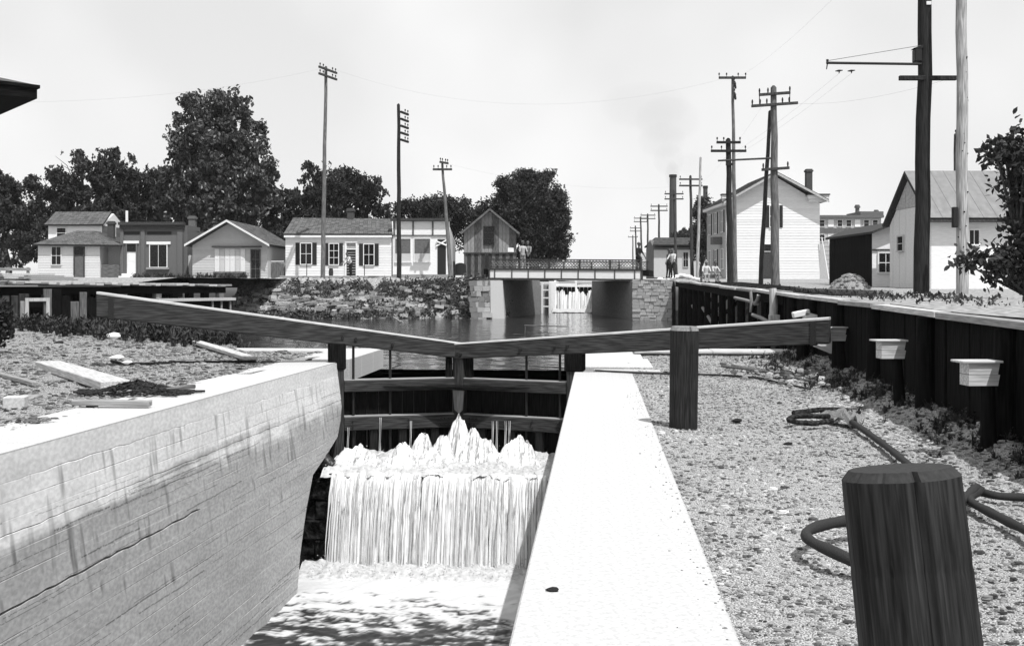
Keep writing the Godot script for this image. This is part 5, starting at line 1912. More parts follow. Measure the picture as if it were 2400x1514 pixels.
# ---- trees ----
func tree(called: String, label: String, at: Vector3, trunk_r: float, blobs: Array, n: int, leaf: Mesh, size: float, sd: int, thr := -0.12, nf := 0.5, group := "trees behind the houses") -> Node3D:
	var t := thing(called, label, "tree", at, 0, group)
	rng.seed = sd
	var lumps := []
	for q in blobs:
		for k in 4: # smaller boughs stand out of the crown
			var d := Vector3(rng.randf_range(-1, 1), rng.randf_range(-0.3, 1), rng.randf_range(-0.6, 1)).normalized()
			var s := rng.randf_range(0.2, 0.38)
			lumps.append([q[0] + d.x * q[3] * 0.98, q[1] + d.y * q[4] * 0.98, q[2] + d.z * q[5] * 0.98, q[3] * s, q[4] * s, q[5] * s])
	blobs = blobs + lumps
	var top := Vector3.ZERO
	for q in blobs:
		if q[1] > top.y: top = Vector3(q[0], q[1], q[2])
	var b := MB.new()
	var h: float = top.y * 0.85
	var spine := []
	var radii := []
	for k in 7:
		var f := k / 6.0
		spine.append(Vector3(top.x * f * f + 0.12 * sin(k * 1.7 + sd), -0.5 + f * (h + 0.5), top.z * f * f + 0.1 * cos(k * 2.3 + sd)))
		radii.append(trunk_r * (1.0 - 0.8 * f))
	b.tube(spine, radii, 9)
	part(t, "trunk", b, M.bark)
	b = MB.new()
	for q in blobs:
		var to := Vector3(q[0], q[1], q[2])
		var s0: Vector3 = spine[clampi(int(to.y * 0.55 / h * 6), 1, 5)]
		var mid := s0.lerp(to, 0.5) + Vector3(0, -0.08 * to.y * 0.3, 0)
		b.tube([s0, mid, to], [trunk_r * 0.4, trunk_r * 0.26, trunk_r * 0.08], 6, false)
		for j in (4 if q[3] > 0.7 else 1):
			var d := Vector3(rng.randf_range(-1, 1) * q[3], rng.randf_range(-0.3, 1) * q[4], rng.randf_range(-1, 1) * q[5]) * 0.85
			b.tube([mid.lerp(to, rng.randf()), to + d * 0.5 + Vector3(0, 0.1, 0), to + d], [trunk_r * 0.14, trunk_r * 0.08, trunk_r * 0.03], 5, false)
	part(t, "limbs", b, M.bark)
	var nz := FastNoiseLite.new()
	nz.seed = sd
	nz.frequency = nf
	nz.fractal_octaves = 2
	var ts := []
	var tones := []
	var total := 0.0
	for q in blobs: total += pow(q[3] * q[4] * q[5], 0.66)
	for q in blobs:
		var m := int(n * pow(q[3] * q[4] * q[5], 0.66) / total)
		var c := Vector3(q[0], q[1], q[2])
		for i in m:
			var d := Vector3(rng.randfn(), rng.randfn(), rng.randfn()).normalized()
			var r := pow(rng.randf(), 0.4)
			r *= 1.0 + 0.4 * nz.get_noise_3dv(d * 2.2 / nf + c) # lumpy outline
			var p: Vector3 = c + d * r * Vector3(q[3], q[4], q[5])
			if nz.get_noise_3dv(p) < thr: continue
			if p.y < 0.3: continue
			var s := size * rng.randf_range(0.7, 1.3)
			ts.append(Transform3D(Basis.from_euler(Vector3(rng.randf() * TAU, rng.randf() * TAU, 0)).scaled(Vector3(s, s, s)), p))
			tones.append(rng.randf_range(0.5, 1.5) * (1.0 + 0.5 * nz.get_noise_3dv(p * 0.5)))
	many(t, "crown", leaf, M.glossy_leaf if called == "tall_tree" else M.leaf, ts, tones)
	return t

func build_trees() -> void:
	var sp := sprig(1, 7, 0.34)
	var fine := sprig(2, 9, 0.22)
	var big := sprig(4, 6, 0.42)
	tree("broad_tree", "pale-leaved tree cut by the left edge of the picture behind the dock", Vector3(-51.5, 2.15, -86.057), 0.3, [[0, 5.5, 0, 2.6, 2.8, 2.2], [-2, 3, 0, 2.6, 2.6, 2.2], [1.4, 3.2, 0.5, 1.8, 2.4, 2], [-0.6, 7.8, 0, 1.6, 1.6, 1.5]], 7000, sp, 0.38, 101, 0.09)
	tree("broad_tree", "wide dark tree with an open uneven top behind the cottage at the left", Vector3(-47.739, 2.17, -90.381), 0.4, [[-2.2, 7.4, 0, 2.1, 2.6, 2], [0.4, 9.2, 0, 2.2, 2.2, 2], [2.6, 9.8, -0.5, 2.3, 1.9, 2], [3.2, 6.4, 0, 2.6, 2.8, 2.4], [-2.8, 4.2, 0.4, 2.4, 2.6, 2.2], [0.5, 5.2, 0.8, 2.8, 3, 2.2]], 15000, sp, 0.38, 102, 0.08)
	tree("broad_tree", "rounded dark tree filling the gap left of the tall tree", Vector3(-42.974, 2.18, -92.781), 0.35, [[-1.4, 6.6, 0, 2.4, 2.6, 2.2], [1.2, 7.8, 0, 2.1, 2.2, 2], [0.6, 4.6, 0, 3, 3, 2.2], [-2.6, 4.2, 0, 2.2, 2.6, 2]], 11000, sp, 0.38, 103, -0.02)
	tree("tall_tree", "tallest tree, with large glossy leaf clumps, towering behind the brick shop", Vector3(-33.734, 2.16, -89.53), 0.5, [[-0.6, 14.6, 0, 2.5, 2.2, 2.3], [1.2, 15.4, 0, 1.5, 1.5, 1.5], [-2.4, 12.4, 0, 2.2, 2.4, 2.2], [2.2, 12.0, 0, 2.2, 2.4, 2.2], [0, 11, 0.6, 3.4, 3, 2.8], [-3.2, 9.2, 0, 2.0, 2.2, 2.2], [3.4, 9.2, 0, 1.9, 2.2, 2.2], [0.2, 7.4, 1, 4.3, 3, 2.6], [-3.2, 6, 0, 2.4, 2.6, 2.2], [3.2, 6, 0, 2.2, 2.6, 2.2], [0, 4, 0.5, 3.6, 2.6, 2.2], [-4.6, 7.2, 0, 1.2, 1.6, 1.4]], 17000, big, 0.42, 104, 0.09, 0.65)
	tree("broad_tree", "bushy tree with a ragged top behind the chimney of the white store", Vector3(-23.037, 2.352, -90.412), 0.4, [[-1.6, 8.2, 0, 1.7, 2.0, 1.8], [1.0, 7.8, 0, 2.0, 2.0, 2], [2.6, 6.6, 0, 1.9, 2.0, 2], [-0.2, 6, 0.4, 3.2, 2.6, 2.4], [-2.6, 5.2, 0, 2.0, 2.2, 2], [0.5, 3.5, 0, 4, 2.6, 2], [3.6, 4.6, 0, 1.4, 1.9, 1.6]], 14000, sp, 0.36, 105, 0.07)
	tree("broad_tree", "smaller tree behind the left end of the white store roof", Vector3(-28.037, 2.242, -91.003), 0.3, [[-0.4, 5.4, 0, 2.0, 2.4, 2], [0.8, 3.4, 0, 2.2, 2.6, 2], [-1, 3, 0, 1.8, 2.4, 1.6]], 6000, sp, 0.36, 106, 0.02)
	tree("low_tree", "low pale-leaved tree with drooping sprays behind the false-front shop", Vector3(-15.396, 2.543, -91.042), 0.25, [[-0.8, 5.4, 0, 1.9, 1.3, 1.6], [1.0, 5.6, 0, 1.8, 1.2, 1.6], [0, 3.8, 0, 2.9, 1.6, 1.8]], 4200, fine, 0.55, 107, 0.05, 0.6)
	tree("low_tree", "spreading light tree behind the roof of the board barn", Vector3(-11.003, 2.543, -91.405), 0.25, [[-1.0, 5.4, 0, 2.0, 1.5, 1.6], [1.6, 5.2, 0, 1.8, 1.5, 1.6], [0, 3.6, 0, 2.8, 1.8, 1.8], [3.4, 4.4, 0, 1.4, 1.6, 1.5]], 4600, fine, 0.55, 108, 0.05, 0.6)
	tree("willow_tree", "dense dark rounded tree leaning over the left end of the bridge", Vector3(-5.107, 2.488, -85.871), 0.45, [[-1.4, 6.9, 0, 1.9, 1.6, 1.8], [0.6, 6.6, 0, 1.7, 1.7, 1.7], [1.4, 4.8, 0, 1.6, 1.9, 1.7], [-0.6, 5, 0, 2.2, 2.2, 2], [1.9, 3.2, 0.2, 1.2, 1.9, 1.4], [0.9, 2.2, 0, 1.6, 1.9, 1.6], [-1.2, 3, -0.3, 1.6, 2, 1.6]], 14000, fine, 0.42, 109, -0.15, 0.6)
	tree("low_tree", "small dark treetop beyond the low brick building", Vector3(12.894, 3.075, -151.573), 0.25, [[0, 4.8, 0, 1.6, 1.2, 1.5], [1.8, 4.2, 0, 1.6, 1.2, 1.5]], 900, sp, 0.7, 110, -0.2)
	tree("low_tree", "grey leafy tree hiding the street side of the tall white house", Vector3(10.052, 2.394, -99.162), 0.2, [[0, 3.4, 0, 0.9, 2.2, 1.2], [0.2, 6, 0, 0.7, 1.4, 1]], 1300, fine, 0.6, 111, -0.2)
	# the near tree at the right edge: big leaves one can tell apart
	var at := Vector3(8.964, 1.36, -22.313)
	var t := tree("leafy_tree", "near tree with big dark leaves at the right edge, branches reaching over the barn", at, 0.11, [[0.1, 2.95, 0, 0.7, 0.45, 0.8], [0.05, 2.35, 0.3, 0.5, 0.5, 0.7], [0.1, 1.6, 0, 0.42, 0.7, 0.8], [0.0, 0.9, 0.2, 0.5, 0.5, 0.6], [0.1, 0.35, 0.2, 0.4, 0.4, 0.6], [-0.95, 0.75, 0.3, 0.5, 0.2, 0.3], [-0.4, 0.55, 0.2, 0.5, 0.4, 0.4], [-0.65, 2.95, 0.3, 0.4, 0.2, 0.3]], 800, sprig(5, 5, 0.3), 0.23, 112, -0.3, 0.8, "")
	var crown := t.get_node("crown")
	rng.seed = 113
	var lf := MB.new()
	var outline := [Vector3(0, 0, 0), Vector3(0.035, 0.008, 0.04), Vector3(0.042, 0.01, 0.09), Vector3(0, -0.01, 0.16)]
	lf.poly([outline[0], outline[1], outline[2], outline[3]], Vector3.UP)
	lf.poly([outline[0], outline[1] * Vector3(-1, 1, 1), outline[2] * Vector3(-1, 1, 1), outline[3]], Vector3.UP)
	var lm := lf.mesh()
	var twigs := MB.new()
	var made := 0
	for q in [[Vector3(0, 3.0, 0), Vector3(-0.95, 2.95, 0.3), 60], [Vector3(0, 2.4, 0), Vector3(-0.75, 2.3, 0.2), 40], [Vector3(0, 2.0, 0), Vector3(-0.55, 1.95, 0.4), 30], [Vector3(0, 1.5, 0), Vector3(-0.55, 1.6, 0.2), 25], [Vector3(0, 1.1, 0), Vector3(-1.5, 0.75, 0.4), 75], [Vector3(0, 0.6, 0), Vector3(-0.9, 0.35, 0.3), 35], [Vector3(0, 3.2, 0), Vector3(-0.2, 3.6, 0.2), 25]]:
		var mid: Vector3 = q[0].lerp(q[1], 0.5) + Vector3(0, 0.12, 0)
		twigs.tube([q[0], mid, q[1]], [0.03, 0.016, 0.006], 5)
		for i in q[2]:
			var f := rng.randf_range(0.25, 1.05)
			var p: Vector3 = (q[0].lerp(mid, f * 2) if f < 0.5 else mid.lerp(q[1], f * 2 - 1)) + Vector3(rng.randfn(0, 0.08), rng.randfn(0, 0.1), rng.randfn(0, 0.12))
			var s := rng.randf_range(0.7, 1.25)
			put(crown, "leaf", lm, M.leaf, Transform3D(Basis.from_euler(Vector3(rng.randf_range(-1.2, 1.2), rng.randf() * TAU, rng.randf_range(-1.2, 1.2))).scaled(Vector3(s, s, s)), p))
			made += 1
	part(t, "twigs", twigs, M.bark)

# ---- poles and wires ----
func crossarm(p: Node, at: Vector3, dir: Vector3, half: float, pins: Array, m: Material) -> void:
	var f := Transform3D(Basis(dir, Vector3.UP, dir.cross(Vector3.UP)), at)
	var b := MB.new()
	b.cbox(-half, half, -0.07, 0.07, 0.1, 0.22, 0.012, f)
	var arm := part(p, "crossarm", b, m)
	for x in pins:
		b = MB.new()
		b.tube([f * Vector3(x, 0.06, 0.16), f * Vector3(x, 0.17, 0.16), f * Vector3(x, 0.175, 0.16), f * Vector3(x, 0.27, 0.16), f * Vector3(x, 0.3, 0.16)], [0.018, 0.018, 0.05, 0.045, 0.02], 6)
		part(arm, "insulator", b, M.iron)

func pole(label: String, foot: Vector3, top: Vector3, r0: float, r1: float, m: Material, group := "") -> Node3D:
	var t := thing("telegraph_pole", label, "pole", foot, 0, group)
	var d := top - foot
	var b := MB.new()
	var p := []
	var r := []
	for k in 9:
		var f := k / 8.0
		p.append(d * f + Vector3(sin(k * 2.1 + foot.x) * r0 * 0.1, 0, cos(k * 1.3 + foot.z) * r0 * 0.1))
		r.append(lerpf(r0, r1, f))
	p[0].y -= 0.6
	p.append(d + Vector3(0, r1 * 0.7, 0))
	r.append(r1 * 0.4)
	b.tube(p, r, 14)
	part(t, "shaft", b, m)
	return t

func build_poles() -> void:
	var R := Vector3(cos(TURN), 0, -sin(TURN))
	var F := Vector3(-sin(TURN), 0, -cos(TURN))
	var along := (R * 0.85 + F * 0.5).normalized()
	var g := "telegraph poles along the left street"
	var t := pole("tallest left pole, pale, standing before the white store with two bunched crossarms", Vector3(-18.633, 1.992, -68.701), Vector3(-18.4, 16.4, -68.72), 0.16, 0.1, M.pole_mid, g)
	for y in [13.75, 14.2]: crossarm(t, Vector3(0.23, y, 0), (R * 0.36 + F * 0.93).normalized(), 1.15, [-1.0, -0.6, 0.6, 1.0], M.pole)
	t = pole("black pole with five short stubs up one side, before the false-front shop", Vector3(-13.046, 2.097, -67.155), Vector3(-13.074, 13.487, -67.152), 0.16, 0.1, M.pole_black, g)
	for k in 5:
		var f2 := (R * 0.3 + F * 0.95).normalized()
		crossarm(t, Vector3(0, 10.9 - k * 0.46, 0) + f2 * 0.55, f2, 0.62, [0.1, 0.55], M.pole_black)
	t = pole("short leaning pole with one crossarm between the false-front shop and the barn", Vector3(-10.195, 2.36, -71.403), Vector3(-10.793, 10.16, -71.354), 0.16, 0.08, M.pole_mid, g)
	crossarm(t, Vector3(-10.763, 9.62, -71.357) - Vector3(-10.195, 2.36, -71.403), R, 0.68, [-0.6, -0.3, 0.3, 0.6], M.pole)
	crossarm(t, Vector3(-10.793, 10.1, -71.354) - Vector3(-10.195, 2.36, -71.403), (R * 0.5 + F * 0.85).normalized(), 0.5, [-0.45, -0.2, 0.2, 0.45], M.pole)
	g = "telegraph poles along the right street"
	# two large poles near the barn
	t = pole("large black pole before the white barn, carrying a long trolley bracket arm", Vector3(9.809, 1.377, -31.915), Vector3(9.951, 11.93, -31.926), 0.23, 0.19, M.pole_black, g)
	var base := Vector3(9.809, 1.377, -31.915)
	crossarm(t, Vector3(9.938, 7.848, -31.925) - base, R, 0.86, [], M.pole_black)
	var b := MB.new()
	b.tube([Vector3(6.862, 8.254, -31.27) - base, Vector3(9.746, 8.258, -31.709) - base], [0.04, 0.04], 8)
	var arm := part(t, "bracket_arm", b, M.iron)
	b = MB.new()
	b.tube([Vector3(6.887, 8.228, -31.272) - base, Vector3(6.862, 8.062, -31.27) - base], [0.02, 0.015], 6)
	b.tube([Vector3(6.887, 8.355, -31.272) - base, Vector3(6.887, 8.228, -31.272) - base], [0.04, 0.03], 6)
	part(arm, "hook", b, M.iron)
	b = MB.new()
	b.tube([Vector3(6.887, 8.317, -31.272) - base, Vector3(9.746, 8.822, -31.709) - base], [0.008, 0.008], 4)
	part(arm, "stay_wire", b, M.wire)
	for q in [Vector3(7.243, 7.999, -31.301), Vector3(7.611, 7.999, -31.332)]:
		b = MB.new()
		var c: Vector3 = q - base
		b.tube([c + Vector3(-0.12, 0.01, 0), c + Vector3(-0.02, 0.02, 0), c + Vector3(0.1, 0.03, 0)], [0.012, 0.035, 0.012], 6)
		b.tube([c, c - Vector3(0.01, 0.06, 0)], [0.02, 0.012], 6)
		part(arm, "wire_hanger", b, M.iron)
	b = MB.new()
	b.cbox(-0.16, 0.06, -0.2, 0.2, -0.05, 0.25, 0.03, Transform3D(Basis.IDENTITY, Vector3(9.706, 8.533, -31.906) - base))
	b.prism([Vector2(-0.2, 0.2), Vector2(0.08, 0.2), Vector2(0.08, 0.3)], -0.05, 0.25, Transform3D(Basis.IDENTITY, Vector3(9.706, 8.533, -31.906) - base))
	part(t, "switch_box", b, M.iron)
	b = MB.new()
	b.box(-0.06, 0.08, -0.05, 0.05, 0.19, 0.22, Transform3D(Basis.IDENTITY, Vector3(9.964, 10.096, -31.927) - base))
	part(t, "number_plate", b, M.white)
	t = pole("large pale pole with dark knots, nearest the near leafy tree at right", Vector3(10.701, 1.325, -30.985), Vector3(10.664, 11.6, -30.982), 0.175, 0.145, M.pole_pale, g)
	base = Vector3(10.701, 1.325, -30.985)
	rng.seed = 71
	for k in 22:
		var y := rng.randf_range(0.6, 9.6)
		var a := rng.randf_range(-1.3, 1.3)
		var rr := lerpf(0.175, 0.148, y / 10.3) + 0.004
		var c := Vector3(sin(a) * rr, y, cos(a) * rr)
		b = MB.new()
		b.tube([c - Vector3(sin(a), 0, cos(a)) * 0.02, c + Vector3(sin(a), 0, cos(a)) * 0.006], [rng.randf_range(0.015, 0.035), 0.012], 6)
		part(t, "knot", b, M.tar_y)
	b = MB.new()
	b.cbox(-0.26, -0.12, -0.3, 0.3, 0.0, 0.16, 0.015, Transform3D(Basis.IDENTITY, Vector3(10.639, 3.6, -30.98) - base))
	part(t, "meter_box", b, M.iron)
	t = pole("thin far pole with two crossarms showing left of the large pale pole", Vector3(20.929, 2.25, -61.93), Vector3(20.979, 10.35, -61.935), 0.1, 0.08, M.pole, g)
	for y in [7.6, 8.0]: crossarm(t, Vector3(0.05, y, 0), (R * 0.6 + F * 0.8).normalized(), 0.7, [-0.6, 0.6], M.pole)
	# before the white house
	t = pole("stout weathered pole with two framed crossarms in front of the white house door", Vector3(8.023, 1.662, -46.818), Vector3(7.946, 10.44, -46.812), 0.2, 0.13, M.pole_mid, g)
	base = Vector3(8.023, 1.662, -46.818)
	var tilt := (R + Vector3(0, 0.09, 0)).normalized()
	for q in [[Vector3(7.946, 9.654, -46.812), 1.04, [-1.0, -0.65, -0.35, 0.35, 0.65]], [Vector3(7.946, 10.133, -46.812), 0.7, [-0.68, -0.3, 0.68]], [Vector3(7.985, 6.779, -46.815), 0.62, [-0.55, 0.55]]]:
		var f := q[0] - base as Vector3
		var f3 := Transform3D(Basis(R, Vector3.UP, -F), f)
		b = MB.new()
		b.cbox(-q[1], q[1], -0.06, 0.06, 0.12, 0.24, 0.01, f3 * Transform3D(Basis(Vector3(0, 0, 1), 0.07), Vector3.ZERO))
		var a := part(t, "crossarm", b, M.pole)
		for x in q[2]:
			b = MB.new()
			b.tube([f3 * Vector3(x, 0.07 * x, 0.18), f3 * Vector3(x, 0.2 + 0.07 * x, 0.18), f3 * Vector3(x, 0.29 + 0.07 * x, 0.18)], [0.02, 0.045, 0.02], 6)
			part(a, "insulator", b, M.iron)
	for x in [-0.68, 0.68]:
		b = MB.new()
		b.tube([Vector3(7.946, 9.654, -46.812) - base + R * x - F * 0.18, Vector3(7.946, 10.268, -46.812) - base + R * x - F * 0.18], [0.02, 0.02], 5)
		part(t, "arm_strut", b, M.pole)
	b = MB.new()
	b.tube([Vector3(5.404, 7.103, -46.1) - base, Vector3(7.908, 7.277, -46.809) - base], [0.045, 0.05], 6)
	part(t, "trolley_arm", b, M.pole)
	t = pole("slanting brace pole propping the stout pole before the white house", Vector3(7.514, 1.837, -47.78), Vector3(7.861, 9.433, -47.206), 0.11, 0.08, M.pole, g)
	t = pole("black pole with two crossarms at the left corner of the white house", Vector3(7.563, 1.845, -58.821), Vector3(7.466, 9.772, -58.813), 0.18, 0.14, M.pole_black, g)
	base = Vector3(7.563, 1.845, -58.821)
	for q in [[Vector3(7.442, 9.119, -58.811), 1.0], [Vector3(7.442, 9.603, -58.811), 0.68], [Vector3(7.49, 8.37, -58.815), 0.2]]: crossarm(t, q[0] - base, R, q[1], [-q[1] * 0.95, -q[1] * 0.4, q[1] * 0.95], M.pole_black)
	t = pole("tall thin pale pole behind the black pole, with stacked small arms on top", Vector3(8.393, 1.881, -62.903), Vector3(8.239, 14.152, -62.89), 0.14, 0.08, M.pole_mid, g)
	base = Vector3(8.393, 1.881, -62.903)
	crossarm(t, Vector3(8.187, 14.048, -62.886) - base, R, 0.82, [-0.8, -0.35, 0.35, 0.8], M.pole)
	for y in [Vector3(8.213, 13.635, -62.888), Vector3(8.213, 12.963, -62.888)]: crossarm(t, y - base, (R * 0.25 + F * 0.97).normalized(), 0.9, [-0.8, 0.8], M.pole)
	# the row running away up the street
	for q in [["pole with two crossarms just left of the white house eave", Vector3(8.222, 2.433, -88.977), Vector3(8.076, 10.83, -88.965), 0.16, M.pole, [Vector3(8.076, 9.987, -88.965), Vector3(8.076, 10.537, -88.965)], 1.0],
		["bare thin pale mast rising beside the pole left of the white house", Vector3(7.873, 2.267, -80.921), Vector3(8.139, 11.433, -80.943), 0.13, M.pole_pale, [], 0],
		["pole with two crossarms in front of the tall smokestack", Vector3(8.431, 2.69, -109.063), Vector3(8.162, 11.33, -109.04), 0.16, M.pole, [Vector3(8.162, 11.015, -109.04), Vector3(8.162, 10.475, -109.04)], 1.0],
		["fourth pole from the bridge, with two crossarms against the sky", Vector3(7.682, 2.846, -126.058), Vector3(7.63, 11.179, -126.054), 0.16, M.pole, [Vector3(7.63, 10.971, -126.054), Vector3(7.63, 10.45, -126.054)], 1.05],
		["third pole from the bridge, slightly shorter, against the sky", Vector3(7.537, 3.075, -151.131), Vector3(7.537, 11.7, -151.131), 0.17, M.pole, [Vector3(7.537, 11.512, -151.131), Vector3(7.537, 11.012, -151.131)], 1.1],
		["second pole from the bridge in the receding row", Vector3(7.4, 3.212, -166.171), Vector3(7.126, 12.219, -166.148), 0.18, M.pole, [Vector3(7.126, 12.012, -166.148), Vector3(7.126, 11.462, -166.148)], 1.1],
		["pole nearest the bridge end in the receding row", Vector3(7.298, 3.396, -186.231), Vector3(7.068, 11.875, -186.212), 0.18, M.pole, [Vector3(7.068, 11.49, -186.212), Vector3(7.068, 10.95, -186.212)], 1.0],
		["faintest and farthest pole of the receding row", Vector3(7.5, 3.625, -211.332), Vector3(7.5, 11.325, -211.332), 0.16, M.pole, [Vector3(7.5, 10.975, -211.332)], 1.0]]:
		t = pole(q[0], q[1], q[2], q[3], q[3] * 0.65, q[4], "poles receding up the right street")
		for y in q[5]: crossarm(t, y - q[1], R, q[6], [-q[6] * 0.9, q[6] * 0.9], M.pole)

func build_wires() -> void:
	var k := 0
	for q in [["thin wire from the tall left pole across to the thin right street pole", Vector3(-18.109, 16.342, -68.744), Vector3(7.775, 14.048, -62.852), 2.0],
		["thin wire from the short leaning pole sagging right toward the street poles", Vector3(-10.464, 10.04, -71.381), Vector3(7.382, 9.987, -88.908), 0.8],
		["thin wire running from the tall left pole off the left edge", Vector3(-18.545, 16.342, -68.708), Vector3(-32.779, 10.843, -49.472), 0.7],
		["trolley wire from the far row toward the hangers of the bracket arm", Vector3(5.404, 7.046, -46.1), Vector3(7.243, 7.948, -31.301), 0.15],
		["second trolley wire beside the first under the bracket arm", Vector3(5.706, 7.046, -46.125), Vector3(7.611, 7.948, -31.332), 0.15],
		["wire from the stout pole to the crossarm of the large black pole", Vector3(8.825, 9.731, -46.884), Vector3(10.71, 7.874, -31.989), 0.25],
		["wire from the thin pole rising out of the top of the picture", Vector3(8.548, 14.1, -62.916), Vector3(7.624, 10.725, -30.731), 0.3],
		["wire between the framed pole and the pole left of the white house", Vector3(7.488, 9.692, -46.774), Vector3(8.843, 10.133, -89.029), 0.4]]:
		var a: Vector3 = q[1]
		var e: Vector3 = q[2]
		var p := []
		var r := []
		for i in 25:
			var f := i / 24.0
			p.append(a.lerp(e, f) - Vector3(0, q[3] * 4.0 * f * (1 - f), 0))
			r.append(0.0022)
		var b := MB.new()
		b.tube(p, r, 4, false)
		tag(part(self, "wire", b, M.wire), q[0], "wire", "wires strung between the poles")
		k += 1

# ---- things on the banks ----
func mooring_post(label: String, foot: Vector3, lean: Vector3, h: float, r0: float, r1: float, cap: Material, sd: int, crack: float, chamfer: float) -> void:
	var t := thing("mooring_post", label, "post", foot, 0, "mooring posts on the right bank")
	rng.seed = sd
	var up := (Vector3.UP + lean).normalized()
	var across := up.cross(Vector3(0, 0, 1)).normalized()
	t.basis = Basis(across, up, across.cross(up))
	var ax := Vector3.UP
	var side := Vector3.RIGHT
	var fw := Vector3.BACK
	var n := 96
	var wave := []
	for k in n:
		var a := TAU * k / n
		wave.append(1.0 + 0.008 * sin(a * 5.0 + sd) + 0.006 * sin(a * 13.0 + 1.0) + 0.006 * rng.randf_range(-1, 1))
	var cut := int(crack / TAU * n)
	wave[cut] -= 0.16
	wave[(cut + 1) % n] -= 0.06
	wave[(cut + 17) % n] -= 0.04
	wave[(cut + 9) % n] -= 0.03
	wave[(cut + 38) % n] -= 0.05
	var rows := []
	var hs := [-0.5, 0.0, 0.25, 0.44, 0.455, 0.47, 0.6, 0.71, 0.725, 0.74, 0.76, 0.93, 1.0]
	var worn := [1.0, 1.0, 1.0, 1.0, 0.992, 1.0, 1.0, 1.0, 0.989, 0.994, 1.0, 1.0, 1.0]
	for i in hs.size():
		var row := []
		for k in n + 1:
			var a := TAU * (k % n) / n
			var w: float = wave[k % n] + 0.006 * wobble(k % n * 0.3, i * 2.0, 2.0)
			row.append(ax * (h * hs[i] - (0.0 if i < hs.size() - 1 else chamfer)) + (side * cos(a) + fw * sin(a)) * lerpf(r0, r1, maxf(0, hs[i])) * w * (worn[i] + 0.01 * wobble(k % n * 0.2, i * 3.0, 1.0)))
		rows.append(row)
	var st := SurfaceTool.new()
	st.begin(Mesh.PRIMITIVE_TRIANGLES)
	for i in rows.size() - 1:
		for k in n:
			for q in [[0, 0], [0, 1], [1, 1], [0, 0], [1, 1], [1, 0]]:
				st.set_color(Color.WHITE)
				st.add_vertex(rows[i + q[0]][k + q[1]])
	st.generate_normals()
	put(t, "shaft", st.commit(), M.post)
	# chamfered worn top
	var b := MB.new()
	var top := []
	for k in n:
		var a := TAU * k / n
		top.append(ax * h + (side * cos(a) + fw * sin(a)) * r1 * wave[k] * 0.86)
	for k in n:
		b.poly([rows[-1][k], rows[-1][k + 1], top[(k + 1) % n], top[k]], (rows[-1][k] - ax * h) + ax * 0.3)
		b.poly([top[k], top[(k + 1) % n], ax * (h - 0.004)], ax)
	part(t, "worn_top", b, cap)

func build_posts_and_boxes() -> void:
	var f := Vector3(1.03, 0, -12.161)
	mooring_post("round mooring post with a pale worn top, standing clear on the gravel by the wall", f + Vector3(0, -0.02, -0.12), Vector3(0.012, 0, 0), 1.20, 0.165, 0.17, M.post_top, 3, 1.2, 0.05)
	var tp := Vector3(0.978, 1.1, -3.392)
	mooring_post("nearest mooring post, cracked and leaning, large at the lower right", tp + Vector3(0.095, -1.125, 0.1), Vector3(-0.085, 0, -0.1), 1.135, 0.19, 0.182, M.near_top, 7, 1.62, 0.03)
	for q in [["pale wooden box on a dark stake, at the right edge nearest the camera", Vector3(3.729, 0.808, -10.342), Vector3(3.837, 0.042, -10.351), 0.34, 0.225],
		["pale wooden box on a dark stake, middle one of the three along the black wall", Vector3(3.897, 0.805, -13.968), Vector3(4.003, 0.052, -13.876), 0.36, 0.23],
		["pale wooden box half hidden behind the end of the right balance beam", Vector3(4.271, 0.77, -18.715), Vector3(4.385, 0.266, -18.724), 0.34, 0.23]]:
		var c: Vector3 = q[1]
		var e: Vector3 = q[2]
		var t := thing("post_box", q[0], "box on stake", c, TURN + 0.06, "boxes on stakes along the black wall")
		var w: float = q[3] / 2
		var h: float = q[4] / 2
		var b := MB.new()
		for k in 2:
			b = MB.new()
			var y0 := -h + k * h
			b.hexa([Vector3(-w + 0.02, y0 + 0.003, -0.09), Vector3(w - 0.03, y0 + 0.003, -0.09), Vector3(-w + 0.02, y0 + h - 0.003, -0.09), Vector3(w - 0.01, y0 + h - 0.003, -0.09), Vector3(-w + 0.02, y0 + 0.003, 0.09), Vector3(w - 0.03, y0 + 0.003, 0.09), Vector3(-w + 0.02, y0 + h - 0.003, 0.09), Vector3(w - 0.01, y0 + h - 0.003, 0.09)])
			part(t, "side_board", b, M.pale_x)
		b = MB.new()
		b.cbox(-w - 0.06, w + 0.01, h, h + 0.022, -0.12, 0.12, 0.005)
		part(t, "lid", b, M.pale_x)
		b = MB.new()
		b.tube([Vector3(0.08, -h, 0), Vector3(e.x - c.x, e.y - c.y - 0.2, e.z - c.z) * Vector3(1, 1, 1)], [0.07, 0.08], 10)
		part(t, "stake", b, M.tar_y)

func hose(label: String, p: Array, r: float, m: Material, called := "hose", cat := "hose") -> Node:
	var c := Curve3D.new()
	for i in p.size():
		var tan: Vector3 = (p[mini(i + 1, p.size() - 1)] - p[maxi(i - 1, 0)]) / 6.0
		c.add_point(p[i], -tan, tan)
	var q := Array(c.tessellate_even_length(5, 0.08))
	var rr := []
	for i in q.size(): rr.append(r * (1.0 + 0.07 * sin(i * 1.1) + 0.05 * sin(i * 0.37)))
	var b := MB.new()
	b.tube(q, rr, 10)
	return tag(part(self, called, b, m), label, cat)

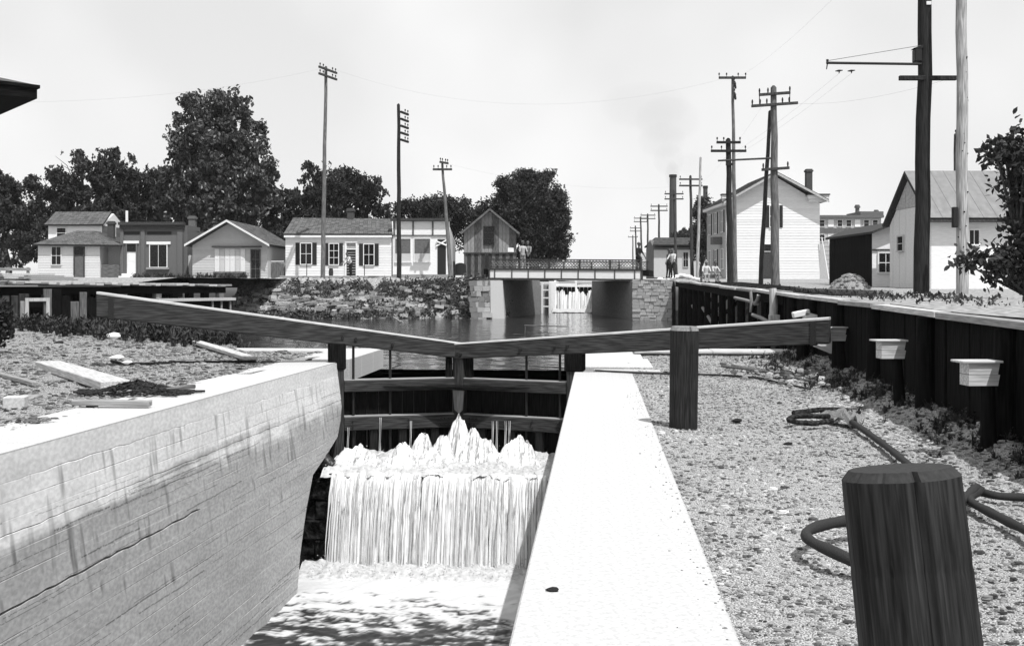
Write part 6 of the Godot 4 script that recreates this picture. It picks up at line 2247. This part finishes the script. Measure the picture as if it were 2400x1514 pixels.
func build_hoses() -> void:
	hose("thick dark hose looping round the nearest mooring post from the rag", [Vector3(3.06, 0.03, -12.742), Vector3(2.983, 0.04, -11.475), Vector3(2.879, 0.04, -10.035), Vector3(2.669, 0.05, -8.362), Vector3(2.264, 0.06, -7.46), Vector3(1.912, 0.1, -7.138), Vector3(1.656, 0.12, -6.955), Vector3(1.43, 0.13, -6.739), Vector3(1.309, 0.13, -6.538), Vector3(1.313, 0.12, -6.366), Vector3(1.413, 0.1, -6.194), Vector3(1.561, 0.07, -6.005), Vector3(1.773, 0.05, -5.922)], 0.035, M.hose)
	hose("second dark hose running right from behind the nearest post", [Vector3(2.319, 0.04, -7.355), Vector3(2.699, 0.06, -7.876), Vector3(2.963, 0.1, -8.272), Vector3(3.009, 0.08, -8.309), Vector3(2.811, 0.06, -7.976), Vector3(2.822, 0.05, -7.55), Vector3(2.851, 0.05, -7.11), Vector3(2.879, 0.05, -6.667)], 0.033, M.hose)
	hose("short dark hose end lying in the stones right of the nearest post", [Vector3(3.006, 0.05, -8.39), Vector3(3.117, 0.04, -8.252), Vector3(3.315, 0.03, -8.269)], 0.03, M.hose)
	# folded hose and canvas rag
	hose("dark coil of hose beside the grey rag on the gravel", [Vector3(2.483, 0.05, -13.19), Vector3(2.918, 0.06, -13.494), Vector3(3.198, 0.06, -13.428), Vector3(2.865, 0.07, -12.777), Vector3(2.445, 0.09, -12.589), Vector3(2.273, 0.07, -12.34), Vector3(2.502, 0.05, -12.247), Vector3(2.802, 0.05, -12.495)], 0.032, M.rag)
	var g := []
	var o := Vector3(2.818, 0.02, -12.567)
	for i in 12:
		var row := []
		for k in 18:
			var wide := lerpf(1.0, 0.25, i / 11.0)
			var x := lerpf(-0.2, 0.4, k / 17.0) * wide + 0.02 * i
			var z := lerpf(-0.3, 0.1, i / 11.0) + 0.1 * (k / 17.0 - 0.5)
			row.append(o + Vector3(x + 0.03 * sin(i * 1.3), 0.03 + 0.09 * sin(PI * i / 11.0) * sin(PI * k / 17.0) + 0.12 * wobble(x * 4, z * 5, 2.5), z))
		g.append(row)
	var b := MB.new()
	b.grid(g)
	tag(part(self, "canvas_rag", b, M.cloth), "crumpled grey canvas rag on the gravel at the end of the hose", "rag")
	# rope across the bank, a long slack line
	hose("dark rope lying across the left bank to the wall top", [Vector3(-9.476, 0.16, -19.373), Vector3(-8.927, 0.15, -18.909), Vector3(-8.036, 0.15, -19.191), Vector3(-7.292, 0.15, -19.466), Vector3(-6.7, 0.15, -19.733)], 0.025, M.rag, "rope", "rope")
	hose("thin dark chain line crossing the right bank behind the mooring post", [Vector3(-0.016, 0.02, -19.638), Vector3(0.806, 0.02, -19.15), Vector3(1.896, 0.01, -19.086), Vector3(2.746, 0.01, -18.559), Vector3(3.402, -0, -16.656)], 0.016, M.iron, "chain", "chain")
	for q in [["thin weathered pole lying on the right bank beside the weeds", Vector3(2.558, 0.03, -21.377), Vector3(3.677, 0.03, -17.49), 0.03], ["second thin pole lying below the first on the right bank", Vector3(2.497, 0.03, -20.724), Vector3(3.107, 0.03, -19.407), 0.025]]:
		b = MB.new()
		b.tube([q[1], q[1].lerp(q[2], 0.5) + Vector3(0, 0.01, 0), q[2]], [q[3], q[3], q[3] * 0.7], 7)
		tag(part(self, "loose_pole", b, M.mid_x), q[0], "pole")

func timber(label: String, a: Vector3, e: Vector3, w: float, h: float, m: Material, roll := 0.0, called := "timber", cat := "timber") -> void:
	var d := e - a
	var x := d.normalized()
	var z := x.cross(Vector3.UP).normalized()
	var t := Transform3D(Basis(x, z.cross(x), z), a)
	var b := MB.new()
	b.cbox(0, d.length(), 0, h, -w / 2, w / 2, 0.012, Transform3D(Basis(Vector3.RIGHT, roll), Vector3.ZERO))
	var o := put(self, called, b.mesh(), m, t)
	tag(o, label, cat)

func build_clutter() -> void:
	timber("thick pale squared timber lying on the left bank near the lock wall", Vector3(-10.061, 0.13, -18.074), Vector3(-7.019, 0.13, -14.484), 0.42, 0.13, M.pale_x)
	timber("pale plank lying on the far left bank below the balance beam", Vector3(-9.911, 0.17, -24.769), Vector3(-6.767, 0.15, -19.728), 0.22, 0.08, M.pale_x)
	timber("narrow plank at the edge of the left wall top, sticking over the concrete", Vector3(-6.556, 0.16, -12.381), Vector3(-5.561, 0.15, -12.412), 0.12, 0.07, M.old_x)
	timber("short dark timber between the black heap and the wall top", Vector3(-6.026, 0.16, -13.877), Vector3(-5.836, 0.16, -14.472), 0.09, 0.06, M.mid_x)
	timber("narrow weathered stick at the far left edge of the bank", Vector3(-10.041, 0.14, -16.404), Vector3(-8.407, 0.14, -14.766), 0.09, 0.07, M.old_x)
	var c := Vector3(-7.385, 0.12, -12.511)
	var t := thing("concrete_block", "pale concrete block with a board behind it at the left edge", "block", c, 0.25)
	var b := MB.new()
	b.cbox(-0.13, 0.13, -0.02, 0.13, -0.1, 0.1, 0.012)
	part(t, "block", b, M.concrete)
	b = MB.new()
	b.cbox(-0.2, 0.06, -0.01, 0.05, -1.0, -0.12, 0.01)
	part(t, "board", b, M.old_z)
	# black heap of wet weed and rope
	rng.seed = 44
	c = Vector3(-6.446, 0.14, -13.917)
	b = MB.new()
	for i in 90:
		var p := []
		var r := []
		var o := c + Vector3(rng.randfn(0, 0.28), 0, rng.randfn(0, 0.12))
		var a := rng.randf() * TAU
		for k in 7:
			a += rng.randf_range(-0.9, 0.9)
			o += Vector3(cos(a) * 0.09, 0, sin(a) * 0.05)
			p.append(o + Vector3(0, 0.02 + 0.16 * maxf(0, 1.0 - (o - c).length() / 0.6) * rng.randf_range(0.5, 1.2), 0))
			r.append(0.017)
		b.tube(p, r, 5)
	tag(part(self, "rope_heap", b, M.rag), "black tangled heap of old rope against the pale timber on the left bank", "rope heap")
	# rubble pile on the street
	c = Vector3(8.154, 1.425, -33.785)
	t = thing("rubble_pile", "mound of broken rubble on the street edge before the lean-to shed", "rubble pile", c)
	b = MB.new()
	var g := []
	for i in 14:
		var row := []
		for k in 20:
			var x := lerpf(-0.75, 0.75, k / 19.0)
			var z := lerpf(-0.6, 0.6, i / 13.0)
			row.append(Vector3(x, -0.1 + 0.6 * maxf(0, 1.0 - x * x / 0.55 - z * z / 0.36) + 0.08 * wobble(x * 4, z * 4, 2), z))
		g.append(row)
	b.grid(g)
	part(t, "heap", b, M.dirt)
	var rk := [rock(11), rock(12), rock(13)]
	for i in 140:
		var x := rng.randfn(0, 0.36)
		var z := rng.randfn(0, 0.28)
		var y := -0.08 + 0.6 * maxf(0, 1.0 - x * x / 0.55 - z * z / 0.36)
		var s := rng.randf_range(0.03, 0.09)
		put(t, "stone", rk[i % 3], M.stone if i % 4 else M.dirt, Transform3D(Basis.from_euler(Vector3(rng.randf(), rng.randf() * 6, 0)).scaled(Vector3(s * 1.3, s, s)), Vector3(x, y, z)))
	# pale stones at the edge of the weeds
	t = thing("stone_scatter", "scatter of pale broken stones at the edge of the weeds past the loose poles", "stones", Vector3(3.662, 0, -18.66))
	var pr := [rock(41), rock(42), rock(43)]
	for i in 90:
		var at := Vector3(rng.randfn(0, 0.5), 0.0, rng.randfn(0, 1.1))
		at.x += -at.z * -0.12
		var s := rng.randf_range(0.025, 0.075)
		at.y = s * 0.4 + 0.03
		put(t, "stone", pr[i % 3], [M.ashlar, M.stone, M.earth][i % 3], Transform3D(Basis.from_euler(Vector3(rng.randf(), rng.randf() * 6, 0)).scaled(Vector3(s * 1.3, s, s)), at))
	# sticks in the pool
	t = thing("water_rail", "thin dark rail on a stake standing in the pool before the bridge opening", "rail", Vector3(-3.102, -0.213, -44.897))
	b = MB.new()
	b.tube([Vector3(-0.05, 0.02, 0), Vector3(0.9, 0.0, 0.02), Vector3(1.85, -0.02, -0.1)], [0.03, 0.03, 0.025], 6)
	part(t, "rail", b, M.mid_x)
	b = MB.new()
	b.tube([Vector3(0, -0.8, 0), Vector3(0, 0.04, 0)], [0.035, 0.03], 6)
	part(t, "stake", b, M.mid_y)
	hose("short bent branch sticking out of the pool above the left beam", [Vector3(-10.278, -0.055, -51.329), Vector3(-9.933, -0.272, -51.357), Vector3(-9.782, -0.358, -51.37), Vector3(-9.782, -1.073, -51.37)], 0.04, M.old_y, "branch", "branch")
	# single stones
	for q in [["white stone at the foot of the weeds under the left beam", Vector3(-12.797, 0.2, -26.31), 0.22], ["pale stone near the dark rope on the left bank", Vector3(-9.567, 0.16, -19.814), 0.12], ["small pale stone right of the other by the dark rope", Vector3(-8.927, 0.15, -18.909), 0.08], ["dark clod lying alone on the pale left path", Vector3(-13.06, 0.2, -24.008), 0.1], ["dark stone alone on the gravel right of the mooring post", Vector3(1.715, -0, -12.699), 0.055], ["dark stone on the gravel below the grey rag", Vector3(2.006, 0, -10.939), 0.04], ["dark stone on the white wall top near the camera", Vector3(-0.239, -0, -5.65), 0.03]]:
		var o := put(self, "loose_stone", rk[0], M.rag if q[0].begins_with("dark") else M.white, Transform3D(Basis.from_scale(Vector3(q[2] * 1.4, q[2] * 0.7, q[2])), q[1] + Vector3(0, q[2] * 0.3, 0)))
		tag(o, q[0], "stone")
	# weeds
	var ts := []
	var tones := []
	rng.seed = 45
	for i in 2600: # under the left beam and along the dock
		var x := rng.randf_range(-17.5, -5.8)
		var z := rng.randf_range(-31.5, -23.2)
		var lim := -22.6 - maxf(0, -6.5 - x) * 0.55
		if z > lim + rng.randf_range(-0.6, 0.3) or z < lim - 6: continue
		if x > -9.7 and z > -24.6: continue
		var s := rng.randf_range(0.2, 0.6)
		ts.append(Transform3D(Basis.from_euler(Vector3(0, rng.randf() * TAU, 0)).scaled(Vector3(s, s * 0.9, s)), Vector3(x, left_ground(x, z) - 0.03, z)))
		tones.append(rng.randf_range(0.5, 1.6))
	tag(many(self, "weeds", tuft(3), M.leaf, ts, tones), "tangle of dark weeds below the left balance beam and the dock", "weeds", "", "stuff")
	ts = []
	tones = []
	for i in 1400: # along the foot of the black wall
		var z := rng.randf_range(-24.0, -7.0)
		var x := flume_x(z) - 0.03 - absf(rng.randfn(0, 0.3)) - 0.9 * smoothstep(-14.0, -22.0, z) * rng.randf()
		if z > -12 and rng.randf() < 0.5: continue
		if wobble(x * 0.4, z, 0.5) < -0.05 and rng.randf() < 0.85: continue
		var s := rng.randf_range(0.06, 0.22)
		ts.append(Transform3D(Basis.from_euler(Vector3(0, rng.randf() * TAU, 0)).scaled(Vector3(s, s * 0.8, s)), Vector3(x, right_ground(x, z) - 0.01, z)))
		tones.append(rng.randf_range(0.5, 1.8))
	tag(many(self, "weeds", tuft(4), M.leaf, ts, tones), "fringe of dark weeds along the foot of the black plank wall", "weeds", "", "stuff")
	ts = []
	tones = []
	for i in 190: # on the street edge and before the houses
		var z := rng.randf_range(-50, -12)
		var x := flume_x(z) + 0.7 + absf(rng.randfn(0, 1.2))
		var s := rng.randf_range(0.08, 0.28)
		ts.append(Transform3D(Basis.from_euler(Vector3(0, rng.randf() * TAU, 0)).scaled(Vector3(s, s, s)), Vector3(x, street_level(x, z), z)))
		tones.append(rng.randf_range(0.5, 1.6))
	tag(many(self, "weeds", sprig(7, 16, 0.2), M.leaf, ts, tones), "scattered weeds along the street edge above the black wall", "weeds", "", "stuff")
	ts = []
	tones = []
	for i in 130: # bushes before the brick shop and gabled house
		var p := Vector3(-29.438, 2.008, -71.823) + Vector3(rng.randf_range(-4.2, 4.4), 0, rng.randf_range(-0.2, 0.4))
		var s := rng.randf_range(0.2, 0.5)
		p.y = 1.95
		ts.append(Transform3D(Basis.from_euler(Vector3(0, rng.randf() * TAU, 0)).scaled(Vector3(s, s, s)), p))
		tones.append(rng.randf_range(0.6, 1.5))
	tag(many(self, "weeds", tuft(6), M.leaf, ts, tones), "low weeds before the brick shop and the gabled house", "weeds", "", "stuff")
	# dark bush at the left edge
	var bs := thing("bush", "dark bush cut by the left edge above the pale path", "bush", Vector3(-12.848, 0.4, -20.68))
	ts = []
	tones = []
	for i in 500:
		var d := Vector3(rng.randfn(), rng.randfn(), rng.randfn()).normalized() * pow(rng.randf(), 0.4)
		ts.append(Transform3D(Basis.from_euler(Vector3(rng.randf() * 6, rng.randf() * 6, 0)).scaled(Vector3(0.2, 0.2, 0.2)), Vector3(d.x * 0.42, 0.45 + d.y * 0.5, d.z * 0.6)))
		tones.append(rng.randf_range(0.5, 1.3))
	many(bs, "foliage", sprig(6, 8, 0.3), M.leaf, ts, tones)
	b = MB.new()
	for k in 5: b.tube([Vector3(0, -0.2, 0), Vector3(0.2 * sin(k * 1.3), 0.4, 0.2 * cos(k * 1.3)), Vector3(0.3 * sin(k * 1.3), 0.75, 0.3 * cos(k * 1.3))], [0.03, 0.02, 0.01], 5)
	part(bs, "stems", b, M.bark)

func build_gravel() -> void:
	rng.seed = 9
	var rk := rock(21, 0.6)
	var ts := []
	var tones := []
	for i in 120000:
		var z := -1.8 - 22.7 * pow(rng.randf(), 1.5)
		var x := rng.randf_range(0.69, flume_x(z))
		if absf(wobble(x, z, 1.1)) < 0.06 and rng.randf() < 0.6: continue
		var s := 0.0045 + 0.014 * pow(rng.randf(), 5.0) * (1.0 + 0.9 * smoothstep(2.6, 4.0, x)) + (0.012 + 0.02 * rng.randf() if rng.randf() < 0.003 else 0.0)
		ts.append(Transform3D(Basis.from_euler(Vector3(0, rng.randf() * TAU, 0)).scaled(Vector3(s * 1.3, s, s)), Vector3(x, right_ground(x, z) + s * 0.2, z)))
		tones.append((rng.randf_range(0.1, 0.35) if rng.randf() < 0.26 else rng.randf_range(0.4, 1.2)) * (1.0 + 0.5 * wobble(x, z, 0.5)))
	for i in 260: # grit strayed on to the wall top
		var s := 0.003 + 0.006 * pow(rng.randf(), 3.0)
		var z := -2.0 - 17.0 * rng.randf()
		ts.append(Transform3D(Basis.from_scale(Vector3(s * 1.3, s, s)), Vector3(0.68 - absf(rng.randfn(0, 0.12)), 0.002, z)))
		tones.append(rng.randf_range(0.2, 0.8))
	tag(many(self, "gravel", rk, M.pebble, ts, tones), "pale gravel spread over the right bank", "gravel", "", "stuff")
	ts = []
	tones = []
	for i in 80000:
		var z := -7.0 - 20.0 * pow(rng.randf(), 1.4)
		var x := -6.2 - 11.0 * pow(rng.randf(), 1.3)
		if x < -7.0 - (-z - 7.0) * 0.5 - 2.0: continue
		if left_ground(x, z) < -0.1: continue
		if wobble(x, z, 0.5) < -0.12 and rng.randf() < 0.75: continue
		var s := 0.008 + 0.035 * pow(rng.randf(), 6.0) + (0.05 * rng.randf() if rng.randf() < 0.012 else 0.0)
		ts.append(Transform3D(Basis.from_euler(Vector3(0, rng.randf() * TAU, 0)).scaled(Vector3(s * 1.5, s, s)), Vector3(x, left_ground(x, z) + s * 0.2, z)))
		tones.append(rng.randf_range(0.08, 0.4) if rng.randf() < 0.3 else rng.randf_range(0.4, 1.1))
	tag(many(self, "gravel", rk, M.clod, ts, tones), "broken stone and clods strewn over the left bank", "gravel", "", "stuff")

# ---- people ----
func figure(called: String, label: String, at: Vector3, turn: float, bones: Array, cell := 0.028) -> Node3D: # bones: [from, to, radius, radius, tone]
	var t := thing(called, label, "person", at, turn)
	var lo := Vector3(9, 9, 9)
	var hi := -lo
	for q in bones:
		for j in 2:
			var rr: float = q[2 + j] + 0.06
			lo = lo.min(q[j] - Vector3(rr, rr, rr))
			hi = hi.max(q[j] + Vector3(rr, rr, rr))
	var dim := ((hi - lo) / cell).ceil()
	var nx := int(dim.x) + 2
	var ny := int(dim.y) + 2
	var nz := int(dim.z) + 2
	var f := PackedFloat32Array()
	f.resize(nx * ny * nz)
	f.fill(1.0)
	for q in bones:
		var a: Vector3 = q[0]
		var ba: Vector3 = q[1] - a
		var l2 := maxf(ba.length_squared(), 1e-6)
		var rm: float = maxf(q[2], q[3]) + 0.07
		var bl := ((a.min(q[1]) - Vector3(rm, rm, rm) - lo) / cell).floor()
		var bh := ((a.max(q[1]) + Vector3(rm, rm, rm) - lo) / cell).ceil()
		for z in range(maxi(0, int(bl.z)), mini(nz, int(bh.z) + 1)):
			for y in range(maxi(0, int(bl.y)), mini(ny, int(bh.y) + 1)):
				for x in range(maxi(0, int(bl.x)), mini(nx, int(bh.x) + 1)):
					var p := lo + Vector3(x, y, z) * cell - a
					var h := clampf(p.dot(ba) / l2, 0, 1)
					var d: float = (p - ba * h).length() - lerpf(q[2], q[3], h)
					var i := (z * ny + y) * nx + x
					var k := clampf(0.5 + 0.5 * (f[i] - d) / 0.035, 0, 1)
					f[i] = lerpf(f[i], d, k) - 0.035 * k * (1 - k)
	var vid := {}
	var vs := []
	var cs := []
	for z in nz - 1:
		for y in ny - 1:
			for x in nx - 1:
				var sum := Vector3.ZERO
				var cnt := 0
				for e in [[0, 1], [2, 3], [4, 5], [6, 7], [0, 2], [1, 3], [4, 6], [5, 7], [0, 4], [1, 5], [2, 6], [3, 7]]:
					var i0: int = ((z + (e[0] >> 2)) * ny + y + ((e[0] >> 1) & 1)) * nx + x + (e[0] & 1)
					var i1: int = ((z + (e[1] >> 2)) * ny + y + ((e[1] >> 1) & 1)) * nx + x + (e[1] & 1)
					if (f[i0] < 0) != (f[i1] < 0):
						var s := f[i0] / (f[i0] - f[i1])
						sum += Vector3(e[0] & 1, (e[0] >> 1) & 1, e[0] >> 2).lerp(Vector3(e[1] & 1, (e[1] >> 1) & 1, e[1] >> 2), s)
						cnt += 1
				if cnt:
					vid[(z * ny + y) * nx + x] = vs.size()
					var p := lo + (Vector3(x, y, z) + sum / cnt) * cell
					vs.append(p)
					var best := 9.0
					var tone := 0.5
					for q in bones:
						var ba: Vector3 = q[1] - q[0]
						var h := clampf((p - q[0]).dot(ba) / maxf(ba.length_squared(), 1e-6), 0, 1)
						var d: float = (p - q[0] - ba * h).length() - lerpf(q[2], q[3], h)
						if d < best:
							best = d
							tone = q[4]
					cs.append(Color(tone, tone, tone))
	var st := SurfaceTool.new()
	st.begin(Mesh.PRIMITIVE_TRIANGLES)
	st.set_smooth_group(0)
	for i in vs.size():
		st.set_color(cs[i])
		st.add_vertex(vs[i])
	var step := [1, nx, nx * ny]
	for z in range(1, nz - 1):
		for y in range(1, ny - 1):
			for x in range(1, nx - 1):
				var i := (z * ny + y) * nx + x
				for ax in 3:
					var i1: int = i + step[ax]
					if (f[i] < 0) == (f[i1] < 0): continue
					var u: int = step[(ax + 1) % 3]
					var w: int = step[(ax + 2) % 3]
					var q := [vid.get(i), vid.get(i - u), vid.get(i - u - w), vid.get(i - w)]
					if null in q: continue
					if f[i] < 0: q.reverse()
					for k in [0, 1, 2, 0, 2, 3]: st.add_index(q[k])
	st.generate_normals()
	put(t, "body", st.commit(), M.figure)
	return t

func stance(shirt: float, legs: float, bend := 0.0, seated := false, hat := 0.0, arms := 0.3, skin := 0.17) -> Array:
	var hip := Vector3(0, 0.92, 0)
	if seated: hip = Vector3(0, 0.45, 0)
	var up := Vector3(0, cos(bend), sin(bend))
	var chest := hip + up * 0.42
	var neck := hip + up * 0.56
	var head := neck + (up + Vector3(0, 0.3, 0.25 * bend)).normalized() * 0.17
	var fw := Vector3(0, -up.z, up.y)
	var b := [[hip + up * 0.04, chest, 0.125, 0.14, shirt], [hip + Vector3(-0.06, 0, 0), hip + Vector3(0.06, 0, 0), 0.12, 0.12, legs], [chest + up * 0.06 + Vector3(-0.13, 0, 0), chest + up * 0.06 + Vector3(0.13, 0, 0), 0.075, 0.075, shirt],
		[chest, neck + up * 0.04, 0.07, 0.05, skin], [head - up * 0.03 + fw * 0.015, head + up * 0.06, 0.075, 0.09, skin], [head + fw * 0.085 - up * 0.01, head + fw * 0.1 - up * 0.02, 0.014, 0.018, skin], [head + up * 0.07 - fw * 0.02, head + up * 0.085 - fw * 0.03, 0.085, 0.08, hat if hat > 0 else 0.03]]
	if hat > 0:
		for k in 8:
			var a := TAU * k / 8.0
			b.append([head + up * 0.07, head + up * 0.07 + (fw * sin(a) + Vector3(cos(a), 0, 0)) * 0.15, 0.02, 0.015, hat])
	for s in [-1.0, 1.0]:
		var sh := chest + up * 0.07 + Vector3(0.18 * s, 0, 0)
		var el := sh + Vector3(0.06 * s, -0.27, 0.05 + arms * 0.3)
		var wr := el + Vector3(-0.03 * s, -0.2, 0.08 + arms * 0.3)
		b.append([sh, el, 0.055, 0.045, shirt])
		b.append([el, wr, 0.042, 0.032, skin])
		b.append([wr, wr + Vector3(-0.01 * s, -0.07, 0.03), 0.032, 0.03, skin])
		for k in 3: b.append([wr + Vector3(-0.012 * s, -0.06, 0.02 + k * 0.016), wr + Vector3(-0.015 * s, -0.14, 0.03 + k * 0.02), 0.012, 0.009, skin])
		b.append([wr + Vector3(-0.02 * s, -0.03, 0.04), wr + Vector3(-0.045 * s, -0.08, 0.065), 0.013, 0.01, skin])
		var kn := Vector3(0.1 * s, 0.5, 0.02 + (0.05 if s > 0 else -0.02))
		var an := Vector3(0.11 * s, 0.08, 0.0 if s > 0 else -0.05)
		if seated:
			kn = Vector3(0.11 * s, 0.48, 0.4)
			an = Vector3(0.11 * s, 0.08, 0.42)
		b.append([hip + Vector3(0.08 * s, -0.03, 0), kn, 0.095, 0.065, legs])
		b.append([kn, an, 0.062, 0.045, legs])
		b.append([an + Vector3(0, -0.03, -0.03), an + Vector3(0.01 * s, -0.045, 0.15), 0.04, 0.032, 0.02])
	return b

func build_people() -> void:
	figure("person", "person in a white shirt and dark trousers leaning in the store doorway", Vector3(-17.574, 2.129, -72.4), TURN - 0.7, stance(0.8, 0.03, 0.5, false, 0.0, 0.6))
	figure("person", "person in light clothes standing on the left end of the bridge", Vector3(-4.428, 2.423, -61.845), TURN + 0.4, stance(0.65, 0.4, 0.0, false, 0.05, 0.2))
	figure("person", "smaller person in pale shirt and dark trousers near the left bridge railing", Vector3(-4.127, 2.429, -62.372), TURN - 0.3, stance(0.3, 0.03, 0.15, false, 0.0, 0.7))
	figure("person", "person in dark clothes and hat standing at the right end of the bridge", Vector3(2.467, 2.25, -60.407), TURN + 0.8, stance(0.03, 0.025, 0.05, false, 0.03, 0.3))
	figure("person", "person in white shirt standing on the street just right of the stone wing wall", Vector3(4.634, 1.958, -62.593), TURN - 0.6, stance(0.8, 0.05, 0.12, false, 0.0, 0.6))
	figure("person", "person in dark vest beside the white-shirted one on the street", Vector3(4.421, 1.962, -63.579), TURN + 0.9, stance(0.05, 0.03, 0.1, false, 0.03, 0.4))
	figure("person", "seated person in white on the street edge left of the black pole", Vector3(6.617, 1.7, -62.757), TURN, stance(0.85, 0.6, 0.15, true, 0.8, 0.4))
	figure("person", "second seated person in pale clothes close to the black pole", Vector3(7.08, 1.7, -62.795), TURN + 0.4, stance(0.7, 0.4, 0.3, true, 0.0, 0.5))
	# what they sit on
	var c := Vector3(6.87, 1.7, -62.978)
	var t := thing("plank_bench", "low plank bench under the two seated people", "bench", c, TURN)
	var b := MB.new()
	b.cbox(-0.7, 0.7, 0.28, 0.33, -0.25, 0.1, 0.01)
	part(t, "seat", b, M.pale_x)
	for x in [-0.5, 0.5]:
		b = MB.new()
		b.box(x - 0.05, x + 0.05, -0.2, 0.28, -0.2, 0.05)
		part(t, "leg", b, M.old_y)
	c = Vector3(5.368, 1.86, -64.66)
	t = thing("stone_heap", "low heap of white stones on the street by the standing people", "stone heap", c)
	var rk := [rock(31), rock(32)]
	rng.seed = 66
	for i in 26:
		var x := rng.randfn(0, 0.6)
		var s := rng.randf_range(0.1, 0.22)
		put(t, "stone", rk[i % 2], M.white, Transform3D(Basis.from_euler(Vector3(0, rng.randf() * 6, 0)).scaled(Vector3(s * 1.3, s, s)), Vector3(x, 0.28 * maxf(0.1, 1.0 - absf(x)), rng.randfn(0, 0.3))))

func build_smoke() -> void: # a thin dark drift from the tall smokestack
	var c := Vector3(11.571, 23.917, -173.539)
	for q in [[Vector3(1.2, -4.2, 0), Vector3(2.4, 4.6, 3), 0.04], [Vector3(0.6, -1.6, 0), Vector3(5.4, 5.5, 4), 0.016], [Vector3(-0.6, 1.6, 0), Vector3(8, 6, 5), 0.013], [Vector3(0.4, 5.0, 0), Vector3(11, 8, 7), 0.009], [Vector3(-3.5, 7.5, 0), Vector3(15, 8, 8), 0.007], [Vector3(4.0, -2.4, 0), Vector3(4, 4, 4), 0.009]]:
		var f := FogVolume.new()
		f.name = numbered("smoke")
		f.shape = RenderingServer.FOG_VOLUME_SHAPE_ELLIPSOID
		f.size = q[1]
		f.position = c + q[0]
		var m := FogMaterial.new()
		m.density = q[2]
		m.albedo = Color(0.35, 0.35, 0.35)
		m.edge_fade = 0.8
		f.material = m
		add_child(f)
		tag(f, "faint dark smoke drifting beside the top of the tall smokestack", "smoke", "smoke drifts", "stuff")
